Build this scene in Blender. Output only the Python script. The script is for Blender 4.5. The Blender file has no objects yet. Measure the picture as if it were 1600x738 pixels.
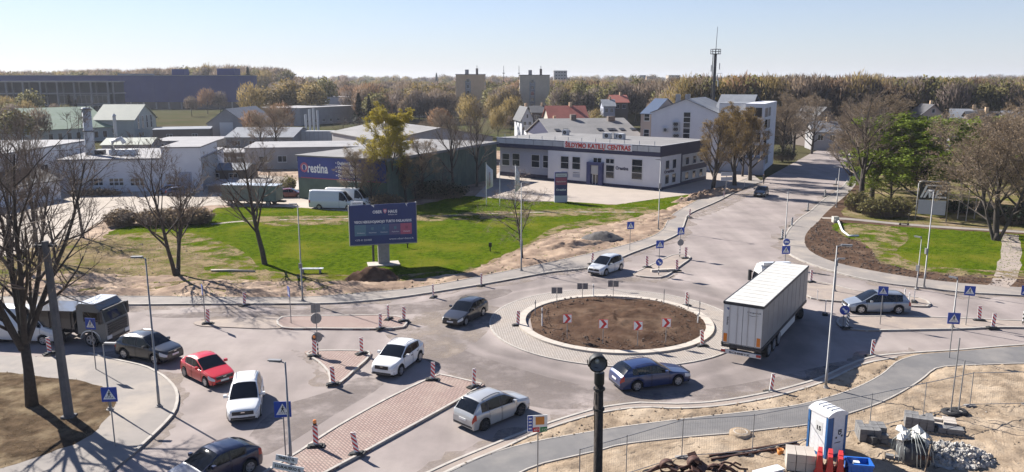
import bpy, bmesh, math, random
from mathutils import Vector, Matrix
random.seed(7)
S = bpy.context.scene
C = S.collection
R = math.radians
PI = math.pi
# ------------------------------------------------------------------ camera
F, H, YH, CX, CY = 1230.0, 18.0, 125.0, 800.0, 369.0      # focal length (photo px), eye height, horizon row
T = math.atan((CY-YH)/F)
cd = bpy.data.cameras.new('camera'); cam = bpy.data.objects.new('camera', cd); C.objects.link(cam)
cam.location = (0, 0, H); cam.rotation_euler = (PI/2-T, 0, 0)
cd.sensor_fit = 'HORIZONTAL'; cd.sensor_width = 36; cd.lens = 36*F/1600; cd.clip_end = 9000; cd.clip_start = .5
S.camera = cam
# ------------------------------------------------------------------ sky + sun (sun stands behind the scene, far left)
SUN_EL, SUN_AZ = R(35), R(139)       # SUN_AZ: direction towards the sun, counter-clockwise from +x
w = bpy.data.worlds.new('World'); S.world = w; w.use_nodes = True
nt = w.node_tree; bg = nt.nodes['Background']
sk = nt.nodes.new('ShaderNodeTexSky'); sk.sky_type = 'NISHITA'; sk.sun_disc = False
sk.sun_elevation = SUN_EL; sk.sun_rotation = PI/2-SUN_AZ
sk.altitude = 50; sk.air_density = 1.0; sk.dust_density = .12; sk.ozone_density = 1.8
hs_ = nt.nodes.new('ShaderNodeHueSaturation'); hs_.inputs['Saturation'].default_value = 1.0; nt.links.new(sk.outputs[0], hs_.inputs['Color'])
tn_ = nt.nodes.new('ShaderNodeMix'); tn_.data_type = 'RGBA'; tn_.blend_type = 'MULTIPLY'; tn_.inputs[0].default_value = 1; tn_.inputs[7].default_value = (.94, .955, 1.16, 1)
nt.links.new(hs_.outputs[0], tn_.inputs[6]); vl_ = nt.nodes.new('ShaderNodeMix'); vl_.data_type = 'RGBA'; vl_.inputs[7].default_value = (5.4, 5.9, 7.0, 1)   # even spring haze
tcw = nt.nodes.new('ShaderNodeTexCoord'); sx_ = nt.nodes.new('ShaderNodeSeparateXYZ'); nt.links.new(tcw.outputs['Generated'], sx_.inputs[0])
im_ = nt.nodes.new('ShaderNodeMath'); im_.operation = 'SUBTRACT'; im_.inputs[0].default_value = 1; im_.use_clamp = True; nt.links.new(sx_.outputs['Z'], im_.inputs[1])
pw_ = nt.nodes.new('ShaderNodeMath'); pw_.operation = 'POWER'; pw_.inputs[1].default_value = 6; nt.links.new(im_.outputs[0], pw_.inputs[0])
mf_ = nt.nodes.new('ShaderNodeMath'); mf_.operation = 'MULTIPLY'; mf_.inputs[1].default_value = .65; nt.links.new(pw_.outputs[0], mf_.inputs[0]); nt.links.new(mf_.outputs[0], vl_.inputs[0])
nt.links.new(tn_.outputs[2], vl_.inputs[6]); nt.links.new(vl_.outputs[2], bg.inputs[0]); bg.inputs[1].default_value = .05
sl = bpy.data.lights.new('sun', 'SUN'); so = bpy.data.objects.new('sun', sl); C.objects.link(so)
sl.energy = 5.0; sl.angle = R(.5); sl.color = (1, .95, .88)
sd = Vector((math.cos(SUN_AZ)*math.cos(SUN_EL), math.sin(SUN_AZ)*math.cos(SUN_EL), math.sin(SUN_EL)))
so.rotation_euler = sd.to_track_quat('Z', 'Y').to_euler(); so.location = sd*200
S.view_settings.view_transform = 'Standard'; S.view_settings.look = 'None'
S.view_settings.exposure = 1.22; S.view_settings.gamma = 1; S.view_settings.use_curve_mapping = False
S.render.engine = 'CYCLES'
S.cycles.max_bounces = 5; S.cycles.diffuse_bounces = 1; S.cycles.glossy_bounces = 3; S.cycles.volume_bounces = 0
# ------------------------------------------------------------------ ground points measured from the photograph
def ray(px, py):
    u = (px-CX)/F; v = (CY-py)/F
    return u, math.cos(T)+v*math.sin(T), -math.sin(T)+v*math.cos(T)
def G(px, py, z=0.0):
    dx, dy, dz = ray(px, py); t = (z-H)/dz
    return Vector((dx*t, dy*t, z))
def zat(py, Y):
    dx, dy, dz = ray(CX, py); return H+dz/dy*Y
def at(px, py, Y):
    dx, dy, dz = ray(px, py); t = Y/dy
    return Vector((dx*t, Y, H+dz*t))
# ------------------------------------------------------------------ materials
MATS = {}
def srgb(r, g, b):
    f = lambda c: (c/255/12.92) if c <= 10 else ((c/255+.055)/1.055)**2.4
    return (f(r), f(g), f(b))
def mat(name, c, rough=.7, c2=None, scale=8, bump=0, metal=0, spec=.5, coat=0, detail=4, bscale=None, emit=0, c3=None, scale3=1, th=(.35, .65), coord='Object'):
    m = bpy.data.materials.new(name); m.use_nodes = True; n = m.node_tree; p = n.nodes['Principled BSDF']
    p.inputs['Roughness'].default_value = rough; p.inputs['Metallic'].default_value = metal
    p.inputs['Specular IOR Level'].default_value = spec; p.inputs['Coat Weight'].default_value = coat
    p.inputs['Base Color'].default_value = (*c, 1)
    tc = n.nodes.new('ShaderNodeTexCoord')
    def noise(s, d=detail):
        x = n.nodes.new('ShaderNodeTexNoise'); x.inputs['Scale'].default_value = s; x.inputs['Detail'].default_value = d
        x.inputs['Roughness'].default_value = .62
        n.links.new(tc.outputs[coord], x.inputs['Vector']); return x
    def ramp(src, a, b):
        x = n.nodes.new('ShaderNodeMapRange'); x.inputs[1].default_value = a; x.inputs[2].default_value = b
        n.links.new(src, x.inputs[0]); return x
    if c2 is None: c2 = tuple(v*.88 for v in c)
    mx = n.nodes.new('ShaderNodeMix'); mx.data_type = 'RGBA'
    mx.inputs[6].default_value = (*c, 1); mx.inputs[7].default_value = (*c2, 1)
    nz = noise(scale); rp = ramp(nz.outputs['Fac'], *th); n.links.new(rp.outputs[0], mx.inputs[0]); out = mx.outputs[2]
    if c3 is not None:
        m3 = n.nodes.new('ShaderNodeMix'); m3.data_type = 'RGBA'; m3.inputs[7].default_value = (*c3, 1)
        n3 = noise(scale3, 6); r3 = ramp(n3.outputs['Fac'], .48, .66)
        n.links.new(r3.outputs[0], m3.inputs[0]); n.links.new(out, m3.inputs[6]); out = m3.outputs[2]
    n.links.new(out, p.inputs['Base Color'])
    if bump:
        b = n.nodes.new('ShaderNodeBump'); b.inputs['Strength'].default_value = min(1, bump); b.inputs['Distance'].default_value = .05
        nb = noise(bscale or scale*4, 6); n.links.new(nb.outputs['Fac'], b.inputs['Height']); n.links.new(b.outputs[0], p.inputs['Normal'])
    if emit:
        p.inputs['Emission Color'].default_value = (*c, 1); p.inputs['Emission Strength'].default_value = emit
    MATS[name] = m
    return m
def M(k): return MATS[k]
def leafmat(name, c, c2, tr=.35, scale=.6):
    m = mat(name, c, .75, c2, scale, spec=.2); n = m.node_tree; p = n.nodes['Principled BSDF']; out = n.nodes['Material Output']
    t = n.nodes.new('ShaderNodeBsdfTranslucent'); src = p.inputs['Base Color'].links[0].from_socket; n.links.new(src, t.inputs[0]); mx = n.nodes.new('ShaderNodeMixShader'); mx.inputs[0].default_value = tr
    n.links.new(p.outputs[0], mx.inputs[1]); n.links.new(t.outputs[0], mx.inputs[2]); n.links.new(mx.outputs[0], out.inputs[0]); return m
def paver(name, c, c2, cm, bw, bh, mortar=.02, rot=0):
    m = mat(name, c, .85); n = m.node_tree; p = n.nodes['Principled BSDF']
    tc = n.nodes.new('ShaderNodeTexCoord'); mp = n.nodes.new('ShaderNodeMapping'); mp.inputs['Rotation'].default_value[2] = rot
    n.links.new(tc.outputs['Object'], mp.inputs[0])
    b = n.nodes.new('ShaderNodeTexBrick'); b.inputs['Scale'].default_value = 1; b.inputs['Brick Width'].default_value = bw; b.inputs['Row Height'].default_value = bh
    b.inputs['Mortar Size'].default_value = mortar; b.inputs['Color1'].default_value = (*c, 1); b.inputs['Color2'].default_value = (*c2, 1); b.inputs['Mortar'].default_value = (*cm, 1)
    n.links.new(mp.outputs[0], b.inputs[0])
    nz = n.nodes.new('ShaderNodeTexNoise'); nz.inputs['Scale'].default_value = .55; nz.inputs['Detail'].default_value = 7
    n.links.new(tc.outputs['Object'], nz.inputs[0])
    rp = n.nodes.new('ShaderNodeMapRange'); rp.inputs[1].default_value = .5; rp.inputs[2].default_value = 1.0; n.links.new(nz.outputs['Fac'], rp.inputs[0])
    mx = n.nodes.new('ShaderNodeMix'); mx.data_type = 'RGBA'; mx.inputs[7].default_value = (.33, .265, .21, 1)
    n.links.new(rp.outputs[0], mx.inputs[0]); n.links.new(b.outputs[0], mx.inputs[6]); n.links.new(mx.outputs[2], p.inputs['Base Color'])
    bu = n.nodes.new('ShaderNodeBump'); bu.inputs['Strength'].default_value = .6; bu.inputs['Distance'].default_value = .02; bu.invert = True
    n.links.new(b.outputs['Fac'], bu.inputs['Height']); n.links.new(bu.outputs[0], p.inputs['Normal'])
    return m
mat('asphalt', (.285, .243, .225), .85, (.23, .197, .183), .35, .25, c3=(.32, .276, .252), scale3=.12, bscale=30, detail=7)
def wear():
    m = M('asphalt'); n = m.node_tree; p = n.nodes['Principled BSDF']; p.inputs['Specular IOR Level'].default_value = .1
    src = p.inputs['Base Color'].links[0].from_socket; tc = n.nodes.new('ShaderNodeTexCoord')
    d = n.nodes.new('ShaderNodeVectorMath'); d.operation = 'DISTANCE'; d.inputs[1].default_value = (7.75, 57.1, 0); n.links.new(tc.outputs['Object'], d.inputs[0])
    nz = n.nodes.new('ShaderNodeTexNoise'); nz.inputs['Scale'].default_value = .16; nz.inputs['Detail'].default_value = 5; n.links.new(tc.outputs['Object'], nz.inputs[0])
    add = n.nodes.new('ShaderNodeMath'); add.operation = 'MULTIPLY_ADD'; add.inputs[1].default_value = 3.5; n.links.new(nz.outputs['Fac'], add.inputs[0]); n.links.new(d.outputs['Value'], add.inputs[2])
    cr = n.nodes.new('ShaderNodeValToRGB'); e = cr.color_ramp; e.elements[0].position = 0; e.elements[0].color = (1,1,1,1); e.elements[1].position = 1; e.elements[1].color = (1,1,1,1)
    for pos, v in ((.385,1.15),(.42,.78),(.455,.74),(.475,.98),(.5,.74),(.55,.78),(.59,1.05),(.66,1.2),(.74,.98)):
        q = e.elements.new(pos); q.color = (v,v,v,1)
    sc = n.nodes.new('ShaderNodeMath'); sc.operation = 'DIVIDE'; sc.inputs[1].default_value = 28; n.links.new(add.outputs[0], sc.inputs[0]); n.links.new(sc.outputs[0], cr.inputs[0])
    mx = n.nodes.new('ShaderNodeMix'); mx.data_type = 'RGBA'; mx.blend_type = 'MULTIPLY'; mx.inputs[0].default_value = 1; n.links.new(src, mx.inputs[6]); n.links.new(cr.outputs[0], mx.inputs[7])
    # paving lanes: long faint streaks
    mp = n.nodes.new('ShaderNodeMapping'); mp.inputs['Scale'].default_value = (.5,.04,1); mp.inputs['Rotation'].default_value[2] = R(-38); n.links.new(tc.outputs['Object'], mp.inputs[0])
    n2 = n.nodes.new('ShaderNodeTexNoise'); n2.inputs['Scale'].default_value = 1; n2.inputs['Detail'].default_value = 4; n.links.new(mp.outputs[0], n2.inputs[0])
    r2 = n.nodes.new('ShaderNodeMapRange'); r2.inputs[1].default_value = .3; r2.inputs[2].default_value = .7; r2.inputs[3].default_value = .86; r2.inputs[4].default_value = 1.12; n.links.new(n2.outputs['Fac'], r2.inputs[0])
    m2 = n.nodes.new('ShaderNodeVectorMath'); m2.operation = 'SCALE'; n.links.new(mx.outputs[2], m2.inputs[0]); n.links.new(r2.outputs[0], m2.inputs['Scale']); n.links.new(m2.outputs[0], p.inputs['Base Color'])
wear()
mat('asphalt_new', (.15, .143, .138), .85, (.125, .12, .118), .8, .2, c3=(.2, .185, .17), scale3=.3, bscale=30)
mat('walk', (.24, .212, .19), .9, (.2, .178, .16), .6, .2, c3=(.31, .265, .22), scale3=.25, bscale=25)
mat('terrain', (.075, .066, .036), .95, (.055, .062, .026), .06, .4, c3=(.085, .07, .042), scale3=.02, spec=0, bscale=2)
mat('lawn', (.08, .112, .006), .95, (.036, .062, .004), 1.6, 1, spec=0, c3=(.115, .12, .014), scale3=.16, bscale=5, detail=9, th=(.4,.6))
mat('lawn_patchy', (.09, .105, .015), .95, (.17, .125, .075), .3, .9, spec=0, c3=(.27, .2, .14), scale3=.22, bscale=6, detail=8)
mat('dry_grass', (.13, .092, .06), .95, (.055, .04, .027), 1.2, 1, spec=0, c3=(.22, .17, .11), scale3=.45, bscale=7, detail=8)
mat('sand', (.36, .277, .195), .95, (.21, .16, .113), .9, 1, spec=0, c3=(.42, .335, .245), scale3=.35, bscale=9, detail=9)
mat('sand_dug', (.29, .205, .145), .95, c2=(.19, .132, .095), scale=.5, bump=1, spec=.15, c3=(.42, .31, .22), scale3=.35, bscale=5, detail=9)
mat('soil', (.095, .06, .042), .95, (.06, .038, .028), .6, 1, spec=0, c3=(.13, .088, .062), scale3=.4, bscale=5, detail=9)
mat('dusty', (.3, .245, .205), .95, (.235, .195, .17), .5, .5, c3=(.34, .275, .22), scale3=.6, bscale=10, detail=8)
mat('kerb', (.42, .385, .34), .9, (.33, .3, .265), 1.3, .2)
mat('concrete_pale', (.46, .41, .35), .9, (.38, .335, .285), 1.0, .2)
mat('yard_paving', (.37, .31, .26), .9, (.32, .27, .225), .3, .1)
mat('gravel_yard', (.36, .305, .245), .95, (.29, .245, .2), .25, .5, c3=(.42, .36, .3), scale3=.1, bscale=4)
paver('pavers_red', (.29, .19, .16), (.35, .25, .215), (.17, .12, .1), .3, .15, .035, R(52))
paver('cobbles', (.33, .29, .25), (.41, .365, .32), (.2, .172, .15), .19, .19, .03, R(20))
def film(name, c, c2, scale, lo, hi):
    m = mat(name, c, .95, c2, scale*2, .4, spec=0, bscale=10); n = m.node_tree; out = n.nodes['Material Output']; p = n.nodes['Principled BSDF']
    tc = n.nodes.new('ShaderNodeTexCoord'); nz = n.nodes.new('ShaderNodeTexNoise'); nz.inputs['Scale'].default_value = scale; nz.inputs['Detail'].default_value = 9; nz.inputs['Roughness'].default_value = .68
    n.links.new(tc.outputs['Object'], nz.inputs[0]); r = n.nodes.new('ShaderNodeMapRange'); r.inputs[1].default_value = lo; r.inputs[2].default_value = hi; n.links.new(nz.outputs['Fac'], r.inputs[0])
    t = n.nodes.new('ShaderNodeBsdfTransparent'); mx = n.nodes.new('ShaderNodeMixShader'); n.links.new(r.outputs[0], mx.inputs[0]); n.links.new(t.outputs[0], mx.inputs[1]); n.links.new(p.outputs[0], mx.inputs[2]); n.links.new(mx.outputs[0], out.inputs[0])
film('dust_film', (.33, .275, .23), (.28, .235, .2), .6, .4, .7)
film('worn_film', (.27, .2, .13), (.19, .15, .075), .45, .45, .56)
film('tar_film', (.2, .171, .157), (.22, .188, .172), .35, .38, .7)
# ------------------------------------------------------------------ mesh builder
class MB:
    def __init__(s): s.v = []; s.f = []; s.n = []
    def q(s, *pts):
        i = len(s.v); s.v += [tuple(p) for p in pts]; s.f.append(tuple(range(i, i+len(pts)))); return s
    def bx(s, x0, x1, y0, y1, z0, z1):
        i = len(s.v)
        s.v += [(x0,y0,z0),(x1,y0,z0),(x1,y1,z0),(x0,y1,z0),(x0,y0,z1),(x1,y0,z1),(x1,y1,z1),(x0,y1,z1)]
        s.f += [(i,i+3,i+2,i+1),(i+4,i+5,i+6,i+7),(i,i+1,i+5,i+4),(i+1,i+2,i+6,i+5),(i+2,i+3,i+7,i+6),(i+3,i,i+4,i+7)]
        return s
    def obox(s, c, size, mtx):
        i = len(s.v); hx, hy, hz = size[0]/2, size[1]/2, size[2]/2
        for z in (-hz, hz):
            for x, y in ((-hx,-hy),(hx,-hy),(hx,hy),(-hx,hy)):
                s.v.append(tuple(Vector(c)+mtx@Vector((x,y,z))))
        s.f += [(i,i+3,i+2,i+1),(i+4,i+5,i+6,i+7),(i,i+1,i+5,i+4),(i+1,i+2,i+6,i+5),(i+2,i+3,i+7,i+6),(i+3,i,i+4,i+7)]
        return s
    def path(s, pts, rad, n=6, cap=True):
        pts = [Vector(p) for p in pts]; rings = []
        if not hasattr(rad, '__len__'): rad = [rad]*len(pts)
        for k, p in enumerate(pts):
            d = (pts[min(k+1, len(pts)-1)]-pts[max(k-1, 0)])
            if d.length < 1e-9: d = Vector((0,0,1))
            d.normalize(); a = d.cross(Vector((0,0,1)) if abs(d.z) < .9 else Vector((1,0,0))).normalized(); b = d.cross(a)
            i = len(s.v)
            for j in range(n):
                t = 2*PI*j/n; s.v.append(tuple(p+(a*math.cos(t)+b*math.sin(t))*rad[k]))
            rings.append(i)
        for k in range(len(rings)-1):
            i0, i1 = rings[k], rings[k+1]
            for j in range(n): s.f.append((i0+j, i0+(j+1)%n, i1+(j+1)%n, i1+j))
        if cap:
            s.f.append(tuple(rings[0]+j for j in range(n))[::-1]); s.f.append(tuple(rings[-1]+j for j in range(n)))
        return s
    def tube(s, a, b, r0, r1=None, n=8): return s.path([a, b], [r0, r0 if r1 is None else r1], n)
    def prism(s, poly, z0, z1, bottom=False):
        i = len(s.v); n = len(poly)
        s.v += [(p[0], p[1], z0) for p in poly]+[(p[0], p[1], z1) for p in poly]
        s.f.append(tuple(range(i+n, i+2*n)))
        if bottom: s.f.append(tuple(range(i+n-1, i-1, -1)))
        for j in range(n): s.f.append((i+j, i+(j+1)%n, i+n+(j+1)%n, i+n+j))
        return s
    def ext(s, pts, vec):        # planar outline in 3-D swept along vec
        i = len(s.v); n = len(pts); vec = Vector(vec)
        s.v += [tuple(Vector(p)) for p in pts]+[tuple(Vector(p)+vec) for p in pts]
        s.f.append(tuple(range(i, i+n))); s.f.append(tuple(range(i+2*n-1, i+n-1, -1)))
        for j in range(n): s.f.append((i+j, i+n+j, i+n+(j+1)%n, i+(j+1)%n))
        return s
    def lathe(s, prof, n=16, o=(0,0,0), axis='z'):
        i = len(s.v); m = len(prof)
        for j in range(n):
            a = 2*PI*j/n
            for r, z in prof:
                if axis == 'z': p = (r*math.cos(a), r*math.sin(a), z)
                elif axis == 'y': p = (r*math.cos(a), z, r*math.sin(a))
                else: p = (z, r*math.cos(a), r*math.sin(a))
                s.v.append((p[0]+o[0], p[1]+o[1], p[2]+o[2]))
        for j in range(n):
            for k in range(m-1):
                a = i+j*m+k; b = i+((j+1)%n)*m+k; s.f.append((a, b, b+1, a+1))
        return s
    def rock(s, c, r, rnd=random, flat=.7):
        i = len(s.v); c = Vector(c)
        for d in ((1,0,0),(-1,0,0),(0,1,0),(0,-1,0),(0,0,1),(0,0,-1)):
            s.v.append(tuple(c+Vector((d[0]+rnd.uniform(-.3,.3), d[1]+rnd.uniform(-.3,.3), (d[2]+rnd.uniform(-.25,.25))*flat))*r))
        for a, b, e in ((0,2,4),(2,1,4),(1,3,4),(3,0,4),(2,0,5),(1,2,5),(3,1,5),(0,3,5)): s.f.append((i+a, i+b, i+e))
        return s
    def mesh(s, name, m, smooth=False):
        me = bpy.data.meshes.new(name); me.from_pydata(s.v, [], s.f)
        if m: me.materials.append(M(m) if isinstance(m, str) else m)
        if smooth: me.polygons.foreach_set('use_smooth', [True]*len(me.polygons))
        me.update()
        if s.n:
            me.polygons.foreach_set('use_smooth', [True]*len(me.polygons)); me.normals_split_custom_set_from_vertices(s.n)
        return me
    def build(s, name, m, parent=None, smooth=False, fix=False):
        me = s.mesh(name, m, smooth)
        if fix:
            b = bmesh.new(); b.from_mesh(me); bmesh.ops.recalc_face_normals(b, faces=b.faces); b.to_mesh(me); b.free()
        return link(name, me, parent)
def link(name, me, parent=None):
    o = bpy.data.objects.new(name, me); C.objects.link(o)
    if parent is not None: o.parent = parent
    return o
def tag(o, label=None, cat=None, group=None, kind=None):
    if label: o['label'] = label
    if cat: o['category'] = cat
    if group: o['group'] = group
    if kind: o['kind'] = kind
    return o
def thing(name, label, cat, loc=(0,0,0), rz=0, group=None):
    o = bpy.data.objects.new(name, None); C.objects.link(o); o.empty_display_size = .3
    o.location = loc; o.rotation_euler = (0, 0, rz)
    return tag(o, label, cat, group)
KIDS = {}
def kids(o): return [c for c in bpy.data.objects if c.parent == o]
def copy_tree(o, loc=None, rz=None, label=None, scale=None, tree=None):
    """copy of a thing with copies of its parts; tree = cached [(part, [subparts])]"""
    c = o.copy(); C.objects.link(c)
    if loc is not None: c.location = loc
    if rz is not None: c.rotation_euler = (0, 0, rz)
    if label: c['label'] = label
    if scale: c.scale = (scale,)*3 if not hasattr(scale, '__len__') else scale
    for p, sub in tree:
        d = p.copy(); C.objects.link(d); d.parent = c
        for q in sub:
            e = q.copy(); C.objects.link(e); e.parent = d
    return c
def cache(o): return [(p, kids(p)) for p in kids(o)]
def text(parent, s, size, m, loc, rot=(PI/2,0,0), width=None, bold=0, name='lettering', ext=.004, align='LEFT', shear=0):
    cu = bpy.data.curves.new('t', 'FONT'); cu.body = s; cu.size = size; cu.extrude = ext; cu.offset = bold; cu.align_x = align; cu.shear = shear
    cu.resolution_u = 2
    to = bpy.data.objects.new('t', cu); C.objects.link(to)
    dg = bpy.context.evaluated_depsgraph_get(); dg.update()
    me = bpy.data.meshes.new_from_object(to.evaluated_get(dg)); bpy.data.objects.remove(to); me.materials.clear(); me.materials.append(M(m))
    o = link(name, me, parent); o.location = loc; o.rotation_euler = rot
    if width:
        xs = [v.co.x for v in me.vertices]; ww = max(xs)-min(xs)
        if ww > 0: o.scale = (width/ww, 1, 1)
    return o
def smooth_line(pts, sub=4, closed=False):
    """Catmull-Rom through 2-D points"""
    out = []; n = len(pts); P = [Vector((p[0], p[1])) for p in pts]
    rng = range(n if closed else n-1)
    for i in rng:
        g = (lambda k: P[k % n]) if closed else (lambda k: P[max(0, min(n-1, k))])
        a, b, c, d = g(i-1), g(i), g(i+1), g(i+2)
        for k in range(sub):
            t = k/sub
            out.append(.5*((2*b)+(c-a)*t+(2*a-5*b+4*c-d)*t*t+(3*b-a-3*c+d)*t**3))
    if not closed: out.append(P[-1])
    return out
def gp(pts): return [G(*p).xy for p in pts]
def inside(p, poly):
    x, y = p; c = False; j = len(poly)-1
    for i in range(len(poly)):
        a, b = poly[i], poly[j]
        if (a[1] > y) != (b[1] > y) and x < (b[0]-a[0])*(y-a[1])/(b[1]-a[1])+a[0]: c = not c
        j = i
    return c
def sample(poly, n, rnd=random):
    xs = [p[0] for p in poly]; ys = [p[1] for p in poly]; out = []; k = 0
    while len(out) < n and k < n*40:
        k += 1; p = (rnd.uniform(min(xs), max(xs)), rnd.uniform(min(ys), max(ys)))
        if inside(p, poly): out.append(p)
    return out
# ================================================================== GROUND
from mathutils import noise as NZ
def struct(name, poly, z0, z1, m, sub=0, closed=True):
    if sub: poly = smooth_line(poly, sub, True)
    mb = MB()
    if z0 is None: mb.q(*[(p[0], p[1], z1) for p in poly])
    else: mb.prism(poly, z0, z1)
    o = mb.build(name, m); tag(o, kind='structure'); return o
def strip(name, A, B, z, m, n=90):
    def rs(L):
        d = [0.0]
        for a, b in zip(L, L[1:]): d.append(d[-1]+(b-a).length)
        out = []; i = 0
        for k in range(n+1):
            t = d[-1]*k/n
            while i < len(d)-2 and d[i+1] < t: i += 1
            out.append(L[i].lerp(L[i+1], min(1, (t-d[i])/max(1e-6, d[i+1]-d[i]))))
        return out
    A, B = rs(A), rs(B); mb = MB(); mb.v = [(p.x,p.y,z) for p in A]+[(p.x,p.y,z) for p in B]+[(p.x,p.y,-.05) for p in A]+[(p.x,p.y,-.05) for p in B]; N = n+1
    for k in range(n): mb.f += [(k,k+1,N+k+1,N+k),(k,k+1,2*N+k+1,2*N+k),(N+k,N+k+1,3*N+k+1,3*N+k)]
    return tag(mb.build(name, m), kind='structure')
def ragged(poly, amp=.3, step=.6, f=.9, seed=0):
    out = []
    for a, b in zip(poly, poly[1:]+poly[:1]):
        n = max(1, int((b-a).length/step)); d = (b-a); nn = Vector((-d.y, d.x)); nn = nn.normalized() if nn.length > 0 else nn
        for k in range(n):
            p = a.lerp(b, k/n); v = Vector((p.x*f, p.y*f, seed)); out.append(p+nn*amp*(NZ.noise(v)+.7*NZ.noise(v*3.1)))
    return out
def relief(name, poly, x0, x1, y0, y1, cell, amp, m, z0, f=.7, seed=0):
    mb = MB(); ids = {}; ni, nj = int((x1-x0)/cell), int((y1-y0)/cell); ins = {}
    for i in range(ni+1):
        for j in range(nj+1):
            x, y = x0+i*cell, y0+j*cell
            if inside((x, y), poly): ins[i, j] = (x, y)
    full = {k for k in ins if all((k[0]+a, k[1]+b) in ins for a in (-1,0,1) for b in (-1,0,1))}
    for (i, j), (x, y) in ins.items():
        v = Vector((x*f, y*f, seed)); z = amp*(.6*NZ.noise(v*.45)+.7*NZ.noise(v*1.3)+.5*NZ.noise(v*3.3)+.3)
        ids[i, j] = len(mb.v); mb.v.append((x+random.uniform(-.2,.2)*cell, y+random.uniform(-.2,.2)*cell, z0+(max(z, -.02) if (i, j) in full else -.03)))
    for (i, j) in ins:
        q = [(i,j),(i+1,j),(i+1,j+1),(i,j+1)]
        if all(k in ids for k in q): mb.f.append(tuple(ids[k] for k in q))
    return tag(mb.build(name, m, smooth=True), kind='structure')
def kerb(line, side=1, wd=.16, top=.135, m='kerb', closed=False, sub=4, parent=None, step=1.0):
    """row of kerb stones about a metre long with narrow joints, on the left (side=1) of the line"""
    L = smooth_line(line, sub, closed)
    if closed: L.append(L[0])
    d = [0.0]
    for a, b in zip(L, L[1:]): d.append(d[-1]+(b-a).length)
    n = max(1, round(d[-1]/step))
    def pos(t):
        for i in range(len(d)-1):
            if t <= d[i+1] or i == len(d)-2:
                u = (t-d[i])/max(1e-6, d[i+1]-d[i]); p = L[i].lerp(L[i+1], u); q = (L[i+1]-L[i]).normalized(); return p, q
    mb = MB()
    for k in range(n):
        a, qa = pos(d[-1]*k/n+.006); b, qb = pos(d[-1]*(k+1)/n-.006)
        na = Vector((-qa.y, qa.x))*side*wd; nb = Vector((-qb.y, qb.x))*side*wd
        mb.prism([a, b, b+nb, a+na], -.04, top+random.uniform(-.004, .004))
    o = mb.build('kerb', m, parent, fix=True)
    if parent is None: tag(o, kind='structure')
    return o
E0 = 14000
tag(MB().q((-E0,-200,-.1),(E0,-200,-.1),(E0,E0,-.1),(-E0,E0,-.1)).build('ground', 'terrain'), kind='structure')
struct('road', gp([(-500,800),(-500,472),(300,470),(500,460),(800,425),(900,395),(1060,333),(1190,282),(1270,238),(1310,222),(1350,224),(1345,250),(1362,272),(1300,335),(1256,372),(1300,412),(1600,442),(2100,470),(2100,640),(1900,800)])[:], None, 0, 'asphalt')
# fresh darker wheel lanes worn into the ring (thin sheets)
# ---- north side
NK = gp([(-500,479),(0,479),(190,478),(330,477),(500,476),(570,472),(640,464),(760,445),(860,427),(913,421),(955,410),(990,396),(1030,381),(1058,368),(1068,356),(1072,345),(1080,334),(1123,315),(1163,294),(1191,285)])
NS = gp([(-500,466),(0,466),(190,465),(450,467),(560,460),(663,450),(800,424),(913,400),(1000,378),(1033,363),(1043,348),(1050,338),(1065,328),(1096,311),(1126,295),(1161,282),(1178,275)])
NKs, NSs = smooth_line(NK), smooth_line(NS)
strip('pavement', NKs, NSs, .1, 'walk'); kerb(NK, 1)
struct('verge_earth', NSs+gp([(1196,262),(1150,255),(1000,240),(700,235),(300,240),(-500,260)]), -.05, .097, 'sand_dug')
kerb(NS, 1, .08, .13)
VERGE = NSs[::1]+gp([(1031,329),(950,351),(875,362),(800,402),(723,428),(618,440),(400,440),(200,430),(-300,420)])
lawnW = smooth_line(gp([(196,452),(175,425),(215,390),(160,372),(208,354),(320,350),(340,326),(475,326),(600,330),(700,312),(742,307),(825,315),(885,316),(940,320),(963,321),(1026,312),(1085,304),(1071,312),(1050,324),(1013,340),(950,352),(880,362),(800,394),(723,428),(640,440),(540,441),(420,446),(300,448)]), 3, True)
lawnW = ragged(lawnW, .5); struct('lawn', lawnW, None, .104, 'lawn')
patch = smooth_line(gp([(-60,452),(-40,415),(60,392),(150,378),(240,376),(300,392),(318,420),(300,442),(180,455)]), 3, True)
patch = ragged(patch, 1.2, .8, .5); struct('bare_lawn', patch, None, .109, 'lawn_patchy')
patch2 = smooth_line(gp([(300,452),(330,436),(420,441),(520,438),(560,444),(480,458),(380,460)]), 3, True)
patch2 = ragged(patch2, .8, .8, .6); struct('bare_lawn', patch2, None, .109, 'lawn_patchy')
struct('gravel_yard', smooth_line(gp([(-400,470),(-100,425),(0,418),(60,396),(130,370),(163,345),(330,322),(475,326),(600,331),(600,290),(475,285),(330,270),(-400,270)]), 2, True), None, .107, 'gravel_yard')
struct('forecourt', gp([(742,308),(825,316),(885,316),(940,320),(963,321),(1026,312),(1085,304),(1160,283),(1190,266),(1120,262),(1085,268),(780,270)]), None, .113, 'yard_paving')
def trail(pts, wd, m='dusty', z=.117, name='dirt_trail'):
    L = smooth_line(gp(pts), 6); A = []; B = []
    for i, p in enumerate(L):
        q = (L[min(i+1, len(L)-1)]-L[max(0, i-1)]).normalized(); n = Vector((-q.y, q.x)); ww = wd*(.9+.25*NZ.noise(Vector((p.x*.4, p.y*.4, 3))))
        A.append(p+n*ww/2); B.append(p-n*ww/2)
    struct(name, A+B[::-1], None, z, m)
trail([(330,352),(400,346),(548,343),(700,338),(845,333),(1025,333)], .9)
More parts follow.
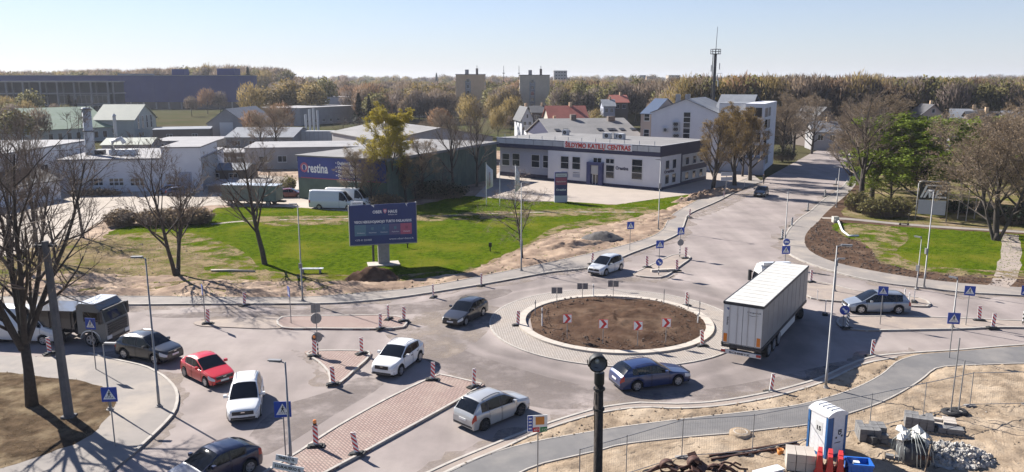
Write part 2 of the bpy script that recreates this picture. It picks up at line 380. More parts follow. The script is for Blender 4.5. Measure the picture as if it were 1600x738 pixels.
# ---- east side
EK = gp([(1345,236),(1338,258),(1327,276),(1318,290),(1301,304),(1288,311),(1264,332),(1250,341),(1232,359),(1224,376),(1226,391),(1240,403),(1268,415),(1313,429),(1375,443),(1440,451),(1513,459),(1600,464),(1800,478),(2000,490)])
ES = gp([(1360,236),(1352,258),(1345,276),(1335,292),(1322,306),(1308,318),(1290,334),(1278,348),(1262,363),(1257,378),(1266,394),(1300,410),(1350,422),(1425,435),(1501,444),(1600,451),(1800,462),(2000,472)])
EKs, ESs = smooth_line(EK), smooth_line(ES)
strip('pavement', EKs, ESs, .1, 'walk'); kerb(EK, 1)
struct('earth_bank', ESs+gp([(2400,430),(2000,250),(1500,225),(1375,232)]), -.05, .097, 'soil')
lawnE = smooth_line(gp([(1306,350),(1425,357),(1600,368),(1760,380),(1760,448),(1600,433),(1500,430),(1430,423),(1378,412),(1366,396),(1345,380),(1316,369)]), 3, True)
lawnE = ragged(lawnE, .5); struct('lawn', lawnE, None, .104, 'lawn')
parkE = smooth_line(gp([(1318,338),(1330,318),(1345,300),(1365,270),(1500,250),(2000,270),(2300,400),(1800,378),(1600,362),(1425,351)]), 3, True)
struct('park_grass', parkE, None, .101, 'lawn_patchy')
trail([(1284,342),(1330,344),(1425,353),(1600,364),(1800,376),(2000,388)], 1.7, 'walk', .112, 'footpath')
trail([(1578,368),(1580,395),(1572,432),(1560,450)], 2.0, 'dusty', .109)
# ---- south-east: double kerb, footpath, sandy building site
SK = gp([(560,790),(620,765),(687,731),(775,694),(800,684),(850,665),(900,649),(942,638),(1000,631),(1050,633),(1120,629),(1199,615),(1260,599),(1288,589),(1313,577),(1345,564),(1375,557),(1438,552),(1500,548),(1600,540),(1800,530),(2000,522)])
SKs = smooth_line(SK)
struct('site_ground', SKs+gp([(2300,560),(2300,900),(500,900)]), -.05, .085, 'sand'); kerb(SK, -1)
SK2 = gp([(640,772),(700,737),(787,701),(812,689),(858,670),(906,655),(946,645),(1003,638),(1054,640),(1124,636),(1205,622),(1266,605),(1296,594),(1323,581),(1352,569),(1400,560)])
SK2s = smooth_line(SK2); cut = smooth_line(SK[1:18])
struct('kerb_strip', cut+SK2s[::-1], None, .1, 'dusty')
kerb(SK2, -1, .15, .13)
FU = gp([(600,800),(700,742),(800,702),(928,677),(1050,660),(1199,643),(1260,633),(1325,614),(1375,590),(1405,566),(1440,556),(1500,551),(1600,543),(1800,533),(2000,526)])
FL = gp([(700,800),(822,736),(875,720),(928,708),(975,696),(1075,685),(1150,679),(1199,673),(1260,666),(1317,651),(1375,631),(1412,612),(1440,594),(1457,580),(1482,574),(1600,570),(1800,566),(2000,562)])
FUs, FLs = smooth_line(FU), smooth_line(FL)
strip('footpath', FUs, FLs, .1, 'asphalt_new'); kerb(FL, -1, .09, .13); kerb(FU[:11], 1, .08, .115)
SITE = FLs+gp([(2000,900),(600,900)])
# ---- south-west corner
WK = gp([(-500,556),(0,558),(57,560),(95,559),(140,553),(175,562),(225,573),(250,585),(262,593),(275,607),(280,622),(275,645),(257,667),(217,705),(180,735),(120,790)])
WKs = smooth_line(WK)
struct('pavement', WKs+gp([(-500,900)]), -.05, .1, 'walk'); kerb(WK[4:14], -1)
dry = smooth_line(gp([(-500,572),(0,584),(55,590),(120,596),(160,606),(176,625),(175,645),(160,665),(130,690),(70,712),(0,734),(-500,860)]), 3, True)
dry = ragged(dry, .25); struct('dry_verge', dry, None, .104, 'dry_grass')
# ---- traffic islands
def island(name, pts, m, sub=3, inner=None):
    P = smooth_line(gp(pts), sub, True)
    ar = sum(a.x*b.y-b.x*a.y for a, b in zip(P, P[1:]+P[:1]))
    o = struct(name, P, -.02, .1, m)
    kerb(P[::3] if len(P) > 40 else P, 1 if ar > 0 else -1, .15, .135, closed=True, sub=2, parent=o)
    return o
I1 = island('splitter_island', [(440,497),(520,495),(600,494),(632,499),(637,505),(629,514),(585,516),(500,515.5),(440,514)], 'pavers_red')
struct('dusty_strip', smooth_line(gp([(438,497),(360,499),(306,504),(312,510),(350,512),(438,514)]), 3, True), -.02, .06, 'dusty')
I2 = island('triangle_island', [(478,555),(486,550),(566,550),(580,557),(556,580),(534,600),(521,604),(514,602),(513,586),(498,569)], 'pavers_red')
I3 = island('long_island', [(672,592),(688,587),(750,601),(752,606),(710,632),(575,707),(500,748),(440,790),(350,790),(425,732),(460,712),(520,672),(600,627)], 'pavers_red', 2)
I4 = island('splitter_island', [(988,430),(1005,421),(1050,400),(1074,400),(1079,405),(1066,415),(1040,433),(1015,435)], 'dusty')
I5 = island('splitter_island', [(1256,441),(1300,446),(1340,456),(1430,466),(1452,474),(1448,481),(1400,478),(1330,474),(1262,466)], 'dusty')
I6 = island('splitter_island', [(1308,500),(1330,496),(1450,497),(1600,503),(1900,515),(1900,524),(1600,514),(1503,516),(1400,518),(1345,518),(1312,512)], 'dusty')
# drifted dust beside the islands
for pts in ([(640,498),(665,488),(690,490),(660,512),(635,518)], [(455,548),(478,553),(512,590),(512,606),(480,600),(495,580)], [(690,580),(760,596),(770,610),(752,600),(700,588)],
            [(985,433),(960,440),(985,440),(1040,440),(1060,425),(1041,434)], [(320,497),(420,492),(440,496),(330,502)], [(1085,335),(1130,318),(1165,300),(1180,300),(1140,322),(1100,338)]):
    struct('dust_drift', ragged(smooth_line(gp(pts), 3, True), .35, .3, 1.2), None, .004, 'dust_film')
# ---- roundabout
RC = Vector((7.75, 57.1)); NR = 48
rb = tag(MB().lathe([(9.32, -.02), (9.32, .05), (7.3, .07)], 96, (RC.x, RC.y, 0)).build('roundabout_apron', 'cobbles'), kind='structure')
edge = MB(); 
for k in range(72):
    a0, a1 = 2*PI*k/72+.001, 2*PI*(k+1)/72-.001
    edge.prism([(RC.x+r*math.cos(a), RC.y+r*math.sin(a)) for r, a in ((9.34,a0),(9.34,a1),(9.47,a1),(9.47,a0))], -.03, .062)
edge.build('edge_kerb', 'kerb', rb, fix=True)
st = MB(); a1 = 2*PI/NR-.0022
for z0, z1, ra, rbb in ((-.02, .2, 7.32, 6.72),): 
    st.prism([(r*math.cos(a), r*math.sin(a)) for r, a in ((ra,0),(ra,a1/2),(ra,a1),(rbb,a1),(rbb,a1/2),(rbb,0))], z0, z1)
me = st.mesh('kerb_stone', 'concrete_pale')
for k in range(NR):
    o = link('kerb_stone', me, rb); o.location = (RC.x, RC.y, random.uniform(-.004, .004)); o.rotation_euler[2] = 2*PI*k/NR
def mound(name, c, rx, ry, h, m, n=28, rings=12, z0=.1, rough=.18, rz=0, flat=.0, seed=0, kind=None):
    mb = MB(); c = Vector((c[0], c[1])); mb.v.append((0, 0, 0))
    for i in range(1, rings+1):
        t = i/rings
        for j in range(n):
            a = 2*PI*j/n; wob = 1+.14*NZ.noise(Vector((math.cos(a)*1.5+seed, math.sin(a)*1.5, seed*2.1)))*t
            x, y = rx*t*wob*math.cos(a), ry*t*wob*math.sin(a)
            b = (1-max(0, (t-flat)/(1-flat))**1.6)
            z = h*b+rough*h*(NZ.noise(Vector((x*1.3+seed*7, y*1.3, seed)))+.6*NZ.noise(Vector((x*3.1, y*3.1, seed+5))))*min(1, (1-t)*4)
            mb.v.append((x, y, z if i < rings else -.03))
    mb.v[0] = (0, 0, h*(1+rough*NZ.noise(Vector((seed*7, 0, seed)))))
    for j in range(n): mb.f.append((0, 1+j, 1+(j+1) % n))
    for i in range(rings-1):
        for j in range(n):
            a = 1+i*n+j; b = 1+i*n+(j+1) % n; mb.f.append((a, a+n, b+n, b))
    o = mb.build(name, m, smooth=True); o.location = (c.x, c.y, z0); o.rotation_euler[2] = rz
    if kind: tag(o, kind=kind)
    return o
mound('island_soil', RC, 6.71, 6.71, .45, 'soil', 72, 30, .12, .35, seed=3, kind='structure')
# dug earth ridge beside the north-east road
tag(mound('billboard_earth_heap', G(582,438), 2.6, 1.5, 1.15, 'soil', 36, 14, .1, .25, seed=11), 'dark brown earth heap at the foot of the blue billboard', 'earth heap')
tag(mound('gravel_heap', G(941,376), 2.5, 1.7, 1.0, 'gravel', 36, 12, .1, .12, seed=4) if mat('gravel', (.1,.09,.085), .9, (.065,.06,.057), 6, 1) else None, 'dark grey gravel heap on the verge behind the silver minivan', 'gravel heap')
tag(mound('earth_heap', G(900,385), 4.2, 1.4, .55, 'sand_dug', 36, 12, .1, .5, seed=9, rz=.35), 'low grassy sand heap left of the dark gravel heap', 'earth heap')
tag(mound('earth_heap', G(1110,306), 11, 1.3, .8, 'sand_dug', 60, 12, .1, .7, seed=14, rz=R(46)), 'long ridge of dug earth along the kerb below the ivy trees', 'earth heap')
tag(mound('earth_heap', G(1030,344), 4, 1.4, .3, 'sand_dug', 36, 12, .1, .6, seed=19, rz=R(50)), 'small spread of dug sand beside the north pavement bend', 'earth heap')
def rut(pts, seed):
    L = smooth_line(gp(pts), 8); mb = MB()
    for off in (-.8, .8):
        for e in (-.22, .22):
            A = []
            for i, p in enumerate(L):
                q = (L[min(i+1, len(L)-1)]-L[max(0, i-1)]).normalized(); n = Vector((-q.y, q.x)); c = p+n*(off+e+.08*NZ.noise(Vector((p.x, p.y, seed)))); A.append((c, n))
            i0 = len(mb.v)
            for c, n in A:
                hh = .05+.05*NZ.noise(Vector((c.x*2, c.y*2, seed+off)))
                mb.v += [tuple((c-n*.14).to_3d()+Vector((0,0,.06))), tuple(c.to_3d()+Vector((0,0,.1+hh))), tuple((c+n*.14).to_3d()+Vector((0,0,.06)))]
            for k in range(len(A)-1):
                a = i0+3*k; mb.f += [(a,a+1,a+4,a+3),(a+1,a+2,a+5,a+4)]
    tag(mb.build('wheel_rut', 'sand', smooth=True), kind='structure')
rut([(1600,600),(1540,640),(1530,690),(1560,738),(1600,790)], 1); rut([(1220,760),(1200,715),(1120,700),(1000,725),(930,765)], 2); rut([(1600,690),(1500,660),(1400,690),(1340,730),(1320,790)], 3)
relief('site_relief', SITE, -8, 44, 30, 50, .24, .16, 'sand', .085, 1.9, 1)
relief('strip_relief', smooth_line(SK2[1:],3)+smooth_line(FU[1:10],3)[::-1], -8, 30, 34, 54, .2, .13, 'sand', .088, 1.2, 2)
relief('verge_relief', VERGE, -45, 40, 58, 120, .36, .26, 'sand_dug', .1, .8, 3); relief('dry_relief', dry, -45, -18, 30, 48, .3, .08, 'dry_grass', .105, .9, 4)
def edge_dust(line, side, wd, seed):
    L = smooth_line(line, 6); A = []; B = []
    for i, p in enumerate(L):
        q = (L[min(i+1, len(L)-1)]-L[max(0, i-1)]).normalized(); n = Vector((-q.y, q.x))*side; k = max(.05, .55+.9*NZ.noise(Vector((p.x*.35, p.y*.35, seed)))+.4*NZ.noise(Vector((p.x*1.5, p.y*1.5, seed))))
        A.append(p-n*.02); B.append(p+n*wd*k)
    struct('gutter_dust', A+B[::-1], None, .006, 'dust_film')
edge_dust(NK[2:], -1, 2.0, 1); edge_dust(SK[1:18], 1, 1.6, 2); edge_dust(EK[3:], -1, 1.8, 3); edge_dust(WK[4:14], 1, 1.6, 4)
wornW = gp([(-40,440),(60,385),(180,368),(300,366),(380,395),(420,425),(560,432),(640,430),(740,418),(820,385),(880,352),(1010,334),(1040,330),(1010,344),(880,366),(800,398),(723,432),(618,444),(420,452),(300,455),(100,458)])
struct('worn_grass', smooth_line(wornW, 3, True), None, .1135, 'worn_film')
struct('worn_grass', smooth_line(gp([(1330,352),(1400,356),(1420,375),(1400,395),(1440,415),(1540,424),(1600,425),(1700,440),(1600,438),(1480,432),(1376,414),(1362,392),(1340,378),(1308,364)]), 3, True), None, .1135, 'worn_film')
struct('worn_grass', smooth_line(gp([(400,340),(600,338),(860,328),(1030,326),(1030,338),(850,340),(560,352),(400,354)]), 3, True), None, .1195, 'worn_film')
struct('road_stain', smooth_line(gp([(640,520),(760,560),(900,600),(1040,612),(1160,600),(1300,570),(1290,590),(1150,622),(1000,628),(860,640),(760,610),(660,560)]), 3, True), None, .003, 'tar_film')
struct('road_stain', smooth_line(gp([(250,490),(480,484),(640,474),(780,452),(790,462),(660,490),(480,494),(260,497)]), 3, True), None, .003, 'tar_film')
struct('road_stain', smooth_line(gp([(430,640),(520,610),(560,590),(600,600),(520,650),(420,710),(380,700)]), 3, True), None, .003, 'tar_film')
struct('road_dust', smooth_line(gp([(640,500),(700,480),(780,480),(760,520),(700,560),(640,545),(600,520)]), 3, True), None, .005, 'dust_film')
# ---- clods, stones and grass (nobody could count them)
def clods(name, poly, n, r0, r1, m, z=.1, rnd=None):
    rnd = rnd or random.Random(n); mb = MB()
    for p in sample(poly, n, rnd):
        r = r0*(r1/r0)**(rnd.random()**2.2); mb.rock((p[0], p[1], z+r*.3), r, rnd)
    tag(mb.build(name, m), kind='stuff')
mat('clod_sand', (.36,.265,.18), .95, (.25,.18,.12), 2); mat('clod_soil', (.12,.083,.06), .95, (.07,.05,.038), 2); mat('stone', (.42,.38,.33), .9, (.28,.25,.22), 3)
site_strip = smooth_line(SK2[1:],3)+smooth_line(FU[1:10],3)[::-1]
clods('sand_clods', site_strip, 900, .015, .09, 'clod_sand'); clods('sand_clods', SITE, 5000, .015, .085, 'clod_sand', .085); clods('site_stones', SITE, 1500, .012, .08, 'stone', .085)
clods('verge_clods', VERGE, 1800, .03, .18, 'clod_sand'); clods('verge_clods', patch, 350, .03, .14, 'clod_sand')
clods('soil_clods', [(RC.x+6.6*math.cos(a*.2), RC.y+6.6*math.sin(a*.2)) for a in range(31)], 1500, .03, .12, 'clod_soil', .3)
soilE = ESs[24:]+gp([(1600,436),(1500,431),(1430,424),(1376,412),(1360,392),(1310,366),(1300,350),(1284,344)])
clods('soil_clods', soilE, 1600, .04, .17, 'clod_soil')
def tufts(name, poly, n, h, m, z=.1, seed=1):
    rnd = random.Random(seed); mb = MB()
    for p in sample(poly, n, rnd):
        for k in range(3):
            a = rnd.uniform(0, 2*PI); hh = h*rnd.uniform(.5, 1.3); wdt = hh*.3; dx, dy = math.cos(a)*wdt, math.sin(a)*wdt
            ox, oy = rnd.uniform(-.12,.12), rnd.uniform(-.12,.12)
            mb.q((p[0]+ox-dx, p[1]+oy-dy, z), (p[0]+ox+dx, p[1]+oy+dy, z), (p[0]+ox+rnd.uniform(-.5,.5)*hh, p[1]+oy+rnd.uniform(-.5,.5)*hh, z+hh))
    tag(mb.build(name, m), kind='stuff')
leafmat('grass_blade', (.15,.22,.016), (.11,.17,.012), .5); leafmat('grass_dry', (.22,.165,.1), (.13,.1,.06), .4)
tufts('grass', lawnW, 12000, .085, 'grass_blade', .1, 2); tufts('grass', lawnE, 4500, .085, 'grass_blade', .1, 3)
tufts('dry_grass', dry, 6000, .06, 'grass_dry', .1, 4); tufts('dry_grass', patch, 3000, .06, 'grass_dry', .1, 5); tufts('dry_grass', parkE, 5000, .1, 'grass_dry', .1, 6)
tufts('dry_grass', VERGE, 1500, .1, 'grass_blade', .1, 8)
# ================================================================== VEHICLES
mat('tyre', (.018,.018,.019), .85); mat('rim', (.5,.5,.52), .35, metal=.8); mat('rim_dark', (.06,.06,.065), .5, metal=.4)
mat('glass', (.008,.01,.013), .06, spec=.35); mat('dark_trim', (.02,.02,.022), .5); mat('chrome', (.6,.6,.62), .2, metal=1)
mat('lamp_clear', (.55,.58,.6), .12, spec=.8, coat=.5); mat('lamp_red', (.35,.012,.01), .2, coat=.5); mat('lamp_amber', (.7,.2,.02), .3)
mat('plate', (.7,.7,.68), .5); mat('under', (.01,.01,.01), .9)
def paint(n, c, metal=.0, r=.32): mat(n, c, r, tuple(v*.97 for v in c), 3, metal=metal, coat=.8)
paint('p_white', (.72,.72,.7)); paint('p_silver', (.46,.46,.45), .35); paint('p_black', (.012,.014,.018)); paint('p_navy', (.018,.032,.1), .1); paint('p_darknavy', (.01,.015,.045), .1); paint('p_darkgrey', (.028,.028,.032), .2)
paint('p_red', (.55,.014,.02)); paint('p_bluesilver', (.27,.3,.34), .35); paint('p_pale', (.6,.61,.6), .1); paint('p_cream', (.55,.52,.45)); paint('p_van', (.62,.63,.62)); paint('p_blue',(.03,.07,.2)); paint('p_darkred',(.15,.02,.02))
def interp(tab, x):
    for (a, va), (b, vb) in zip(tab, tab[1:]):
        if x <= b: return va+(vb-va)*max(0, (x-a))/(b-a) if b > a else vb
    return tab[-1][1]
WHEELS = {}
def wheel_meshes(Rw, dark=False):
    k = (round(Rw, 3), dark)
    if k in WHEELS: return WHEELS[k]
    t = MB().lathe([(Rw*.62,-.1),(Rw*.94,-.11),(Rw,-.07),(Rw,.07),(Rw*.94,.11),(Rw*.66,.1),(Rw*.62,.05),(.01,.045)], 22, axis='y').mesh('wheel', 'tyre', True)
    r = MB().lathe([(Rw*.66,.1),(Rw*.66,.115),(Rw*.58,.115),(Rw*.56,.07)], 22, axis='y'); r.lathe([(.001,.11),(Rw*.16,.11),(Rw*.18,.06)], 10, axis='y')
    for i in range(5):
        a = 2*PI*i/5; d = Vector((math.cos(a), 0, math.sin(a))); e = Vector((-math.sin(a), 0, math.cos(a)))
        i0 = len(r.v)
        for rr, wv in ((Rw*.1,.045),(Rw*.6,.06)):
            for y in (.05,.108):
                for s_ in (-1,1): p = d*rr+e*wv*s_; r.v.append((p.x, y, p.z))
        r.f += [(i0+2,i0+3,i0+7,i0+6),(i0,i0+2,i0+6,i0+4),(i0+1,i0+5,i0+7,i0+3)]
    WHEELS[k] = (t, r.mesh('rim', 'rim_dark' if dark else 'rim'))
    return WHEELS[k]
BELT0 = [(0,.62),(.4,.74),(1.1,.9),(4,1.0),(9,1.03)]
def car(label, cat, loc, rz, L, W, Ht, wb, fo, prof, cowl, roof0, roof1, rear, paintm, name='car', Rw=.33, pillars=(), side_end=None, belt=None, group=None,
        rails=False, darkrim=False, cladding=False, grille=(.5,.72,.62), tail=(.62,1.0), plate_f=True, blind_rear=False, doors=None, clr=.2, nose=.74):
    """prof: (distance from nose, height) roofline; cowl/roof0: windscreen foot/top; roof1/rear: rear window top/foot"""
    o = thing(name, label, cat, loc, rz, group); belt = belt or BELT0
    ax = (fo, fo+wb); AR = Rw+.075; side_end = side_end or roof1
    xs = {0, .05, .13, .28, .5, .8, L-.5, L-.25, L-.1, L-.03, L, cowl, roof0, roof1, rear, (cowl+roof0)/2, cowl+(roof0-cowl)*.22, (roof1+rear)/2, side_end}
    for a in ax:
        for t in (-1, -.97, -.85, -.6, -.3, 0, .3, .6, .85, .97, 1): xs.add(a+AR*t)
    pil = []
    for p in pillars: xs |= {p-.05, p+.05}; pil.append(p)
    doors = doors or []
    for d in doors: xs |= set(d)
    for x, z in prof: xs.add(x)
    xs = sorted(x for x in xs if 0 <= x <= L); X = [xs[0]]
    for x in xs[1:]:
        if x-X[-1] > .012: X.append(x)
        elif x in (side_end, roof0, roof1, rear, cowl): X[-1] = x
    while True:
        gap = [i for i in range(len(X)-1) if X[i+1]-X[i] > .34]
        if not gap: break
        X.insert(gap[0]+1, (X[gap[0]]+X[gap[0]+1])/2)
    wt = [(0,nose),(.05,nose+.06),(.13,nose+.1),(.28,.91),(.5,.955),(.8,.985),(1.3,1),(L-1.1,1),(L-.5,.97),(L-.25,.945),(L-.1,.91),(L-.03,.87),(L,.84)]
    def zbot(x):
        z = clr+ (.08 if x < .06 or x > L-.05 else 0)
        for a in ax:
            if abs(x-a) < AR: z = max(z, Rw+math.sqrt(max(0, AR*AR-(x-a)**2)))
        return z
    RW = []
    for x in X:
        w_ = W/2*interp(wt, x); zt = interp(prof, x); zb = min(interp(belt, x), zt-.02); z0 = min(zbot(x), zb-.06)
        row = []
        for t, k in ((0,.955),(.12,.985),(.35,1),(.62,1.0),(.86,.985),(1,.955)): row.append((w_*k, z0+(zb-z0)*t))
        g = zt-zb; tum = min(.30, .05+.36*g*g) if g > .12 else .02
        yb = w_*.93; yr = yb-tum
        row.append((yb, zb+.006+g*.02))
        row.append((yb-(yb-yr)*.42, zb+g*.5)); row.append((yb-(yb-yr)*.8, zb+g*.87)); row.append((yr-.035, zb+g*.975))
        cr = .035 if g > .2 else .03
        row.append((yr*.55, zt+cr*.7)); row.append((0, zt+cr))
        RW.append(row)
    NRW = 12; body = MB(); idx = {}
    def P(i, j, s): y, z = RW[i][j]; return (L/2-X[i], y*s, z)
    groups = {}
    def put(key, i, j, s):
        mb = groups.setdefault(key, (MB(), {}))
        ids = []
        for a, b in ((i,j),(i+1,j),(i+1,j+1),(i,j+1)):
            k = (a, b, s if b < NRW-1 else 0)
            if k not in mb[1]: mb[1][k] = len(mb[0].v); mb[0].v.append(P(a, b, s))
            ids.append(mb[1][k])
        mb[0].f.append(tuple(ids if s > 0 else ids[::-1]))
    for i in range(len(X)-1):
        xm = (X[i]+X[i+1])/2
        for s in (1, -1):
            sd_ = 'L' if s > 0 else 'R'
            for j in range(NRW-1):
                key = 'body'
                if j in (6, 7) and cowl+(roof0-cowl)*.22 <= xm <= side_end:
                    key = 'side_window'+sd_
                    for pi_, p in enumerate(pil):
                        if abs(xm-p) < .055: key = 'pillar%d%s' % (pi_, sd_)
                    if blind_rear and xm > blind_rear: key = 'body'
                elif j >= 9 and cowl+.02 < xm < roof0: key = 'windscreen'
                elif j >= 9 and roof1 < xm < rear and not (blind_rear and blind_rear is not True and False): key = 'rear_window'
                elif j in (3, 4) and .02 < xm < .5: key = 'headlight'+sd_
                elif j in (3, 4) and xm > L-.3 and xm < L: key = 'tail_light'+sd_
                elif j in (0, ) and cladding: key = 'cladding'
                elif 1 <= j <= 4:
                    for n_, (a, b) in enumerate(doors):
                        if a <= xm <= b: key = 'door%d%s' % (n_, sd_)
                put(key, i, j, s)
    bm_ = groups['body'][0]
    for i in (0, len(X)-1):       # close nose and tail
        pts = [P(i, j, 1) for j in range(NRW)]+[P(i, j, -1) for j in range(NRW-2, -1, -1)]
        bm_.q(*(pts if i else pts[::-1]))
    matof = {'body': paintm, 'pillar': 'dark_trim', 'windscreen': 'glass', 'rear_window': 'glass', 'cladding': 'dark_trim'}
    for k, (mb, _) in groups.items():
        nm = k.rstrip('LR') if k[-1] in 'LR' else k
        if nm.startswith('door'): nm = 'door'
        if nm.startswith('pillar'): nm = 'pillar'
        m = matof.get(nm, {'side_window': 'glass', 'headlight': 'lamp_clear', 'tail_light': 'lamp_red'}.get(nm, paintm))
        po = mb.build(nm, m, o, True)
        if nm == 'door':
            n_ = int(k[4]); s = 1 if k[-1] == 'L' else -1; a, b = doors[n_]; zz = interp(belt, b)-.13
            MB().bx(L/2-b+.06, L/2-b+.22, s*W/2*.985-.015, s*W/2*.985+.03*1, zz-.018, zz+.018).build('handle', 'dark_trim' if cladding else paintm, po)
    gp_ = MB()
    for xd in sorted({x for d in doors for x in d}):
        i = min(range(len(X)), key=lambda q: abs(X[q]-xd))
        for s in (1, -1):
            for j in range(0, 5):
                (ya, za), (yb, zb_) = RW[i][j], RW[i][j+1]; x = L/2-X[i]
                gp_.q((x-.011,s*(ya+.003),za),(x+.011,s*(ya+.003),za),(x+.011,s*(yb+.003),zb_),(x-.011,s*(yb+.003),zb_))
    if doors: tag(gp_.build('door_gap', 'under', o), kind='stuff')
    fl = MB().bx(-L/2+.15, L/2-.15, -W/2*.86, W/2*.86, clr-.02, .5); fl.build('underbody', 'under', o)
    gz0, gz1, gw = grille
    gf = MB().bx(L/2-.03, L/2+.012, -W/2*gw, W/2*gw, gz0+.02, gz1)
    go = gf.build('grille', 'dark_trim', o)
    MB().bx(L/2+.012, L/2+.02, -.1, .1, gz1-.09, gz1-.03).build('badge', 'chrome', go)
    MB().bx(L/2-.05, L/2+.008, -W/2*.7, W/2*.7, clr+.09, clr+.2).build('air_intake', 'dark_trim', o)
    if plate_f: MB().bx(L/2, L/2+.03, -.26, .26, gz0-.1, gz0+.01).build('number_plate', 'plate', o)
    MB().bx(-L/2-.03, -L/2+.02, -.26, .26, .62, .73).build('number_plate', 'plate', o)
    MB().bx(-L/2-.012, -L/2+.03, -W/2*.8, W/2*.8, clr+.12, clr+.22).build('bumper_trim', 'dark_trim', o)
    for s in (-1, 1):
        xm = L/2-(cowl+.42*(roof0-cowl)+.1); zb = interp(belt, cowl+.4)+.07
        mi = MB().bx(xm-.09, xm+.07, s*(W/2+.02) if s > 0 else s*(W/2+.2), s*(W/2+.2) if s > 0 else s*(W/2+.02), zb, zb+.15)
        mi.bx(xm-.03, xm+.03, min(s*W/2*.9, s*(W/2+.04)), max(s*W/2*.9, s*(W/2+.04)), zb, zb+.05); mi.build('mirror', paintm, o)
    t, r = wheel_meshes(Rw, darkrim)
    for a in ax:
        for s in (1, -1):
            wo = link('wheel', t, o); wo.location = (L/2-a, s*(W/2-.115), Rw); wo.rotation_euler = (0, 0, 0 if s > 0 else PI)
            link('rim', r, wo)
    if rails:
        for s in (1, -1):
            mb = MB(); x0, x1 = roof0+.25, roof1-.2; ps = []
            for k in range(7):
                x = x0+(x1-x0)*k/6; i = min(range(len(X)), key=lambda q: abs(X[q]-x)); ps.append((L/2-x, s*(RW[i][9][0]-.05), interp(prof, x)+(.02 if k in (0,6) else .07)))
            mb.path(ps, .02, 5).build('roof_rail', rails, o)
    return o
def by_wheels(rear, front, near, W):
    """car centre and heading from the ground contacts of the two wheels nearest the camera"""
    a, b = G(*rear), G(*front); d = (b-a).normalized(); left = Vector((-d.y, d.x, 0))
    c = (a+b)/2 + (left*-1 if near == 'L' else left)*(W/2-.1)
    return c, math.atan2(d.y, d.x)
def mpv(L, Ht, hood=.98, nose=.66):  return [(0,nose),(.05,nose+.08),(.13,nose+.13),(.28,nose+.18),(.95,hood),(1.0,hood+.02),(2.0,Ht-.06),(2.3,Ht-.02),(2.8,Ht),(L-.75,Ht-.06),(L-.5,Ht-.14),(L-.12,1.02),(L-.05,.9),(L,.72)]
def hatch(L, Ht, hood=.93, nose=.6): return [(0,nose),(.05,nose+.08),(.13,nose+.12),(.28,nose+.16),(1.0,hood),(1.06,hood+.02),(1.95,Ht-.06),(2.2,Ht-.01),(2.6,Ht),(L-.85,Ht-.09),(L-.55,Ht-.2),(L-.15,1.0),(L-.05,.92),(L,.7)]
def estate(L, Ht, hood=.93, nose=.58): return [(0,nose),(.05,nose+.08),(.13,nose+.12),(.28,nose+.16),(1.25,hood),(1.32,hood+.01),(2.25,Ht-.06),(2.5,Ht-.01),(2.9,Ht),(L-.8,Ht-.08),(L-.55,Ht-.15),(L-.14,.98),(L-.05,.9),(L,.7)]
def suv(L, Ht, hood=1.06, nose=.74):  return [(0,nose),(.05,nose+.09),(.13,nose+.15),(.28,nose+.2),(1.05,hood),(1.12,hood+.02),(1.95,Ht-.06),(2.2,Ht-.01),(2.6,Ht),(L-.9,Ht-.08),(L-.6,Ht-.17),(L-.17,1.1),(L-.06,1.0),(L,.8)]
BS = [(0,.7),(.4,.85),(1.1,.98),(4,1.08),(9,1.1)]
def bw(b, d): return [(x, z+d) for x, z in b]
c, h = by_wheels((753,494.5), (729.6,507.7), 'L', 1.76)
car('dark charcoal estate car rounding the west side of the traffic circle', 'car', c, h, 4.7, 1.76, 1.48, 2.7, .92, estate(4.7,1.48), 1.3, 2.28, 3.95, 4.5, 'p_darkgrey', pillars=(2.75,3.6), doors=((1.55,2.72),(2.78,3.55)), rails='p_darkgrey')
c, h = by_wheels((655,565.5), (624.8,588), 'L', 1.81)
car('white crossover with roof rails heading out between the paved islands', 'car', c, h, 4.38, 1.81, 1.6, 2.65, .9, suv(4.38,1.6), 1.1, 2.0, 3.55, 4.15, 'p_white', Rw=.35, pillars=(2.5,3.35), belt=BS, doors=((1.35,2.47),(2.53,3.3)), rails='chrome', cladding=True, tail=(.8,1.05), grille=(.62,.86,.5), clr=.24)
c, h = by_wheels((757.5,672.5), (813.7,648.7), 'R', 1.79)
car('silver compact minivan with red tail lights entering beside the long paved island', 'car', c, h, 4.39, 1.79, 1.64, 2.68, .88, mpv(4.39,1.64), .98, 1.98, 3.75, 4.25, 'p_silver', Rw=.32, pillars=(2.35,3.3), doors=((1.25,2.32),(2.38,3.25)), rails='dark_trim', darkrim=True, belt=bw(BELT0,.03))
c, h = by_wheels((993,611.7), (1057.4,603), 'R', 1.83)
car('dark blue estate car driving right below the traffic circle', 'car', c, h, 4.75, 1.83, 1.5, 2.72, .95, estate(4.75,1.5), 1.3, 2.28, 3.95, 4.55, 'p_navy', pillars=(2.75,3.65), doors=((1.55,2.72),(2.78,3.6)), rails='p_navy')
c, h = by_wheels((1405,491.4), (1343.4,490.4), 'L', 1.86)
car('silver-blue family minivan driving left on the east arm', 'car', c, h, 4.8, 1.86, 1.66, 2.85, .96, mpv(4.8,1.66,.96,.6), 1.0, 2.25, 4.1, 4.65, 'p_bluesilver', Rw=.35, pillars=(2.55,3.6), doors=((1.4,2.52),(2.58,3.55)))
c, h = by_wheels((970,422.4), (945,431.7), 'L', 1.77)
car('pale silver minivan coming in from the north-east road', 'car', c, h, 4.36, 1.77, 1.62, 2.75, .85, mpv(4.36,1.62), .95, 2.0, 3.75, 4.25, 'p_pale', pillars=(2.35,3.3), doors=((1.25,2.32),(2.38,3.25)))
c, h = by_wheels((290.7,589), (324.6,605.4), 'R', 1.72)
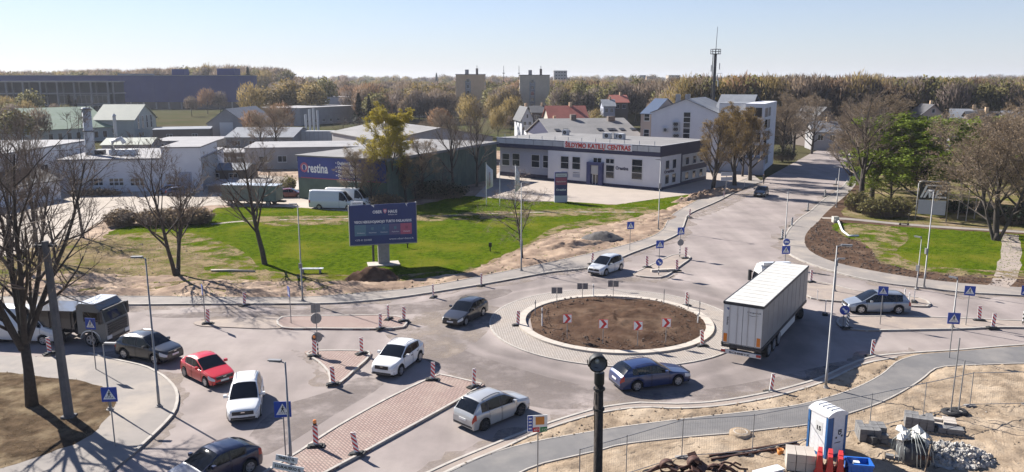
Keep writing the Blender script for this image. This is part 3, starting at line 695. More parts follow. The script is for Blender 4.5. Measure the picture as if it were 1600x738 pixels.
car('bright red hatchback in the queue between black and white cars', 'car', c, h, 3.95, 1.72, 1.48, 2.49, .82, hatch(3.95,1.48), 1.03, 1.95, 3.2, 3.8, 'p_red', Rw=.31, pillars=(2.35,3.05), doors=((1.25,2.32),(2.38,3.05)))
c, h = by_wheels((191.2,560.3), (247.5,570.5), 'R', 1.84)
car('black crossover in the queue in front of the truck', 'car', c, h, 4.5, 1.84, 1.66, 2.68, .9, suv(4.5,1.66), 1.1, 2.05, 3.7, 4.3, 'p_black', Rw=.36, pillars=(2.5,3.4), belt=BS, doors=((1.35,2.47),(2.53,3.35)), rails='chrome', grille=(.66,.88,.6), clr=.24)
a, b = G(389,616), G(381,660); d = b-a
car('white minivan with roof rails heading towards the viewer', 'car', (a+b)/2, math.atan2(d.y,d.x), 4.45, 1.78, 1.66, 2.7, .9, mpv(4.45,1.66), 1.0, 1.98, 3.8, 4.3, 'p_white', pillars=(2.35,3.3), doors=((1.25,2.32),(2.38,3.25)), rails='dark_trim')
a, b = G(381,729), G(286,769); d = b-a
car('dark navy hatchback cut off by the bottom edge of the photo', 'car', (a+b)/2, math.atan2(d.y,d.x), 4.2, 1.76, 1.5, 2.55, .88, suv(4.2,1.5,.97,.68), 1.08, 2.0, 3.35, 3.98, 'p_darknavy', Rw=.34, pillars=(2.5,3.3), belt=bw(BELT0,.05), doors=((1.35,2.47),(2.53,3.3)))
a, b = G(1195,302), G(1183,310); d = b-a
car('small dark hatchback far up the north-east road', 'car', (a+b)/2, math.atan2(d.y,d.x), 4.2, 1.78, 1.5, 2.6, .85, hatch(4.2,1.5), 1.05, 1.98, 3.4, 4.0, 'p_black', pillars=(2.4,3.2), doors=((1.25,2.37),(2.43,3.2)))
# ---- parked vans (long wheelbase, high roof)
def van_prof(L, Ht): return [(0,.8),(.05,.92),(.13,1.0),(.28,1.06),(.85,1.25),(.92,1.28),(1.75,Ht-.28),(2.05,Ht-.06),(2.5,Ht),(L-.3,Ht),(L-.08,Ht-.06),(L-.03,Ht-.2),(L,Ht-.4)]
VB = [(0,.75),(.5,1.0),(1.0,1.2),(2.2,1.35),(9,1.35)]
def van(label, loc, rz, pm, L=6.9, Ht=2.7):
    return car(label, 'van', loc, rz, L, 1.99, Ht, L-2.6, 1.0, van_prof(L,Ht), .88, 1.85, L-.02, L-.01, pm, 'cargo_van', .35, (), 2.35, VB, 'white vans parked in front of the banner wall', doors=((1.15,2.3),), clr=.3, grille=(.7,.95,.5))
c, h = by_wheels((492,327.5), (545,329), 'R', 2.0)
van('long white cargo van parked nearest the lawn, in front of the banner', c, h, 'p_van')
van('white cargo van half hidden behind the other van under the banner', c+Vector((1.7,2.35,0)), h, 'p_white')
# ---- far parked cars
pk = [((455,309),'red', 'p_darkred','dark red car parked left of the white vans'),((436,304),'w','p_white','white car parked behind the bare tree beside the vans'),((468,212),'w','p_white','white car parked in the far yard beside grey car'),((480,210),'g','p_pale','pale grey car parked in the far yard beside white car'),((507,224),'w','p_white','white car parked on far yard in front of low wall'),((265,303),'b','p_blue','blue car parked by the white workshop windows'),((283,306),'b','p_navy','navy car parked by the workshop, right of the blue car')]
for (p, _, pm, lb) in pk:
    car(lb, 'car', G(*p), R(random.choice((8,188))), 4.3, 1.76, 1.48, 2.6, .85, hatch(4.3,1.48), 1.05, 1.98, 3.4, 4.1, pm, pillars=(2.4,3.2), doors=((1.25,2.37),(2.43,3.2)), group='cars parked in the yards')
# ---- articulated lorry on the ring
mat('trailer_white', (.62,.61,.58), .45, (.56,.55,.52), .6); mat('trailer_roof', (.56,.545,.5), .6, (.47,.455,.415), .7); mat('trailer_side_shaded', (.26,.255,.25), .45, (.21,.205,.2), .8, .15, bscale=1.5); mat('steel_dark', (.05,.05,.055), .5, metal=.5)  # the white trailer's side colour is darkened to paint in its shade
def lorry():
    a = G(1130,470.8,3.95); b = G(1195,481.6,3.95); rz = R(58.2); d = Vector((math.cos(rz), math.sin(rz), 0)); n = Vector((-d.y, d.x, 0))
    rc = (a+b)/2; rc.z = 0
    o = thing('semi_truck', 'white articulated lorry with a long box trailer leaving the traffic circle', 'lorry', rc, rz)   # local x forward from trailer tail
    Lt, W, z0, z1 = 13.2, 2.56, 1.15, 3.95
    tr = MB().bx(.06, Lt, -W/2, W/2, z0, z1-.02).build('trailer_box', 'trailer_side_shaded', o)
    MB().bx(.03, Lt+.02, -W/2-.02, W/2+.02, z1-.02, z1+.03).build('trailer_roof', 'trailer_roof', o)
    rs_ = MB(); [rs_.bx(Lt*k/14-.02, Lt*k/14+.02, -W/2+.08, W/2-.08, z1+.03, z1+.045) for k in range(1,14)]; rs_.build('roof_seam', 'trailer_roof', o)
    tf = MB(); [tf.bx(0, Lt+.04, s-.03, s+.03, z1-.1, z1+.045) for s in (-W/2, W/2)]; [tf.bx(0, Lt+.04, s-.035, s+.035, z0-.08, z0+.12) for s in (-W/2, W/2)]
    tf.bx(-.01,.08,-W/2,W/2,z1-.12,z1+.05); tf.build('frame_rails', 'steel_dark', o)
    ps = MB()
    for k in range(1, 10): ps.bx(Lt*k/10-.03, Lt*k/10+.03, -W/2-.012, -W/2+.02, z0+.12, z1-.1); ps.bx(Lt*k/10-.03, Lt*k/10+.03, W/2-.02, W/2+.012, z0+.12, z1-.1)
    ps.build('side_straps', 'trailer_side_shaded', o)
    for s in (-1, 1):
        dr = MB().bx(0, .055, min(s*.015, s*(W/2-.05)), max(s*.015, s*(W/2-.05)), z0+.1, z1-.15).build('rear_door', 'trailer_white', o)
        for y in (.35, .85): MB().tube((-.03, s*y, z0+.05), (-.03, s*y, z1-.12), .018, n=6).build('lock_rod', 'rim', dr)
        MB().bx(-.012, -.002, min(s*.95, s*1.18), max(s*.95, s*1.18), z0+.15, z0+.72).build('warning_panel', 'lamp_amber', dr)
    rf = MB().bx(-.09,.0,-W/2,-W/2+.28,.62,.78).build('tail_light', 'lamp_red', o); MB().bx(-.09,.0,W/2-.28,W/2,.62,.78).build('tail_light', 'lamp_red', o)
    MB().bx(-.06,.06,-W/2,W/2,.55,.8).build('rear_bumper', 'trailer_white', o); MB().bx(-.03,.06,-W/2,W/2,.95,1.14).build('rear_sill', 'steel_dark', o)
    text(o, 'SCHMITZ', .17, 'dark_trim', (-.064, .75, .6), (PI/2,0,-PI/2), 1.35, .006)
    text(o, 'Schmitz', .17, 'dark_trim', (-.004, 1.02, 3.0), (PI/2,PI/2,-PI/2), .55, .004)
    text(o, 'Cargobull', .13, 'dark_trim', (-.004, -.25, 3.45), (PI/2,0,-PI/2), .85, .001)
    MB().ext([(-.004,-.2,3.33),(-.004,-.6,3.27),(-.004,-1.05,3.33),(-.004,-.6,3.24)], (.003,0,0)).build('swoosh', 'dark_trim', o)
    MB().ext([(-.004,1.05,3.62),(-.004,.9,3.62),(-.004,.86,3.5),(-.004,.95,3.45),(-.004,1.05,3.55)], (.003,0,0)).build('emblem', 'p_blue', o)
    MB().bx(1.0, 11.2, -.5, .5, .8, 1.15).build('chassis', 'steel_dark', o)
    sk_ = MB(); [sk_.bx(4.9, 9.6, s-.02, s+.02, .5, 1.02) for s in (-W/2+.04, W/2-.04)]; sk_.build('side_guard', 'trailer_white', o)
    t, r = wheel_meshes(.52)
    def whl(x, y, s):
        wo = link('wheel', t, o); wo.location = (x, y, .52); wo.scale = (1,1.7,1); wo.rotation_euler = (0,0,0 if s > 0 else PI); link('rim', r, wo)
    for x in (2.2, 3.5, 4.8): [whl(x, s*1.08, s) for s in (-1,1)]
    MB().bx(10.2,10.35,-.9,-.75,.05,1.1).bx(10.2,10.35,.75,.9,.05,1.1).build('landing_leg', 'steel_dark', o)
    # tractor, turned a little to the left on its fifth wheel
    base = Vector((11.7, 0, 0))
    tk = thing('tractor', None, None, base, R(36)); tk.parent = o
    def cb(mb, nm, m, smooth=False): return mb.build(nm, m, tk, smooth)
    cb(MB().bx(-1.6,3.5,-.45,.45,.7,1.0), 'tractor_chassis', 'steel_dark')
    prof = [(1.75,.9),(1.75,3.5),(2.0,3.78),(2.8,3.72),(3.35,3.05),(3.72,2.15),(3.8,1.5),(3.82,.5),(2.9,.42),(2.9,.95)]
    cb(MB().ext([(x,-1.24,z) for x, z in prof], (0,2.48,0)), 'cab', 'p_white')
    cb(MB().q((3.375,-1.08,3.0),(3.375,1.08,3.0),(3.735,1.12,2.16),(3.735,-1.12,2.16)), 'windscreen', 'glass')
    for s in (-1,1):
        cb(MB().q((2.35,s*1.246,2.15),(3.6,s*1.246,2.15),(3.3,s*1.246,2.95),(2.35,s*1.246,2.95)), 'side_window', 'glass')
        mb = MB().bx(3.55,3.75,min(s*1.32,s*1.55),max(s*1.32,s*1.55),2.1,2.95); mb.bx(3.5,3.6,min(s*1.2,s*1.35),max(s*1.2,s*1.35),2.8,2.86); cb(mb, 'mirror', 'dark_trim')
        cb(MB().bx(3.81,3.86,min(s*.7,s*1.15),max(s*.7,s*1.15),.75,1.0), 'headlight', 'lamp_clear')
        cb(MB().bx(.3,1.6,min(s*.7,s*1.2),max(s*.7,s*1.2),.45,1.0), 'fuel_tank', 'rim')
    cb(MB().bx(3.8,3.85,-.9,.9,1.1,2.0), 'grille', 'dark_trim')
    cb(MB().ext([(1.8,-1.1,3.72),(1.8,-1.1,3.95),(2.2,-1.1,3.95),(2.8,-1.1,3.74)], (0,2.2,0)), 'roof_deflector', 'p_white')
    for x, y in ((-.3,1.0),(2.75,1.08)):
        for s in (-1,1):
            wo = link('wheel', t, tk); wo.location = (x, s*y, .52); wo.scale = (1,1.9 if x < 0 else 1.3,1); wo.rotation_euler = (0,0,0 if s > 0 else PI)
    return o
LORRY = lorry()
# ---- tipper lorry queueing on the west arm, half hidden by the foreground tree
mat('cab_green', (.13,.14,.14), .35, coat=.5)
def tipper(label, loc, rz, cabm, bodym, L=7.6, hb=2.9):
    o = thing('tipper_lorry', label, 'lorry', loc, rz); W = 2.5     # local x forward, origin at nose
    prof = [(-2.1,.9),(-2.1,2.85),(-1.85,3.05),(-.75,3.0),(-.28,2.55),(-.05,1.75),(0,1.5),(0,.45),(-.55,.4),(-.9,1.1),(-1.5,1.1),(-1.7,.9)]
    MB().ext([(x,-W/2,z) for x, z in prof], (0,W,0)).build('cab', cabm, o)
    MB().bx(-1.95,-.7,-W/2+.06,W/2-.06,3.02,3.07).build('roof_panel', 'p_pale', o)
    MB().q((-.262,-1.1,2.52),(-.262,1.1,2.52),(-.038,1.14,1.78),(-.038,-1.14,1.78)).build('windscreen', 'glass', o)
    vz = MB().bx(-.75,-.12,-1.15,1.15,2.58,2.66); vz.build('sun_visor', 'dark_trim', o)
    g = MB(); [g.bx(-.01,.05,-1.0,1.0,.85+k*.17,.97+k*.17) for k in range(5)]; g.build('grille', 'dark_trim', o)
    for s in (-1,1):
        MB().q((-1.6,s*(W/2+.004),1.8),(-.15,s*(W/2+.004),1.8),(-.42,s*(W/2+.004),2.45),(-1.6,s*(W/2+.004),2.5)).build('side_window', 'glass', o)
        MB().bx(-.3,-.12,min(s*1.3,s*1.55),max(s*1.3,s*1.55),1.75,2.6).bx(-.28,-.2,min(s*1.2,s*1.35),max(s*1.2,s*1.35),2.4,2.46).build('mirror', 'dark_trim', o)
        MB().bx(-.02,.04,min(s*.7,s*1.2),max(s*.7,s*1.2),.55,.8).build('headlight', 'lamp_clear', o)
        ar = [(-1.95+.75*(1-math.cos(PI*k/8)), .62+.6*math.sin(PI*k/8)) for k in range(9)]
        MB().ext([(x, s*(W/2+.03), z) for x, z in ar]+[(x, s*(W/2+.03), z-.08) for x, z in ar[::-1]], (0,-s*.4,0)).build('mudguard', 'p_pale', o)
    bp = [(-2.35,1.2),(-2.35,hb),(-L,hb-.1),(-L,1.35)]
    bd = MB().ext([(x,-W/2,z) for x, z in bp], (0,W,0)).build('load_body', bodym, o)
    rb_ = MB()
    for k in range(5):
        x = -2.6-k*(L-2.9)/4; [rb_.bx(x-.05,x+.05,min(s*W/2,s*(W/2+.06)),max(s*W/2,s*(W/2+.06)),1.25,hb-.12) for s in (-1,1)]
    rb_.build('body_rib', bodym, bd)
    MB().bx(-L+.2,-.4,-.5,.5,.7,1.2).build('chassis', 'steel_dark', o); MB().bx(-.3,.03,-1.2,1.2,.4,.6).build('bumper', 'dark_trim', o)
    t, r = wheel_meshes(.5)
    for x in (-1.2, -L+2.4, -L+1.1):
        for s in (-1,1): wo = link('wheel', t, o); wo.location = (x, s*1.08, .5); wo.scale = (1,1.5,1); wo.rotation_euler = (0,0,0 if s > 0 else PI); link('rim', r, wo)
    return o
tipper('dark cab tipper lorry queueing behind the black crossover', G(183,537)+Vector((0,.3,0)), R(-9), 'cab_green', 'p_darkgrey', 6.2, 2.5)
van('white van queueing behind the tipper lorry, seen through the bare tree', G(38,531), R(-7), 'p_pale', 6.4, 2.5)
car('white car at the far left of the queue behind bare branches', 'car', G(-40,527), R(-6), 4.4, 1.8, 1.5, 2.6, .9, hatch(4.4,1.5), 1.05, 1.98, 3.4, 4.1, 'p_white', pillars=(2.4,3.2), doors=((1.25,2.37),(2.43,3.2)))
# green box trailer parked left of the vans
mat('trailer_green', (.16,.2,.17), .6, (.12,.15,.13), 1)
def box_trailer():
    a, b = G(347,321), G(432,323); d = b-a; rz = math.atan2(d.y,d.x); Lb = d.length
    o = thing('box_trailer', 'grey-green box trailer parked behind the bare lawn tree', 'trailer', a, rz)
    MB().bx(0,Lb,0,2.4,.75,2.95).build('box', 'trailer_green', o); MB().bx(-.04,Lb+.04,-.04,2.44,2.95,3.03).build('roof', 'p_van', o)
    rb_ = MB(); [rb_.bx(Lb*k/8-.03,Lb*k/8+.03,-.03,0,.78,2.93) for k in range(1,8)]; rb_.build('rib', 'trailer_green', o)
    MB().bx(.1,Lb+.9,.9,1.5,.5,.74).build('drawbar', 'steel_dark', o)
    t, r = wheel_meshes(.4)
    for x in (1.2, Lb-1.3):
        for y, s in ((.2,-1),(2.2,1)): wo = link('wheel', t, o); wo.location = (x,y,.4); wo.rotation_euler = (0,0,0 if s > 0 else PI); link('rim', r, wo)
box_trailer()
# ================================================================== STREET FURNITURE
mat('galv', (.27,.265,.26), .55, (.22,.22,.22), 4, metal=.25); mat('sign_blue', (.012,.06,.36), .4); mat('sign_white', (.78,.78,.76), .45); mat('sign_red', (.55,.02,.025), .45); mat('sign_back', (.22,.22,.225), .5, metal=.4)
mat('black', (.012,.012,.012), .6); mat('rubber', (.03,.03,.03), .9); mat('amber_lens', (.75,.22,.02), .25, coat=.6); mat('concrete', (.3,.28,.26), .9, (.22,.205,.19), 3, .3); mat('concrete_dark', (.13,.125,.125), .9, (.09,.088,.09), 2, .4)
mat('wood_dark', (.055,.042,.035), .9, (.03,.024,.02), 6, .6); mat('lamp_glass', (.75,.75,.7), .3)
SIGNS = []
def pic_pedestrian(o, cx, cz, s, y):
    """blue square, white triangle, walking figure on the striped crossing"""
    h = s/2
    b = MB().bx(cx-h,cx+h,y-.012,y+.012,cz-h,cz+h).build('sign_plate', 'sign_blue', o)
    t = s*.40
    MB().ext([(cx-t,y-.016,cz-t*.82),(cx+t,y-.016,cz-t*.82),(cx,y-.016,cz+t*.95)], (0,.003,0)).build('white_triangle', 'sign_white', b)
    fg = MB(); u = s*.1
    fg.lathe([(0,-.001),(u*.42,-.001),(u*.42,.003)], 8, (cx+u*.2,y-.02,cz+u*2.0), 'y')
    def limb(x0,z0,x1,z1,wd): 
        d = Vector((x1-x0,0,z1-z0)).normalized(); n = Vector((-d.z,0,d.x))*wd*u; a = Vector((cx+x0*u,y-.021,cz+z0*u)); e = Vector((cx+x1*u,y-.021,cz+z1*u)); fg.q(a-n,e-n,e+n,a+n)
    limb(.1,1.5,-.1,.1,.42); limb(-.1,.2,-1.0,-1.6,.24); limb(-.1,.2,.6,-.7,.24); limb(.6,-.7,.7,-1.7,.22); limb(.1,1.3,-.9,.3,.18); limb(.1,1.3,1.0,.4,.18)
    for k in range(5): fg.q((cx+u*(-2.4+k*1.05),y-.0205,cz-u*2.5),(cx+u*(-1.9+k*1.05),y-.0205,cz-u*2.5),(cx+u*(-1.9+k*1.05),y-.0205,cz-u*1.9),(cx+u*(-2.4+k*1.05),y-.0205,cz-u*1.9))
    fg.build('figure', 'black', b)
def pic_keep(o, cz, r, y, side=1):
    b = MB().lathe([(0,.0),(r,0),(r,.02),(0,.02)], 24, (0,y-.02,cz), 'y').build('round_plate', 'sign_blue', o)
    a = MB(); s = side; pts = [(-.55*s,.3),(.1*s,-.3),(-.12*s,-.5),(.55*s,-.55),(.55*s,.1),(.33*s,-.08),(-.32*s,.52)]
    a.ext([(x*r,y-.024,cz+z*r) for x, z in pts], (0,.003,0)).build('arrow', 'sign_white', b)
def pic_back(o, cz, kind, s, y):
    if kind == 'disc': MB().lathe([(0,0),(s,0),(s,.02),(0,.02)], 20, (0,y-.02,cz), 'y').build('sign_back', 'sign_back', o)
    else: MB().bx(-s,s,y-.015,y+.01,cz-s,cz+s).build('sign_back', 'sign_back', o)
def post(o, h, r=.032, m='galv', tilt=0): return MB().tube((0,0,0),(tilt,0,h), r, n=8).build('post', m, o)
def sign_post(label, px, py, htop, faces, rz=0, group='road signs on posts', post_h=None, striped=False, y0=.06):
    """faces: list of ('ped'|'keep'|'disc'|'square'|'truck', centre height, size)"""
    p = G(px, py, .1); o = thing('road_sign', label, 'road sign', p, rz, group)
    po = post(o, post_h or htop)
    if striped:
        for k in range(3): MB().tube((0,0,.1+k*.3),(0,0,.25+k*.3),.05,n=8).build('black_band','black',po); MB().tube((0,0,.25+k*.3),(0,0,.4+k*.3),.048,n=8).build('white_band','sign_white',po)
    for k, z, s in faces:
        y = -y0
        if k == 'ped': pic_pedestrian(o, 0, z, s, y)
        elif k == 'keep': pic_keep(o, z, s/2, y)
        elif k == 'truck':
            b = MB().lathe([(0,0),(s/2,0),(s/2,.02),(0,.02)], 24, (0,y-.02,z), 'y').build('round_plate','sign_blue',o)
            MB().lathe([(s*.44,-.001),(s*.5,-.001),(s*.5,.003)], 24, (0,y-.021,z), 'y').build('white_rim','sign_white',b)
            MB().bx(-.2,.06,y-.026,y-.021,z-.08,z+.1).bx(.07,.2,y-.026,y-.021,z-.08,z+.05).bx(-.16,-.06,y-.026,y-.021,z-.13,z-.07).bx(.08,.17,y-.026,y-.021,z-.13,z-.07).build('lorry_symbol','sign_white',b)
        else: pic_back(o, z, k, s/2, y)
    for z in [f[1] for f in faces]: MB().bx(-.06,.06,-.05,.05,z-.03,z+.03).build('bracket', 'galv', o)
    return o
def top(px, py, ty): 
    p = G(px, py, .1); return zat(ty, p.y)-.1
sign_post('pedestrian crossing sign on the kerb in front of the tipper lorry', 150, 577, 3.3, [('ped',3.0,.72)], R(-12))
sign_post('pedestrian crossing sign beside the dry verge at lower left', 180, 697, 3.0, [('ped',2.75,.75)], R(4))
sign_post('pedestrian crossing sign behind the lamp post at the bottom centre-left', 447, 722, 3.0, [('ped',2.7,.78)], R(6))
sign_post('blue crossing sign seen edge-on at the left tip of the west island', 321, 505, 2.9, [('ped',2.6,.72)], R(-62))
sign_post('thin blue crossing sign edge-on at the dusty end of the west island', 455, 505, 2.75, [('ped',2.45,.72)], R(-64))
sign_post('crossing sign on the north pavement beside the gravel heap', 984, 391, 3.0, [('ped',2.7,.8)], R(14))
sign_post('crossing sign above a keep-right disc on the north-east island', 1029, 430, 3.3, [('ped',2.95,.75),('keep',1.25,.7)], R(14), striped=True)
sign_post('crossing sign above a grey disc at the far tip of the north-east island', 1062, 402, 3.1, [('ped',2.75,.75),('disc',1.55,.7)], R(14), striped=True)
p_ = G(1226, 418); sign_post('crossing sign under a round lorry sign behind the white lorry', 1226, 418, 2.9, [('truck',2.55,.7),('ped',1.75,.8)], R(2))
sign_post('crossing sign in front of the silver-blue minivan', 1375, 507, 2.9, [('ped',2.6,.68)], R(-16))
sign_post('crossing sign on the east island right of the minivan', 1509, 508, 2.95, [('ped',2.65,.72)], R(-18))
sign_post('crossing sign on the footpath corner in front of the building site fence', 1483, 559, 3.0, [('ped',2.7,.75)], R(-10))
sign_post('crossing sign cut by the right edge of the photo', 1598, 507, 2.9, [('ped',2.6,.72)], R(-30), striped=True)
sign_post('round keep-right sign at the nose of the east island', 1317, 512, 1.6, [('keep',1.35,.72)], R(-4))
sign_post('tall sign post with two grey disc backs on the triangle island', 497, 556, 3.6, [('square',3.25,.6),('disc',2.55,.72),('disc',1.25,.72)], R(25), striped=True, y0=-.06)
# chevron signs and plates on the traffic circle
def chevron(label, px, py, ph=1.25, s=.62):
    o = thing('chevron_sign', label, 'road sign', G(px,py,.2), R((px-960)*-.05), 'red chevron signs on the circle'); post(o, ph, .025)
    b = MB().bx(-s/2,s/2,-.05,-.03,ph-.1,ph-.1+s).build('sign_plate','sign_red',o); z = ph-.1+s/2
    MB().ext([(-.3*s,-.054,z+.42*s),(-.02*s,-.054,z+.42*s),(.36*s,-.054,z),(-.02*s,-.054,z-.42*s),(-.3*s,-.054,z-.42*s),(.04*s,-.054,z)], (0,.003,0)).build('chevron','sign_red',b)
    MB().ext([(-.47*s,-.052,z-.46*s),(-.47*s,-.052,z+.46*s),(-.33*s,-.052,z+.46*s),(.02*s,-.052,z),(-.33*s,-.052,z-.46*s)], (0,.001,0)).build('white_field','sign_white',b)
    MB().ext([(.0*s,-.052,z+.46*s),(.47*s,-.052,z+.46*s),(.47*s,-.052,z-.46*s),(.0*s,-.052,z-.46*s),(.40*s,-.052,z)], (0,.001,0)).build('white_field','sign_white',b)
for i, (px, py) in enumerate(((886,529),(942,538),(996,541),(1040,536))):
    chevron('red chevron sign on the circle, %s from the left' % ('first','second','third','fourth')[i], px, py)
for i, (px, py) in enumerate(((870,474),(910,467),(958,463))):
    o = thing('double_plate_sign', 'grey back of a double plate sign at the rear of the circle, %s of three' % ('left','middle','right')[i], 'road sign', G(px,py,.2), 0, 'sign backs at the rear of the circle'); post(o, 1.35, .025)
    for s in (-1,1): MB().bx(s*.24-.2,s*.24+.2,.03,.05,.8,1.32).build('sign_back','sign_back',o)
# thin bollards and marker stakes
def stake(label, px, py, h, m='sign_white', r=.05, z=.15, group='marker posts on the circle', cap=None):
    o = thing('marker_post', label, 'post', G(px,py,z), 0, group); MB().tube((0,0,0),(random.uniform(-.04,.04),0,h),r,r*.9,8).build('post',m,o)
    MB().tube((0,0,h*.72),(0,0,h*.86),r*1.12,n=8).build('band',cap or 'sign_back',o)
stake('grey marker post at the left rim of the circle', 836, 494, 1.3, 'galv', .035); stake('white marker post left of the first chevron sign', 847, 511, 1.45)
stake('white marker post between the grey sign backs on the circle', 927, 463, 1.05); stake('thin grey post at the rear right of the circle', 1037, 476, 1.3, 'galv', .03)
stake('thin grey post beside the striped beacon at the circle right rim', 1075, 484, 1.2, 'galv', .03); stake('grey post at the right rim of the circle', 1093, 493, 1.2, 'galv', .035); stake('white post near the right kerb of the circle', 1090, 505, .8)
stake('thin white stake on the island behind the lorry tail', 1277, 469, .9, 'sign_white', .025, .1, 'marker posts on the islands'); stake('white bollard behind the silver-blue minivan', 1413, 469, 1.0, 'sign_white', .045, .1, 'marker posts on the islands'); stake('second white bollard right of the minivan', 1420, 474, .9, 'sign_white', .045, .1, 'marker posts on the islands')
# striped beacons on rubber feet
BC = {}
def beacon_meshes(black=False):
    if black in BC: return BC[black]
    foot = MB().bx(-.42,.42,-.2,.2,0,.07); foot.bx(-.3,.3,-.15,.15,.07,.12)
    plate = MB().bx(-.125,.125,-.02,.02,.12,1.15); stripes = MB()
    for k in range(5):
        z = .05+k*.26
        def cl(zz): return max(.125, min(1.145, zz))
        stripes.ext([(-.122,-.024,cl(z+.25)),(.122,-.024,cl(z)),(.122,-.024,cl(z+.13)),(-.122,-.024,cl(z+.38))], (0,.048,0))
    BC[black] = [('foot', foot.mesh('foot','rubber')), ('board', plate.mesh('board','sign_white')), ('stripes', stripes.mesh('stripes','black' if black else 'sign_red'))]
    return BC[black]
def beacon(label, px, py, rz=0, light=False, z=.0, black=False, tilt=0):
    o = thing('striped_beacon', label, 'beacon', G(px,py,z), R(rz+random.uniform(-14,14)), 'striped roadwork beacons'); ms = beacon_meshes(black)
    o.rotation_euler[1] = R(tilt+random.uniform(-4,4))
    link('foot', ms[0][1], o); b = link('board', ms[1][1], o); link('stripes', ms[2][1], b)
    if light:
        l = MB().bx(-.08,.08,-.06,.06,1.15,1.27).build('lamp_housing','dark_trim',o); MB().lathe([(0,1.44),(.07,1.42),(.095,1.35),(.08,1.26)],12).build('lens','amber_lens',l)
for a in (('beacon standing with the sign at the left tip of the west island',325,506,20,0,.06),('beacon by the north kerb above the west island',382,478,50),('slim beacon by the north kerb left of the charcoal estate',677,465,70),('beacon by the north kerb above the charcoal estate',752,447,60),
    ('beacon at the right corner of the triangle island',565,553,35,0,.1),('beacon at the left corner of the triangle island',491,557,10,1,.1),('beacon at the lower tip of the triangle island',521,601,5,0,.1),('beacon at the upper left corner of the long island, right of the white crossover',676,594,10,0,.1),
    ('beacon at the upper right corner of the long island behind the minivan',740,605,35,0,.1),('beacon with amber lamp on the long island',494,698,15,1,.1),('beacon on the lower right kerb of the long island',558,710,-20,0,.1,0,-8),('slim beacon on the lower kerb of the west island',594,514,60,0,.1),
    ('beacon at the right end of the west island',631,502,15,0,.1),('slim beacon behind the right end of the west island',607,499,65,0,.1),('beacon half hidden behind the pale silver minivan',925,413,10,0,.1),('beacon at the near left of the north-east island',1011,418,10,0,.1),
    ('beacon at the near right of the north-east island',1058,424,5,0,.1),('beacon at the far tip of the north-east island',1071,404,15,0,.1),('beacon on the kerb where the north pavement bends',1077,340,30,0,.1),('leaning beacon beside the kerb in the lorry shadow at lower right',1204,613,25,0,0,0,6),
    ('beacon at the edge of the lorry shadow',1362,557,5),('beacon between lorry and island on the east arm',1267,441,15,0,.1),('slim beacon right of the lorry tail',1289,492,70,0,0),('white-striped beacon on the east island',1530,501,-30,0,.1),
    ('beacon on the east island nearest the right edge',1551,513,-25,0,.1),('beacon at the left edge of the circle kerb',809,509,5,0,.06),('beacon at the lower right edge of the circle kerb',1097,541,5,0,.06),('beacon at the upper right of the circle',1072,478,25,0,.06)):
    beacon(*a)
for a in (('black striped beacon nearest the lamp post on the north-east road',1222,374),('black striped beacon second along the north-east kerb',1237,354),('black striped beacon third along the north-east kerb',1262,330),('black striped beacon fourth along the north-east kerb',1289,308),('black striped beacon farthest up the north-east kerb',1306,289)): beacon(*a, rz=10, black=True)
for a in (('slim beacon by the dug trench on the north-east road',1131,310),('slim beacon at the far end of the dug trench',1163,294)): beacon(*a, rz=55)
beacon('black and white beacon beside the round keep-right sign',1323,513,5,0,.1,True); beacon('black and white post at the far end of the east splitter island',1428,472,60,0,.1,True); beacon('pale beacon under the bare tree at far left',78,553,60,0,.1)
# street lamps
def lamp(label, px, py, h, rz=0, arm=.7, heads=1, r=.062, z=.1, boxes=(), signs=()):
    o = thing('street_lamp', label, 'street lamp', G(px,py,z), rz, 'galvanised street lamps')
    MB().path([(0,0,0),(0,0,1.2),(0,0,1.21),(0,0,h)], [r*1.25,r*1.2,r,r*.6], 10).build('pole','galv',o,True)
    MB().lathe([(.2,0),(.2,.03),(.13,.04),(.12,.14),(0,.14)],10).build('base_flange','concrete',o)
    for k in range(heads):
        s = 1 if k == 0 else -1
        if arm > .1: MB().tube((0,0,h-.05),(-s*arm*.5,0,h+.02),.03,n=6).build('arm','galv',o)
        hd = MB(); a0, a1 = arm*.4, arm*.4+.62
        hd.ext([(-s*a0,-.09,h-.02),(-s*a0,-.09,h+.1),(-s*a1,-.09,h+.09),(-s*a1,-.09,h+.04)], (0,.2,0)); ho = hd.build('lamp_head','sign_back',o)
        MB().bx(min(-s*(a1-.05),-s*(a1-.4)),max(-s*(a1-.05),-s*(a1-.4)),-.07,.09,h-.01,h+.01).build('lens','lamp_glass',ho)
    for z_, s_ in boxes: MB().bx(-.14,.14,-.2,-.06,z_,z_+s_).build('control_box','sign_back',o)
    return o
lamp('tall street lamp on the lower-left pavement corner', 248.7, 635, 8.5, R(0), .4)
lamp('street lamp at the bottom between the white minivan and the long island', 455, 727, top(455,727,566), R(-8), .5)
lamp('tall street lamp at the kerb in the lorry shadow', 1290, 606, 8.6, R(170), .5)
lamp('tallest street lamp on the east lawn verge', 1443.5, 449, top(1443,449,300), R(-90), .3, boxes=((3.0,.5),))
lamp('street lamp on the kerb where the north-east road meets the circle', 1226, 382, top(1226,382,297), R(-10), .4, r=.06)
lamp('street lamp beside the shrubs up the north-east road', 1307, 324, top(1307,324,262), R(0), .5)
lamp('thin street lamp on the lawn in front of the small round tree', 814.5, 423, top(815,423,286), R(180), .3, boxes=((2.4,.55),))
lamp('thin street lamp on the lawn left of the billboard', 473, 470, top(473,470,320), R(0), .2, boxes=((2.8,.4),))
lamp('tall lamp mast on the verge in front of the showroom corner', 1028.5, 359, top(1029,359,250), R(0), .2, boxes=((5.0,.7),))
lamp('dark-headed lamp post behind the footpath crossing sign', 1488, 512, top(1488,512,436), R(-60), .15, r=.06)
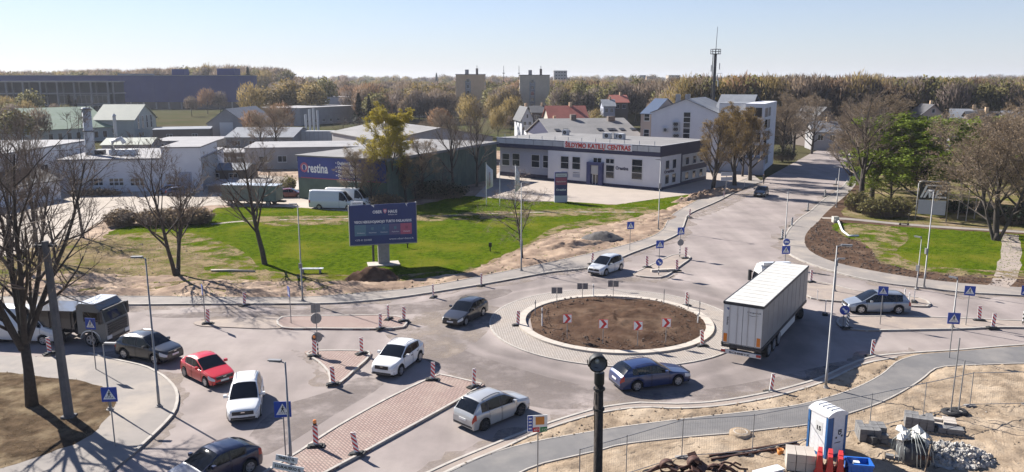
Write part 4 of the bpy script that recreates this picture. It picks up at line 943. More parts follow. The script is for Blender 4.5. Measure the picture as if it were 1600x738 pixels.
lamp('slim lamp post with control box by the east verge', 1432, 451, top(1432,451,372), R(-60), .15, r=.05, boxes=((1.6,.5),))
lamp('low pole lamp behind the crossing sign at the lower-left pavement', 172, 640, top(172,640,538), R(180), .2, r=.05)
lamp('blue-signed pole beside the tall lamp in the lorry shadow', 1304, 455, top(1304,455,405), R(180), .1, r=.05, boxes=((2.2,.6),))
# wooden pole with floodlight close to the camera
fp = at(937, 700, 22.5); fp.z = 0; hz = zat(582, 22.5)
o = thing('floodlight_pole', 'dark wooden pole with a round black floodlight on top, closest to the viewer', 'pole', fp)
MB().path([(0,0,0),(-.03,0,hz*.5),(-.06,0,hz-.35)], [.17,.15,.13], 12).build('pole','wood_dark',o,True)
MB().path([(-.06,0,hz-.36),(-.06,0,hz)], [.155,.155], 12).build('pole_cap','black',o)
cl_ = MB(); [cl_.lathe([(.15,z),(.18,z),(.18,z+.06),(.15,z+.06)],14,(-.055,0,0)) for z in (hz-.55, hz-1.2)]; cl_.build('clamp_band','steel_dark',o)
MB().path([(-.2,-.08,hz-.6),(-.22,-.1,hz-.9),(-.19,-.05,hz-1.4),(-.17,-.02,hz-2.2)], .012, 5).build('cable','black',o)
yk = MB().path([(-.06,0,hz),(-.06,0,hz+.12),(.12,0,hz+.2),(.16,0,hz+.4)], .018, 6); yk.path([(-.06,0,hz+.12),(-.4,0,hz+.2),(-.44,0,hz+.4)], .018, 6); yk.build('yoke','steel_dark',o)
fl = MB().lathe([(.24,-.2),(.28,-.2),(.285,-.14),(.25,.05),(.14,.22),(.05,.26),(0,.26)], 24, axis='y').build('lamp_shell','black',o,True); fl.location = (-.14,0,hz+.36); fl.rotation_euler = (R(14),0,R(6))
rf = MB().lathe([(.26,-.17),(.2,-.04),(.1,.06),(0,.08)], 24, axis='y').build('reflector','sign_back',fl,True); MB().lathe([(.0,-.05),(.07,-.04),(.08,.02),(.05,.06)],12,axis='y').build('bulb','lamp_clear',fl,True)
# concrete electricity pole at far left
b_ = G(108,652,.1); tp = zat(380, b_.y)
o = thing('concrete_pole', 'old grey concrete utility pole beside the foreground bare tree', 'pole', b_, 0)
MB().path([(0,0,0),(-.1,.0,tp*.5),(-.18,.0,tp)], [.26,.22,.17], 8).build('pole','concrete_dark',o)
MB().bx(-.75,.4,-.05,.05,tp-.3,tp-.2).build('crossarm','steel_dark',o)
for x in (-.65,-.35,.1,.32): MB().lathe([(.02,0),(.05,.03),(.03,.08),(.05,.11),(0,.16)],8,(x,0,tp-.2)).build('insulator','concrete',o)
MB().bx(-.32,.32,-.28,.28,0,.12).build('footing','concrete_dark',o)
# info board on a pole at bottom centre
o = thing('info_board', 'small colourful info board on a pole beside the south kerb', 'sign', G(840,747,.1), R(8), None); hh = top(840,747,650)
post(o, hh, .03); MB().bx(-.48,.42,-.06,-.03,hh-.75,hh+.05).build('board','sign_white',o)
mat('orange', (.6,.22,.04), .6); mat('green', (.02,.2,.05), .6)
MB().bx(-.48,-.25,-.066,-.061,hh-.68,hh+.05).build('blue_panel','sign_blue',o); MB().bx(-.12,.28,-.066,-.061,hh-.4,hh-.02).build('orange_panel','orange',o); MB().bx(-.25,.06,-.066,-.061,hh-.75,hh-.52).build('red_panel','sign_red',o); MB().bx(.09,.42,-.066,-.061,hh-.75,hh-.52).build('green_panel','green',o)
for k in range(4): MB().bx(-.43,-.3,-.07,-.067,hh-.12-k*.16,hh-.05-k*.16).build('white_mark','sign_white',o)
text(o, '477', .16, 'sign_white', (-.2,-.068,hh-.7), width=.22); text(o, '112', .16, 'sign_white', (.14,-.068,hh-.7), width=.22)
# street name plates at the bottom
o = thing('street_name_sign', 'two white street name plates on a pole at the bottom edge', 'sign', G(455,790,.1), R(-4)); hh = top(455,790,713)
post(o, hh+.1, .035); b = MB().obox((-.05,-.06,hh-.1),(.95,.03,.27),Matrix.Rotation(R(9),3,'Y')).build('name_plate','sign_white',o); text(o,'TINKLŲ G.',.17,'black',(-.42,-.08,hh-.08),(PI/2,R(9),0),.72,.004)
b = MB().obox((.0,-.1,hh-.48),(1.35,.03,.3),Matrix.Rotation(R(10),3,'Y')).build('name_plate','sign_white',o); text(o,'S.LUKAUSKIO G.',.18,'black',(-.58,-.12,hh-.44),(PI/2,R(10),0),1.15,.004)
# ---- billboard on the lawn
A = G(600,413,.1); o = thing('billboard', 'large tilted blue property billboard on a concrete post, torn at the top', 'billboard', A, R(15))
mat('bb_blue', (.022,.042,.15), .6, (.018,.034,.125), .5); mat('bb_teal', (.1,.2,.26), .6); mat('bb_mid', (.06,.12,.22), .6); mat('bb_violet', (.12,.1,.2), .6); mat('bb_rose', (.3,.07,.12), .6); mat('bb_pink', (.42,.1,.16), .6)
z0, z1 = 2.15, 6.1; X0, X1 = -3.2, 3.25
MB().bx(-.55,.55,-.25,.25,-.1,2.5).build('post','concrete',o); MB().prism([(-1.6,-.9),(1.5,-.9),(1.5,.8),(-1.6,.8)],-.05,.12).build('footing','concrete_pale',o)
pf = [(X0,-.32,z0),(X1,-.32,z0),(X1,-.32,z1),(2.5,-.32,z1-.02),(2.35,-.32,z1-.12),(2.2,-.32,z1-.02),(-.75,-.32,z1-.05),(-.95,-.32,z1-.22),(-1.15,-.32,z1-.04),(X0,-.32,z1-.1)]
fa = MB().ext(pf, (0,.08,0)).build('poster','bb_blue',o); MB().bx(X0,X1,-.23,.23,z0+.05,z1-.25).build('panel_box','sign_back',o)
fr = MB().bx(X0-.06,X0,-.36,.26,z0-.05,z1-.1).bx(X1,X1+.06,-.36,.26,z0-.05,z1+.02).bx(X0-.06,X1+.06,-.36,.26,z0-.1,z0); fr.build('frame','galv',o)
tn = MB().ext([(-1.15,-.33,z1-.04),(-.95,-.33,z1-.22),(-.8,-.33,z1-.34),(-.85,-.34,z1-.1)],(0,.01,0)); tn.ext([(2.2,-.33,z1-.02),(2.35,-.33,z1-.12),(2.4,-.33,z1-.4),(2.25,-.34,z1-.12)],(0,.01,0)); tn.build('torn_flap','sign_white',o)
nw = MB().bx(-3.0,-1.85,-.2,-.1,z1-.08,z1+.28).build('owner_plate','sign_white',o); text(o,'REKLAMA',.2,'black',(-2.85,-.206,z1+.02),width=.85)
y = -.325
text(o,'OBER',.4,'sign_white',(-.98,y,z1-.92),width=.92,bold=.012); text(o,'HAUS',.4,'sign_white',(.52,y,z1-.92),width=.88,bold=.012); text(o,'Nekilnojamas turtas',.16,'sign_white',(.52,y,z1-1.14),width=.86)
MB().ext([(.06,y,z1-.52),(.4,y,z1-.52),(.4,y,z1-.8),(.23,y,z1-1.0),(.06,y,z1-.8)],(0,.004,0)).build('shield','bb_pink',o); MB().bx(.2,.26,y-.004,y,z1-.9,z1-.56).bx(.1,.36,y-.004,y,z1-.74,z1-.68).build('shield_cross','sign_white',o)
text(o,'VISOS NEKILNOJAMOJO TURTO PASLAUGOS',.34,'sign_white',(X0+.45,y,z1-1.85),width=5.55,bold=.012)
for k, m in enumerate(('bb_teal','bb_mid','bb_mid','bb_violet','bb_pink')):
    x = X0+.45+k*1.11; MB().bx(x,x+1.1,y,y+.004,z0+.85,z0+1.95).build('service_box',m,o); MB().bx(x+.48,x+.72,y-.004,y-.001,z0+1.4,z0+1.68).build('service_icon','bb_teal' if k < 4 else 'bb_rose',o); text(o,('Pardavimas','Nuoma','Vertinimas','Paskolos','Vadyba')[k],.14,'sign_white',(x+.25,y-.004,z0+1.1),width=.7)
text(o,'+370 41 524 800',.26,'sign_white',(X0+.45,y,z0+.35),width=1.6); text(o,'www.ober-haus.lt',.26,'sign_white',(X1-2.7,y,z0+.35),width=2.4)
MB().bx(-1.0,-.8,1.2,1.4,-.1,2.6).build('rear_strut','steel_dark',o)
# ---- pylon sign of the showroom
o = thing('pylon_sign', 'dark blue upright pylon sign on the showroom forecourt', 'sign', G(876,316,.1), R(8)); hh = top(876,316,269); ww = .95
mat('navy', (.018,.022,.07), .5); mat('navy2', (.03,.04,.13), .5); mat('grey_panel', (.45,.47,.5), .5)
MB().bx(-ww,ww,-.2,.2,0,hh).build('body','navy2',o); MB().bx(-ww-.03,ww+.03,-.23,.23,0,1.0).build('plinth','grey_panel',o); MB().bx(-ww+.1,ww-.1,-.21,-.2,hh-1.9,hh-.8).build('brand_panel','bb_rose',o)
MB().bx(-ww+.1,ww-.1,-.215,-.2,hh-.7,hh-.2).build('top_panel','grey_panel',o); text(o,'Orestina',.42,'sign_white',(-.75,-.21,hh-2.75),width=1.5,bold=.01); text(o,'VIESSMANN',.24,'sign_white',(-.7,-.216,hh-1.5),width=1.4); text(o,'Orestina',.2,'black',(-.55,-.22,hh-.55),width=1.1)
# ---- flags
mat('flag_white', (.62,.62,.62), .9); mat('flag_ink', (.2,.02,.03), .9)
for i, (px, py, fy, lb) in enumerate(((760,320,255,'flagpole with a hanging white flag nearest the long green wall'),(781,322,255,'bare white flagpole between the two flags'),(805,325,258,'flagpole with a limp white flag behind the small round tree'))):
    p = G(px,py,.1); h_ = top(px,py,fy); o = thing('flagpole', lb, 'flagpole', p, 0, 'flagpoles on the lawn'); MB().tube((0,0,0),(0,0,h_),.05,.03,8).build('pole','sign_white',o); MB().lathe([(0,-.06),(.06,0),(0,.06)],8,(0,0,h_+.05)).build('finial','galv',o)
    if i != 1:
        mb = MB(); wv = .95 if i == 0 else .6; n = 8
        for k in range(n+1):
            t = k/n; mb.v += [(.03+wv*t*min(1,1), .16*math.sin(t*5+i), h_-.1-1.1*t**.8*(1 if i else .8)), (.03+wv*t, .16*math.sin(t*5+i+.4), h_-3.9+.5*t)]
        mb.f = [(2*k,2*k+2,2*k+3,2*k+1) for k in range(n)]
        fo_ = mb.build('flag','flag_white',o,True); fo_.modifiers.new('t','SOLIDIFY').thickness = .01
        if i == 0: text(o,'VIESSMANN',.34,'flag_ink',(.62,-.2,h_-3.4),(PI/2,-PI/2,0),2.1)
# ---- logo board on two posts in the east park
a, b = G(1430,344,.1), G(1478,347,.1); d = b-a; o = thing('logo_board', 'dark logo board with a grey panel between two tubular posts in the park', 'sign', a, math.atan2(d.y,d.x)); L_ = d.length; zt = top(1430,344,283)
MB().path([(0,0,0),(0,0,zt-.3),(.1,0,zt-.08),(.35,0,zt),(L_-.35,0,zt),(L_-.1,0,zt-.08),(L_,0,zt-.3),(L_,0,0)], .07, 8).build('tube_frame','galv',o,True)
zl = zt-2.3; MB().bx(.15,L_-.15,-.06,.06,zl,zt-.15).build('logo_panel','black',o); MB().bx(.15,L_-.2,-.06,.06,zl-1.95,zl-.12).build('grey_panel','grey_panel',o)
lg = MB(); y = -.065
def sl(pts): lg.ext([(.2+x*(L_-.4), y, zl+.1+z*1.9) for x, z in pts], (0,.003,0))
sl([(.02,.05),(.22,.95),(.98,.95),(.98,.85),(.28,.85),(.1,.05)]); sl([(.14,.05),(.28,.62),(.36,.62),(.42,.3),(.47,.62),(.55,.62),(.5,.05),(.44,.05),(.46,.35),(.4,.05),(.35,.05),(.32,.4),(.22,.05)]); sl([(.56,.05),(.62,.62),(.98,.62),(.98,.5),(.68,.5),(.67,.4),(.8,.4),(.8,.28),(.66,.28),(.64,.17),(.98,.17),(.98,.05)])
lg.build('logo','sign_white',o)
# bent white pipe and a scooter left lying on the east lawn
o = thing('white_pipe', 'bent white plastic pipe with a box end lying on the east lawn edge', 'pipe', G(1306,348,.1)); a, b, c3 = [G(*q,.1)-G(1306,348,.1) for q in ((1308,345),(1316,362),(1326,370))]
MB().path([(a.x,a.y,.3),(b.x,b.y,.12),(c3.x,c3.y,.1),(c3.x+1.2,c3.y+.1,.1)], .12, 8).build('pipe','sign_white',o,True); MB().bx(-.35,.35,-.1,.6,0,.75).build('end_box','p_cream',o)
o = thing('push_scooter', 'small dark scooter left beside the park footpath', 'scooter', G(1418,352,.1)); MB().bx(-1.0,.0,-.12,.12,.12,.2).build('deck','black',o); MB().tube((0,0,.15),(.12,0,1.5),.035,n=6).build('stem','black',o); MB().tube((.12,-.3,1.45),(.12,.3,1.45),.03,n=6).build('handlebar','black',o)
for x in (-.95,.05): MB().lathe([(.05,-.04),(.14,-.04),(.14,.04),(.05,.04)],10,(x,0,.14),'y').build('wheel','tyre',o)
# signpost in the trees and thin masts in the park
o = thing('direction_sign', 'white two-panel sign on a post between the ivy-clad trees', 'sign', G(1134,303,.1), R(10)); hh = top(1134,303,269); post(o,hh,.06); [MB().bx(-1.0,1.0,-.1,-.05,hh-.6-k*.8,hh-k*.8).build('panel','grey_panel',o) for k in range(2)]
for px, py, ty, lb in ((1496,342,262,'thin pale mast in the park left of the bent tree'),(1509,346,290,'short park lamp mast with a crook'),(1522,342,272,'thin pale mast in the park right of the crook lamp')):
    o = thing('park_mast', lb, 'mast', G(px,py,.1), 0, 'thin masts in the park'); h_ = top(px,py,ty); MB().tube((0,0,0),(.1,0,h_),.06,.04,6).build('pole','concrete_pale',o); MB().tube((.1,0,h_),(.6,0,h_-.2),.03,n=6).build('arm','galv',o)
# small litter on the west lawn
for px, py, lb in ((637,388,'small black utility marker on the lawn right of the billboard'),(766,393,'thin dark marker stake on the lawn edge above the north kerb')):
    o = thing('utility_marker', lb, 'marker', G(px,py,.1)); MB().bx(-.06,.06,-.04,.04,0,.85).build('stake','black',o); MB().bx(-.16,.16,-.06,.06,.5,.95).build('tag_plate','dark_trim',o)
o = thing('lying_log', 'pale log lying on the lawn right of the left bare tree', 'log', G(362,425,.1), R(-3)); MB().path([(-2,0,.12),(0,.05,.13),(2.3,-.05,.1)],[.1,.12,.08],7).build('log','concrete_pale',o,True)
o = thing('lawn_bench', 'small low white bench beside the thin lamp on the lawn', 'bench', G(487,427,.1), R(4)); MB().bx(-1.1,1.1,-.2,.2,.4,.48).build('seat','sign_white',o); [MB().bx(x-.08,x+.08,-.18,.18,0,.4).build('leg','concrete',o) for x in (-.8,.8)]
# manhole ring by the fence
o = thing('manhole_ring', 'round sand-coloured concrete manhole lid on the footpath edge', 'manhole', G(1157,680,.09)); MB().lathe([(0,.2),(.5,.2),(.56,.16),(.58,0)],28).build('ring','sand',o,True); MB().lathe([(.3,.205),(.33,.215),(.36,.205)],28).build('lid_rim','concrete_pale',o)
# stone blocks, bags near island signs
o = thing('kerb_block', 'loose kerb blocks lying on the north-east island beside the keep-right sign', 'blocks', G(1036,424,.1), R(10)); [MB().bx(x,x+.75,-.2,.2,0,.22).build('block','concrete_pale',o) for x in (-1.2,-.4,.4)]
# ================================================================== BUILDINGS
mat('b_white', (.6,.6,.62), .8, (.54,.54,.57), .4); mat('b_navy', (.018,.02,.06), .6); mat('b_panel', (.42,.43,.44), .6, (.36,.37,.38), 1.2); mat('b_greenwall', (.085,.125,.1), .8, (.06,.09,.075), .5); mat('b_roofgrey', (.2,.19,.185), .85, (.15,.145,.14), .3)
mat('b_redletter', (.5,.03,.02), .5); mat('b_letterback', (.7,.7,.7), .5); mat('b_cream', (.44,.4,.33), .85, (.38,.34,.28), .5); mat('b_grey', (.3,.29,.29), .85, (.25,.24,.24), .4); mat('b_brick', (.6,.42,.26), .9, (.52,.36,.22), .6); mat('b_greybrick', (.53,.44,.33), .9, (.46,.38,.28), .5)
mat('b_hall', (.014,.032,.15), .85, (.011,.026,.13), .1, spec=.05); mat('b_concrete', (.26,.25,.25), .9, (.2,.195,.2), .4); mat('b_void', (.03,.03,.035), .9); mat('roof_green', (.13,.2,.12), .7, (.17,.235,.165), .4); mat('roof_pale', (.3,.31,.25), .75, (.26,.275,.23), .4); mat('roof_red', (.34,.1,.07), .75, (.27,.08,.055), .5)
mat('roof_dark', (.055,.055,.06), .75, (.04,.04,.045), .5); mat('roof_tin', (.2,.21,.23), .75, (.16,.17,.19), .5, spec=.2); mat('roof_blue', (.07,.1,.16), .6); mat('win', (.02,.024,.032), .06, spec=.7); mat('frame_white', (.62,.62,.62), .6); mat('b_pink', (.45,.35,.29), .85); mat('b_ltgreen', (.36,.38,.35), .85, (.31,.33,.31), .5); mat('rust', (.12,.05,.03), .9, (.06,.025,.018), 5); mat('b_brown', (.16,.13,.11), .9); mat('b_plaster_blue', (.33,.35,.42), .85)
mat('banner_blue', (.04,.06,.24), .6, (.034,.05,.2), .5)
OCC = []
class Bld:
    def __init__(s, name, label, A, B, depth, cat='building', group=None, raw=False):
        a, b = (Vector((A[0],A[1],0)), Vector((B[0],B[1],0))) if raw else (G(*A), G(*B))
        d = b-a; s.a = a; s.w = d.length; s.d = depth; s.rz = math.atan2(d.y, d.x); s.o = thing(name, label, cat, a, s.rz, group)
        s.mi = Matrix.Rotation(-s.rz, 3, 'Z'); n = Vector((-d.y,d.x,0)).normalized(); c = (a+b)/2+n*depth/2
        OCC.append((c.x, c.y, max(s.w, depth)*.5+2.5)); s.c = c; s.n = n
        k = max(1, int(s.w/max(6, depth)))
        for i in range(k+1): q = a+d*(i/k)+n*depth/2; OCC.append((q.x, q.y, depth/2+3))
    def z(s, py, y=0): return zat(py, (s.a+s.n*y).y)
    def uv(s, px, py, face='front'):
        o = s.mi @ (Vector((0,0,H))-s.a); r = s.mi @ Vector(ray(px,py))
        if face == 'front': t = -o.y/r.y; p = o+r*t; return p.x, p.z
        if face == 'right': t = (s.w-o.x)/r.x; p = o+r*t; return p.y, p.z
        t = -o.x/r.x; p = o+r*t; return p.y, p.z
    def box(s, x0, x1, y0, y1, z0, z1, m, name='wall', parent=None): return MB().bx(x0,x1,y0,y1,z0,z1).build(name, m, parent or s.o)
    def win(s, u0, u1, z0, z1, face='front', nx=1, nz=1, fr='frame_white', gl='win', off=0.0, name='window', fw=.07, parent=None):
        if u1 < u0: u0, u1 = u1, u0
        if z1 < z0: z0, z1 = z1, z0
        def bx(mb, a, b, c, e, t0, t1):
            if face == 'front': mb.bx(a,b,-t1-off,-t0-off,c,e)
            elif face == 'right': mb.bx(s.w+t0+off,s.w+t1+off,a,b,c,e)
            else: mb.bx(-t1-off,-t0-off,a,b,c,e)
            return mb
        f = MB(); fw = min(fw, (u1-u0)*.2)
        bx(f,u0,u0+fw,z0,z1,.003,.07); bx(f,u1-fw,u1,z0,z1,.003,.07); bx(f,u0+fw,u1-fw,z0,z0+fw,.003,.07); bx(f,u0+fw,u1-fw,z1-fw,z1,.003,.07)
        for k in range(1,nx): x = u0+(u1-u0)*k/nx; bx(f,x-fw/2,x+fw/2,z0+fw,z1-fw,.003,.065)
        for k in range(1,nz): zz = z0+(z1-z0)*k/nz; bx(f,u0+fw,u1-fw,zz-fw/2,zz+fw/2,.003,.06)
        fo = f.build(name, fr, parent or s.o)
        bx(MB(),u0+fw,u1-fw,z0+fw,z1-fw,.004,.025).build('pane', gl, fo)
        bx(MB(),u0-.05,u1+.05,z0-.06,z0,.003,.12).build('sill', 'frame_white', fo)
        return fo
    def pwin(s, x0, x1, y0, y1, face='front', **k):
        a = s.uv((x0+x1)/2, y0, face)[1]; b = s.uv((x0+x1)/2, y1, face)[1]; ym = (y0+y1)/2
        return s.win(s.uv(x0,ym,face)[0], s.uv(x1,ym,face)[0], b, a, face, **k)
    def row(s, n, z0, z1, wd, face='front', u0=None, u1=None, **k):
        Lf = s.w if face == 'front' else s.d; u0 = Lf*.06 if u0 is None else u0; u1 = Lf*.94 if u1 is None else u1
        for i in range(n):
            c = u0+(u1-u0)*(i+.5)/n; s.win(c-wd/2, c+wd/2, z0, z1, face, **k)
    def gable(s, ze, zr, axis='x', m='roof_dark', ov=.4, x0=0, x1=None, y0=0, y1=None, wall=None, th=.14, rf=.5, name='roof'):
        x1 = s.w if x1 is None else x1; y1 = s.d if y1 is None else y1
        if axis == 'x':
            ym = y0+(y1-y0)*rf; sl_ = (zr-ze)/(ym-y0); sr = (zr-ze)/(y1-ym)
            A_ = [(0,y0-ov,ze-ov*sl_),(0,ym,zr),(0,y1+ov,ze-ov*sr)]; pr = A_+[(p[0],p[1],p[2]+th) for p in A_[::-1]]
            o = MB().ext([(x0-ov,p[1],p[2]) for p in pr],(x1-x0+2*ov,0,0)).build(name,m,s.o)
            if wall: MB().ext([(x0+.01,y0,ze-.01),(x0+.01,ym,zr-.01),(x0+.01,y1,ze-.01)],(x1-x0-.02,0,0)).build('gable_wall',wall,s.o)
        else:
            xm = x0+(x1-x0)*rf; sl_ = (zr-ze)/(xm-x0); sr = (zr-ze)/(x1-xm)
            A_ = [(x0-ov,0,ze-ov*sl_),(xm,0,zr),(x1+ov,0,ze-ov*sr)]; pr = A_+[(p[0],p[1],p[2]+th) for p in A_[::-1]]
            o = MB().ext([(p[0],y0-ov,p[2]) for p in pr],(0,y1-y0+2*ov,0)).build(name,m,s.o)
            if wall: MB().ext([(x0,y0+.01,ze-.01),(xm,y0+.01,zr-.01),(x1,y0+.01,ze-.01)],(0,y1-y0-.02,0)).build('gable_wall',wall,s.o)
        return o
    def flat(s, z, m='b_roofgrey', x0=0, x1=None, y0=0, y1=None, ov=.15, th=.25, name='roof', par=None):
        x1 = s.w if x1 is None else x1; y1 = s.d if y1 is None else y1
        return MB().bx(x0-ov,x1+ov,y0-ov,y1+ov,z,z+th).build(name,m,par or s.o)
# ---- showroom with red lettering
B = Bld('showroom', 'white and navy showroom with red roof lettering behind the forecourt', (777,276), (1030,299), 19)
zt = B.z(229, 0); zt = zat(229, (B.a+Vector((math.cos(B.rz),math.sin(B.rz),0))*B.w).y); u_st = B.uv(856,270)[0]; W_ = B.w; zb = zt-1.75
B.box(u_st,W_,0,B.d,0,zb,'b_white'); B.box(0,u_st,.9,B.d,0,zb,'b_plaster_blue'); B.box(-.1,W_+.05,-.05,B.d,zb,zt,'b_navy','fascia'); B.flat(zt,'b_roofgrey',0,W_,0,B.d,-.35,.05); pp = MB().bx(-.12,W_+.07,-.08,.12,zt,zt+.1); pp.bx(W_-.12,W_+.08,.12,B.d,zt,zt+.1); pp.build('parapet_cap','frame_white',B.o)
B.box(u_st-.03,W_+.05,-.06,B.d+.02,-.1,.55,'b_navy','plinth'); B.box(-.05,u_st-.04,.84,B.d,-.1,.9,'b_navy','plinth')
n = 16
for k in range(n): B.box(W_*k/n+.04,W_*(k+1)/n-.04,-.13,-.052,zt-.98,zt-.1,'b_panel','fascia_panel')
for (x0,x1,y0,y1) in ((876,889,244,264),(894,907,245,265)): B.pwin(x0,x1,y0,y1,nz=2); B.pwin(x0+1,x1-1,y1+4,y1+6,nz=1)
for (x0,x1,y0,y1) in ((780,792,240,259),(796,808,240,260),(826,839,242,262),(844,856,243,263)):
    a0 = B.uv(x0,y0)[0]; a1 = B.uv(x1,y0)[0]; z1_ = B.uv(x0,y0)[1]; z0_ = B.uv(x0,y1)[1]; B.win(a0,min(a1,u_st-.1),z0_,z1_,nz=2,off=-.9)
B.pwin(927,940,246.5,256,nx=2); B.pwin(946.5,960,248,256,nx=2); B.pwin(946.5,960,258,279,nz=2); B.pwin(987,1004,249,281,nz=3)
d0, d1 = B.uv(919,290)[0], B.uv(943,290)[0]; dz = B.uv(930,258)[1]
pt = B.box(d0,d0+.75,-.7,0,0,dz,'navy2','portal'); B.box(d1-.75,d1,-.7,0,0,dz,'navy2','portal'); B.box(d0,d1,-.72,0,dz,dz+.5,'navy2','portal_beam'); B.box(d0+.75,d1-.75,-.4,-.02,dz-1.5,dz-.02,'b_panel','portal_panel'); dd = B.win(d0+.85,d1-.85,.05,dz-1.55,nx=2,name='door',fw=.12); B.box(d0-.3,d1+.3,-1.6,-.75,-.1,.12,'concrete_pale','step')
u0, u1 = B.uv(884,236)[0], B.uv(986,236)[0]; lz = zt-1.02
B.box(u0-.25,u1+.25,-.17,-.132,zt-1.1,zt+.02,'b_letterback','sign_panel'); text(B.o,'ŠILDYMO KATILŲ CENTRAS',1.15,'b_redletter',(u0,-.2,lz+.04),width=u1-u0,bold=.03,ext=.03)
u0 = B.uv(962,262)[0]; text(B.o,'Orestina',.8,'b_navy',(u0,-.03,B.uv(962,265)[1]),width=B.uv(982,262)[0]-u0,bold=.03)
for (x0,x1) in ((877,888),(895,906),(827,838),(845,855)):
    ua, ub = B.uv(x0,270)[0], B.uv(x1,270)[0]; MB().bx(ua,ub,(-.03 if x0 > 860 else .86),(-.004 if x0 > 860 else .895),B.uv(x0,277)[1],B.uv(x0,270)[1]).build('info_panel','b_plaster_blue',B.o)
# right flank: dark cladding bands and windows
dv = B.d; B.box(W_+.003,W_+.06,dv*.42,dv,.56,zb-.0,'b_navy','dark_cladding'); B.box(W_+.06,W_+.1,dv*.44,dv-.2,3.35,zb-.25,'b_panel','white_band'); B.box(W_+.06,W_+.1,dv*.44,dv-.2,.75,2.4,'b_panel','white_band')
for f in (.5,.66,.82): B.win(dv*f,dv*f+1.5,3.5,4.9,'right',off=.1); B.win(dv*f,dv*f+1.5,.9,2.3,'right',off=.1)
for f in (.1,.24): B.win(dv*f,dv*f+1.5,3.3,4.9,'right'); B.win(dv*f,dv*f+1.5,.9,2.5,'right')
text(B.o,'Orestina',.7,'b_navy',(W_+.03,dv*.08,2.75),(PI/2,0,PI/2),width=dv*.2,bold=.03)
for x, y, sx in ((W_*.52,9,1.6),(W_*.58,9.5,1.8),(W_*.62,8.5,1.2),(W_*.2,12,1.1)):
    ac = B.box(x,x+sx,y,y+.9,zt+.06,zt+1.1,'b_panel','air_conditioner'); MB().lathe([(.05,-.02),(.38,-.02),(.38,.0)],14,(x+sx/2,y,zt+.6),'y').build('fan','dark_trim',ac)
for k in range(12): MB().tube((W_*(k+.5)/12,.6,zt),(W_*(k+.5)/12,.6,zt+.7),.06,n=5).build('roof_post','b_panel',B.o)
# ---- long green-walled store with the banner
B = Bld('long_store', 'long dark green store building with the big blue banner on its end wall', (606,322), (776,279), 16.2)
zt = B.z(251); B.box(0,B.w,0,B.d,0,zt,'b_greenwall'); B.flat(zt,'b_roofgrey',ov=.3,th=.2); B.box(-.33,B.w+.33,-.33,-.3,zt-.15,zt+.25,'roof_tin','gutter')
rb_ = MB(); [rb_.bx(B.w*k/24-.06,B.w*k/24+.06,-.05,-.003,.1,zt-.1) for k in range(24)]; rb_.build('wall_ribs','b_greenwall',B.o)
z0b = 3.35; bn = MB().bx(-.1,-.02,.1,B.d-.1,z0b,zt-.05).build('banner','banner_blue',B.o); MB().bx(-.09,-.01,.1,B.d-.1,1.0,z0b-.02).build('banner_strip','b_greenwall',B.o); MB().bx(-.14,-.11,1.0,B.d-.6,z0b-.02,z0b+.12).build('banner_line','bb_rose',bn)
text(B.o,'Orestina',2.0,'sign_white',(-.125,B.d-.75,zt-2.35),(PI/2,0,-PI/2),width=5.0,bold=.05)
MB().lathe([(.45,-.003),(.75,-.003)],18,(-.127,B.d-1.35,zt-1.65),'x').build('logo_ring','bb_pink',B.o)
for k, t_ in enumerate(('• Dujiniai šildytuvai','• Vandens šildymas','• Grindų šildymas','• Oro kondicionieriai','• Santechnika')): text(B.o,t_,.62,'sign_white',(-.125,B.d-7.2,zt-.95-k*.62),(PI/2,0,-PI/2),width=4.6,bold=.015)
# building behind it with shallow roof
B = Bld('workshop', 'grey workshop with a shallow pitched roof behind the yellow tree', (600,262), (770,252), 34); zt = B.z(221); B.box(0,B.w,0,B.d,0,zt,'b_grey'); B.gable(zt,zt+2.3,'y','b_roofgrey',.4,wall='b_grey'); B.row(5,zt-2.2,zt-1,1.6)
B = Bld('low_store', 'long low grey flat-roofed store behind the banner wall', (384,266), (612,262), 16); zt = B.z(233); B.box(0,B.w,0,B.d,0,zt,'b_grey'); B.flat(zt,'b_concrete'); B.row(7,1.5,2.8,1.8,nx=2)
# ---- white office block with gable
B = Bld('office_block', 'large pale grey three-storey office block with tall stair window', (1015,263), (1190,271), 20); zt = B.z(176); u1 = B.uv(1120,230)[0]; um = B.uv(1069,230)[0]; zr = B.z(155)
B.box(0,u1,0,B.d,0,zt,'b_white'); B.gable(zt,zr,'y','roof_tin',.25,0,u1,0,B.d,wall='b_white',rf=um/u1)
B.box(u1,B.w-3.6,.6,B.d,0,B.z(176),'b_white'); B.box(u1+.02,B.w-3.62,.5,B.d+.1,B.z(176),B.z(161),'frame_white','fascia'); B.flat(B.z(161),'roof_tin',u1,B.w-3.6,.6,B.d,0,.1); B.box(B.w-3.6,B.w,-1.2,B.d,0,B.z(160),'b_white')
B.gable(B.z(176),B.z(150),'x','roof_tin',.2,u1-2,B.w-3.8,B.d*.35,B.d*1.4,rf=.4,name='upper_roof')
B.box(-2.6,0,1.5,B.d+6,0,zt-.4,'b_pink','annex'); B.gable(zt-.4,zr-.3,'x','roof_blue',.2,-2.6,-.1,1.5,B.d+6,wall='b_pink')
for y0, y1 in ((178,190),(203,216)):
    zz0, zz1 = B.z(y1), B.z(y0); B.win(-1.9,-.7,zz0,zz1,off=-1.5,nz=2)
B.pwin(1067,1079,175,217,nz=5,fw=.12); B.pwin(1070,1078,224,262,nz=3)
for px, py in ((1055,194),(1058,194),(1055,202),(1058,202),(1055,212),(1059,212),(1040,203)):
    u, z = B.uv(px,py); ac = B.box(u-.5,u+.5,-.45,-.02,z-.4,z+.4,'b_panel','air_conditioner'); MB().lathe([(.05,0),(.32,0)],12,(u,-.455,z),'y').build('fan','dark_trim',ac)
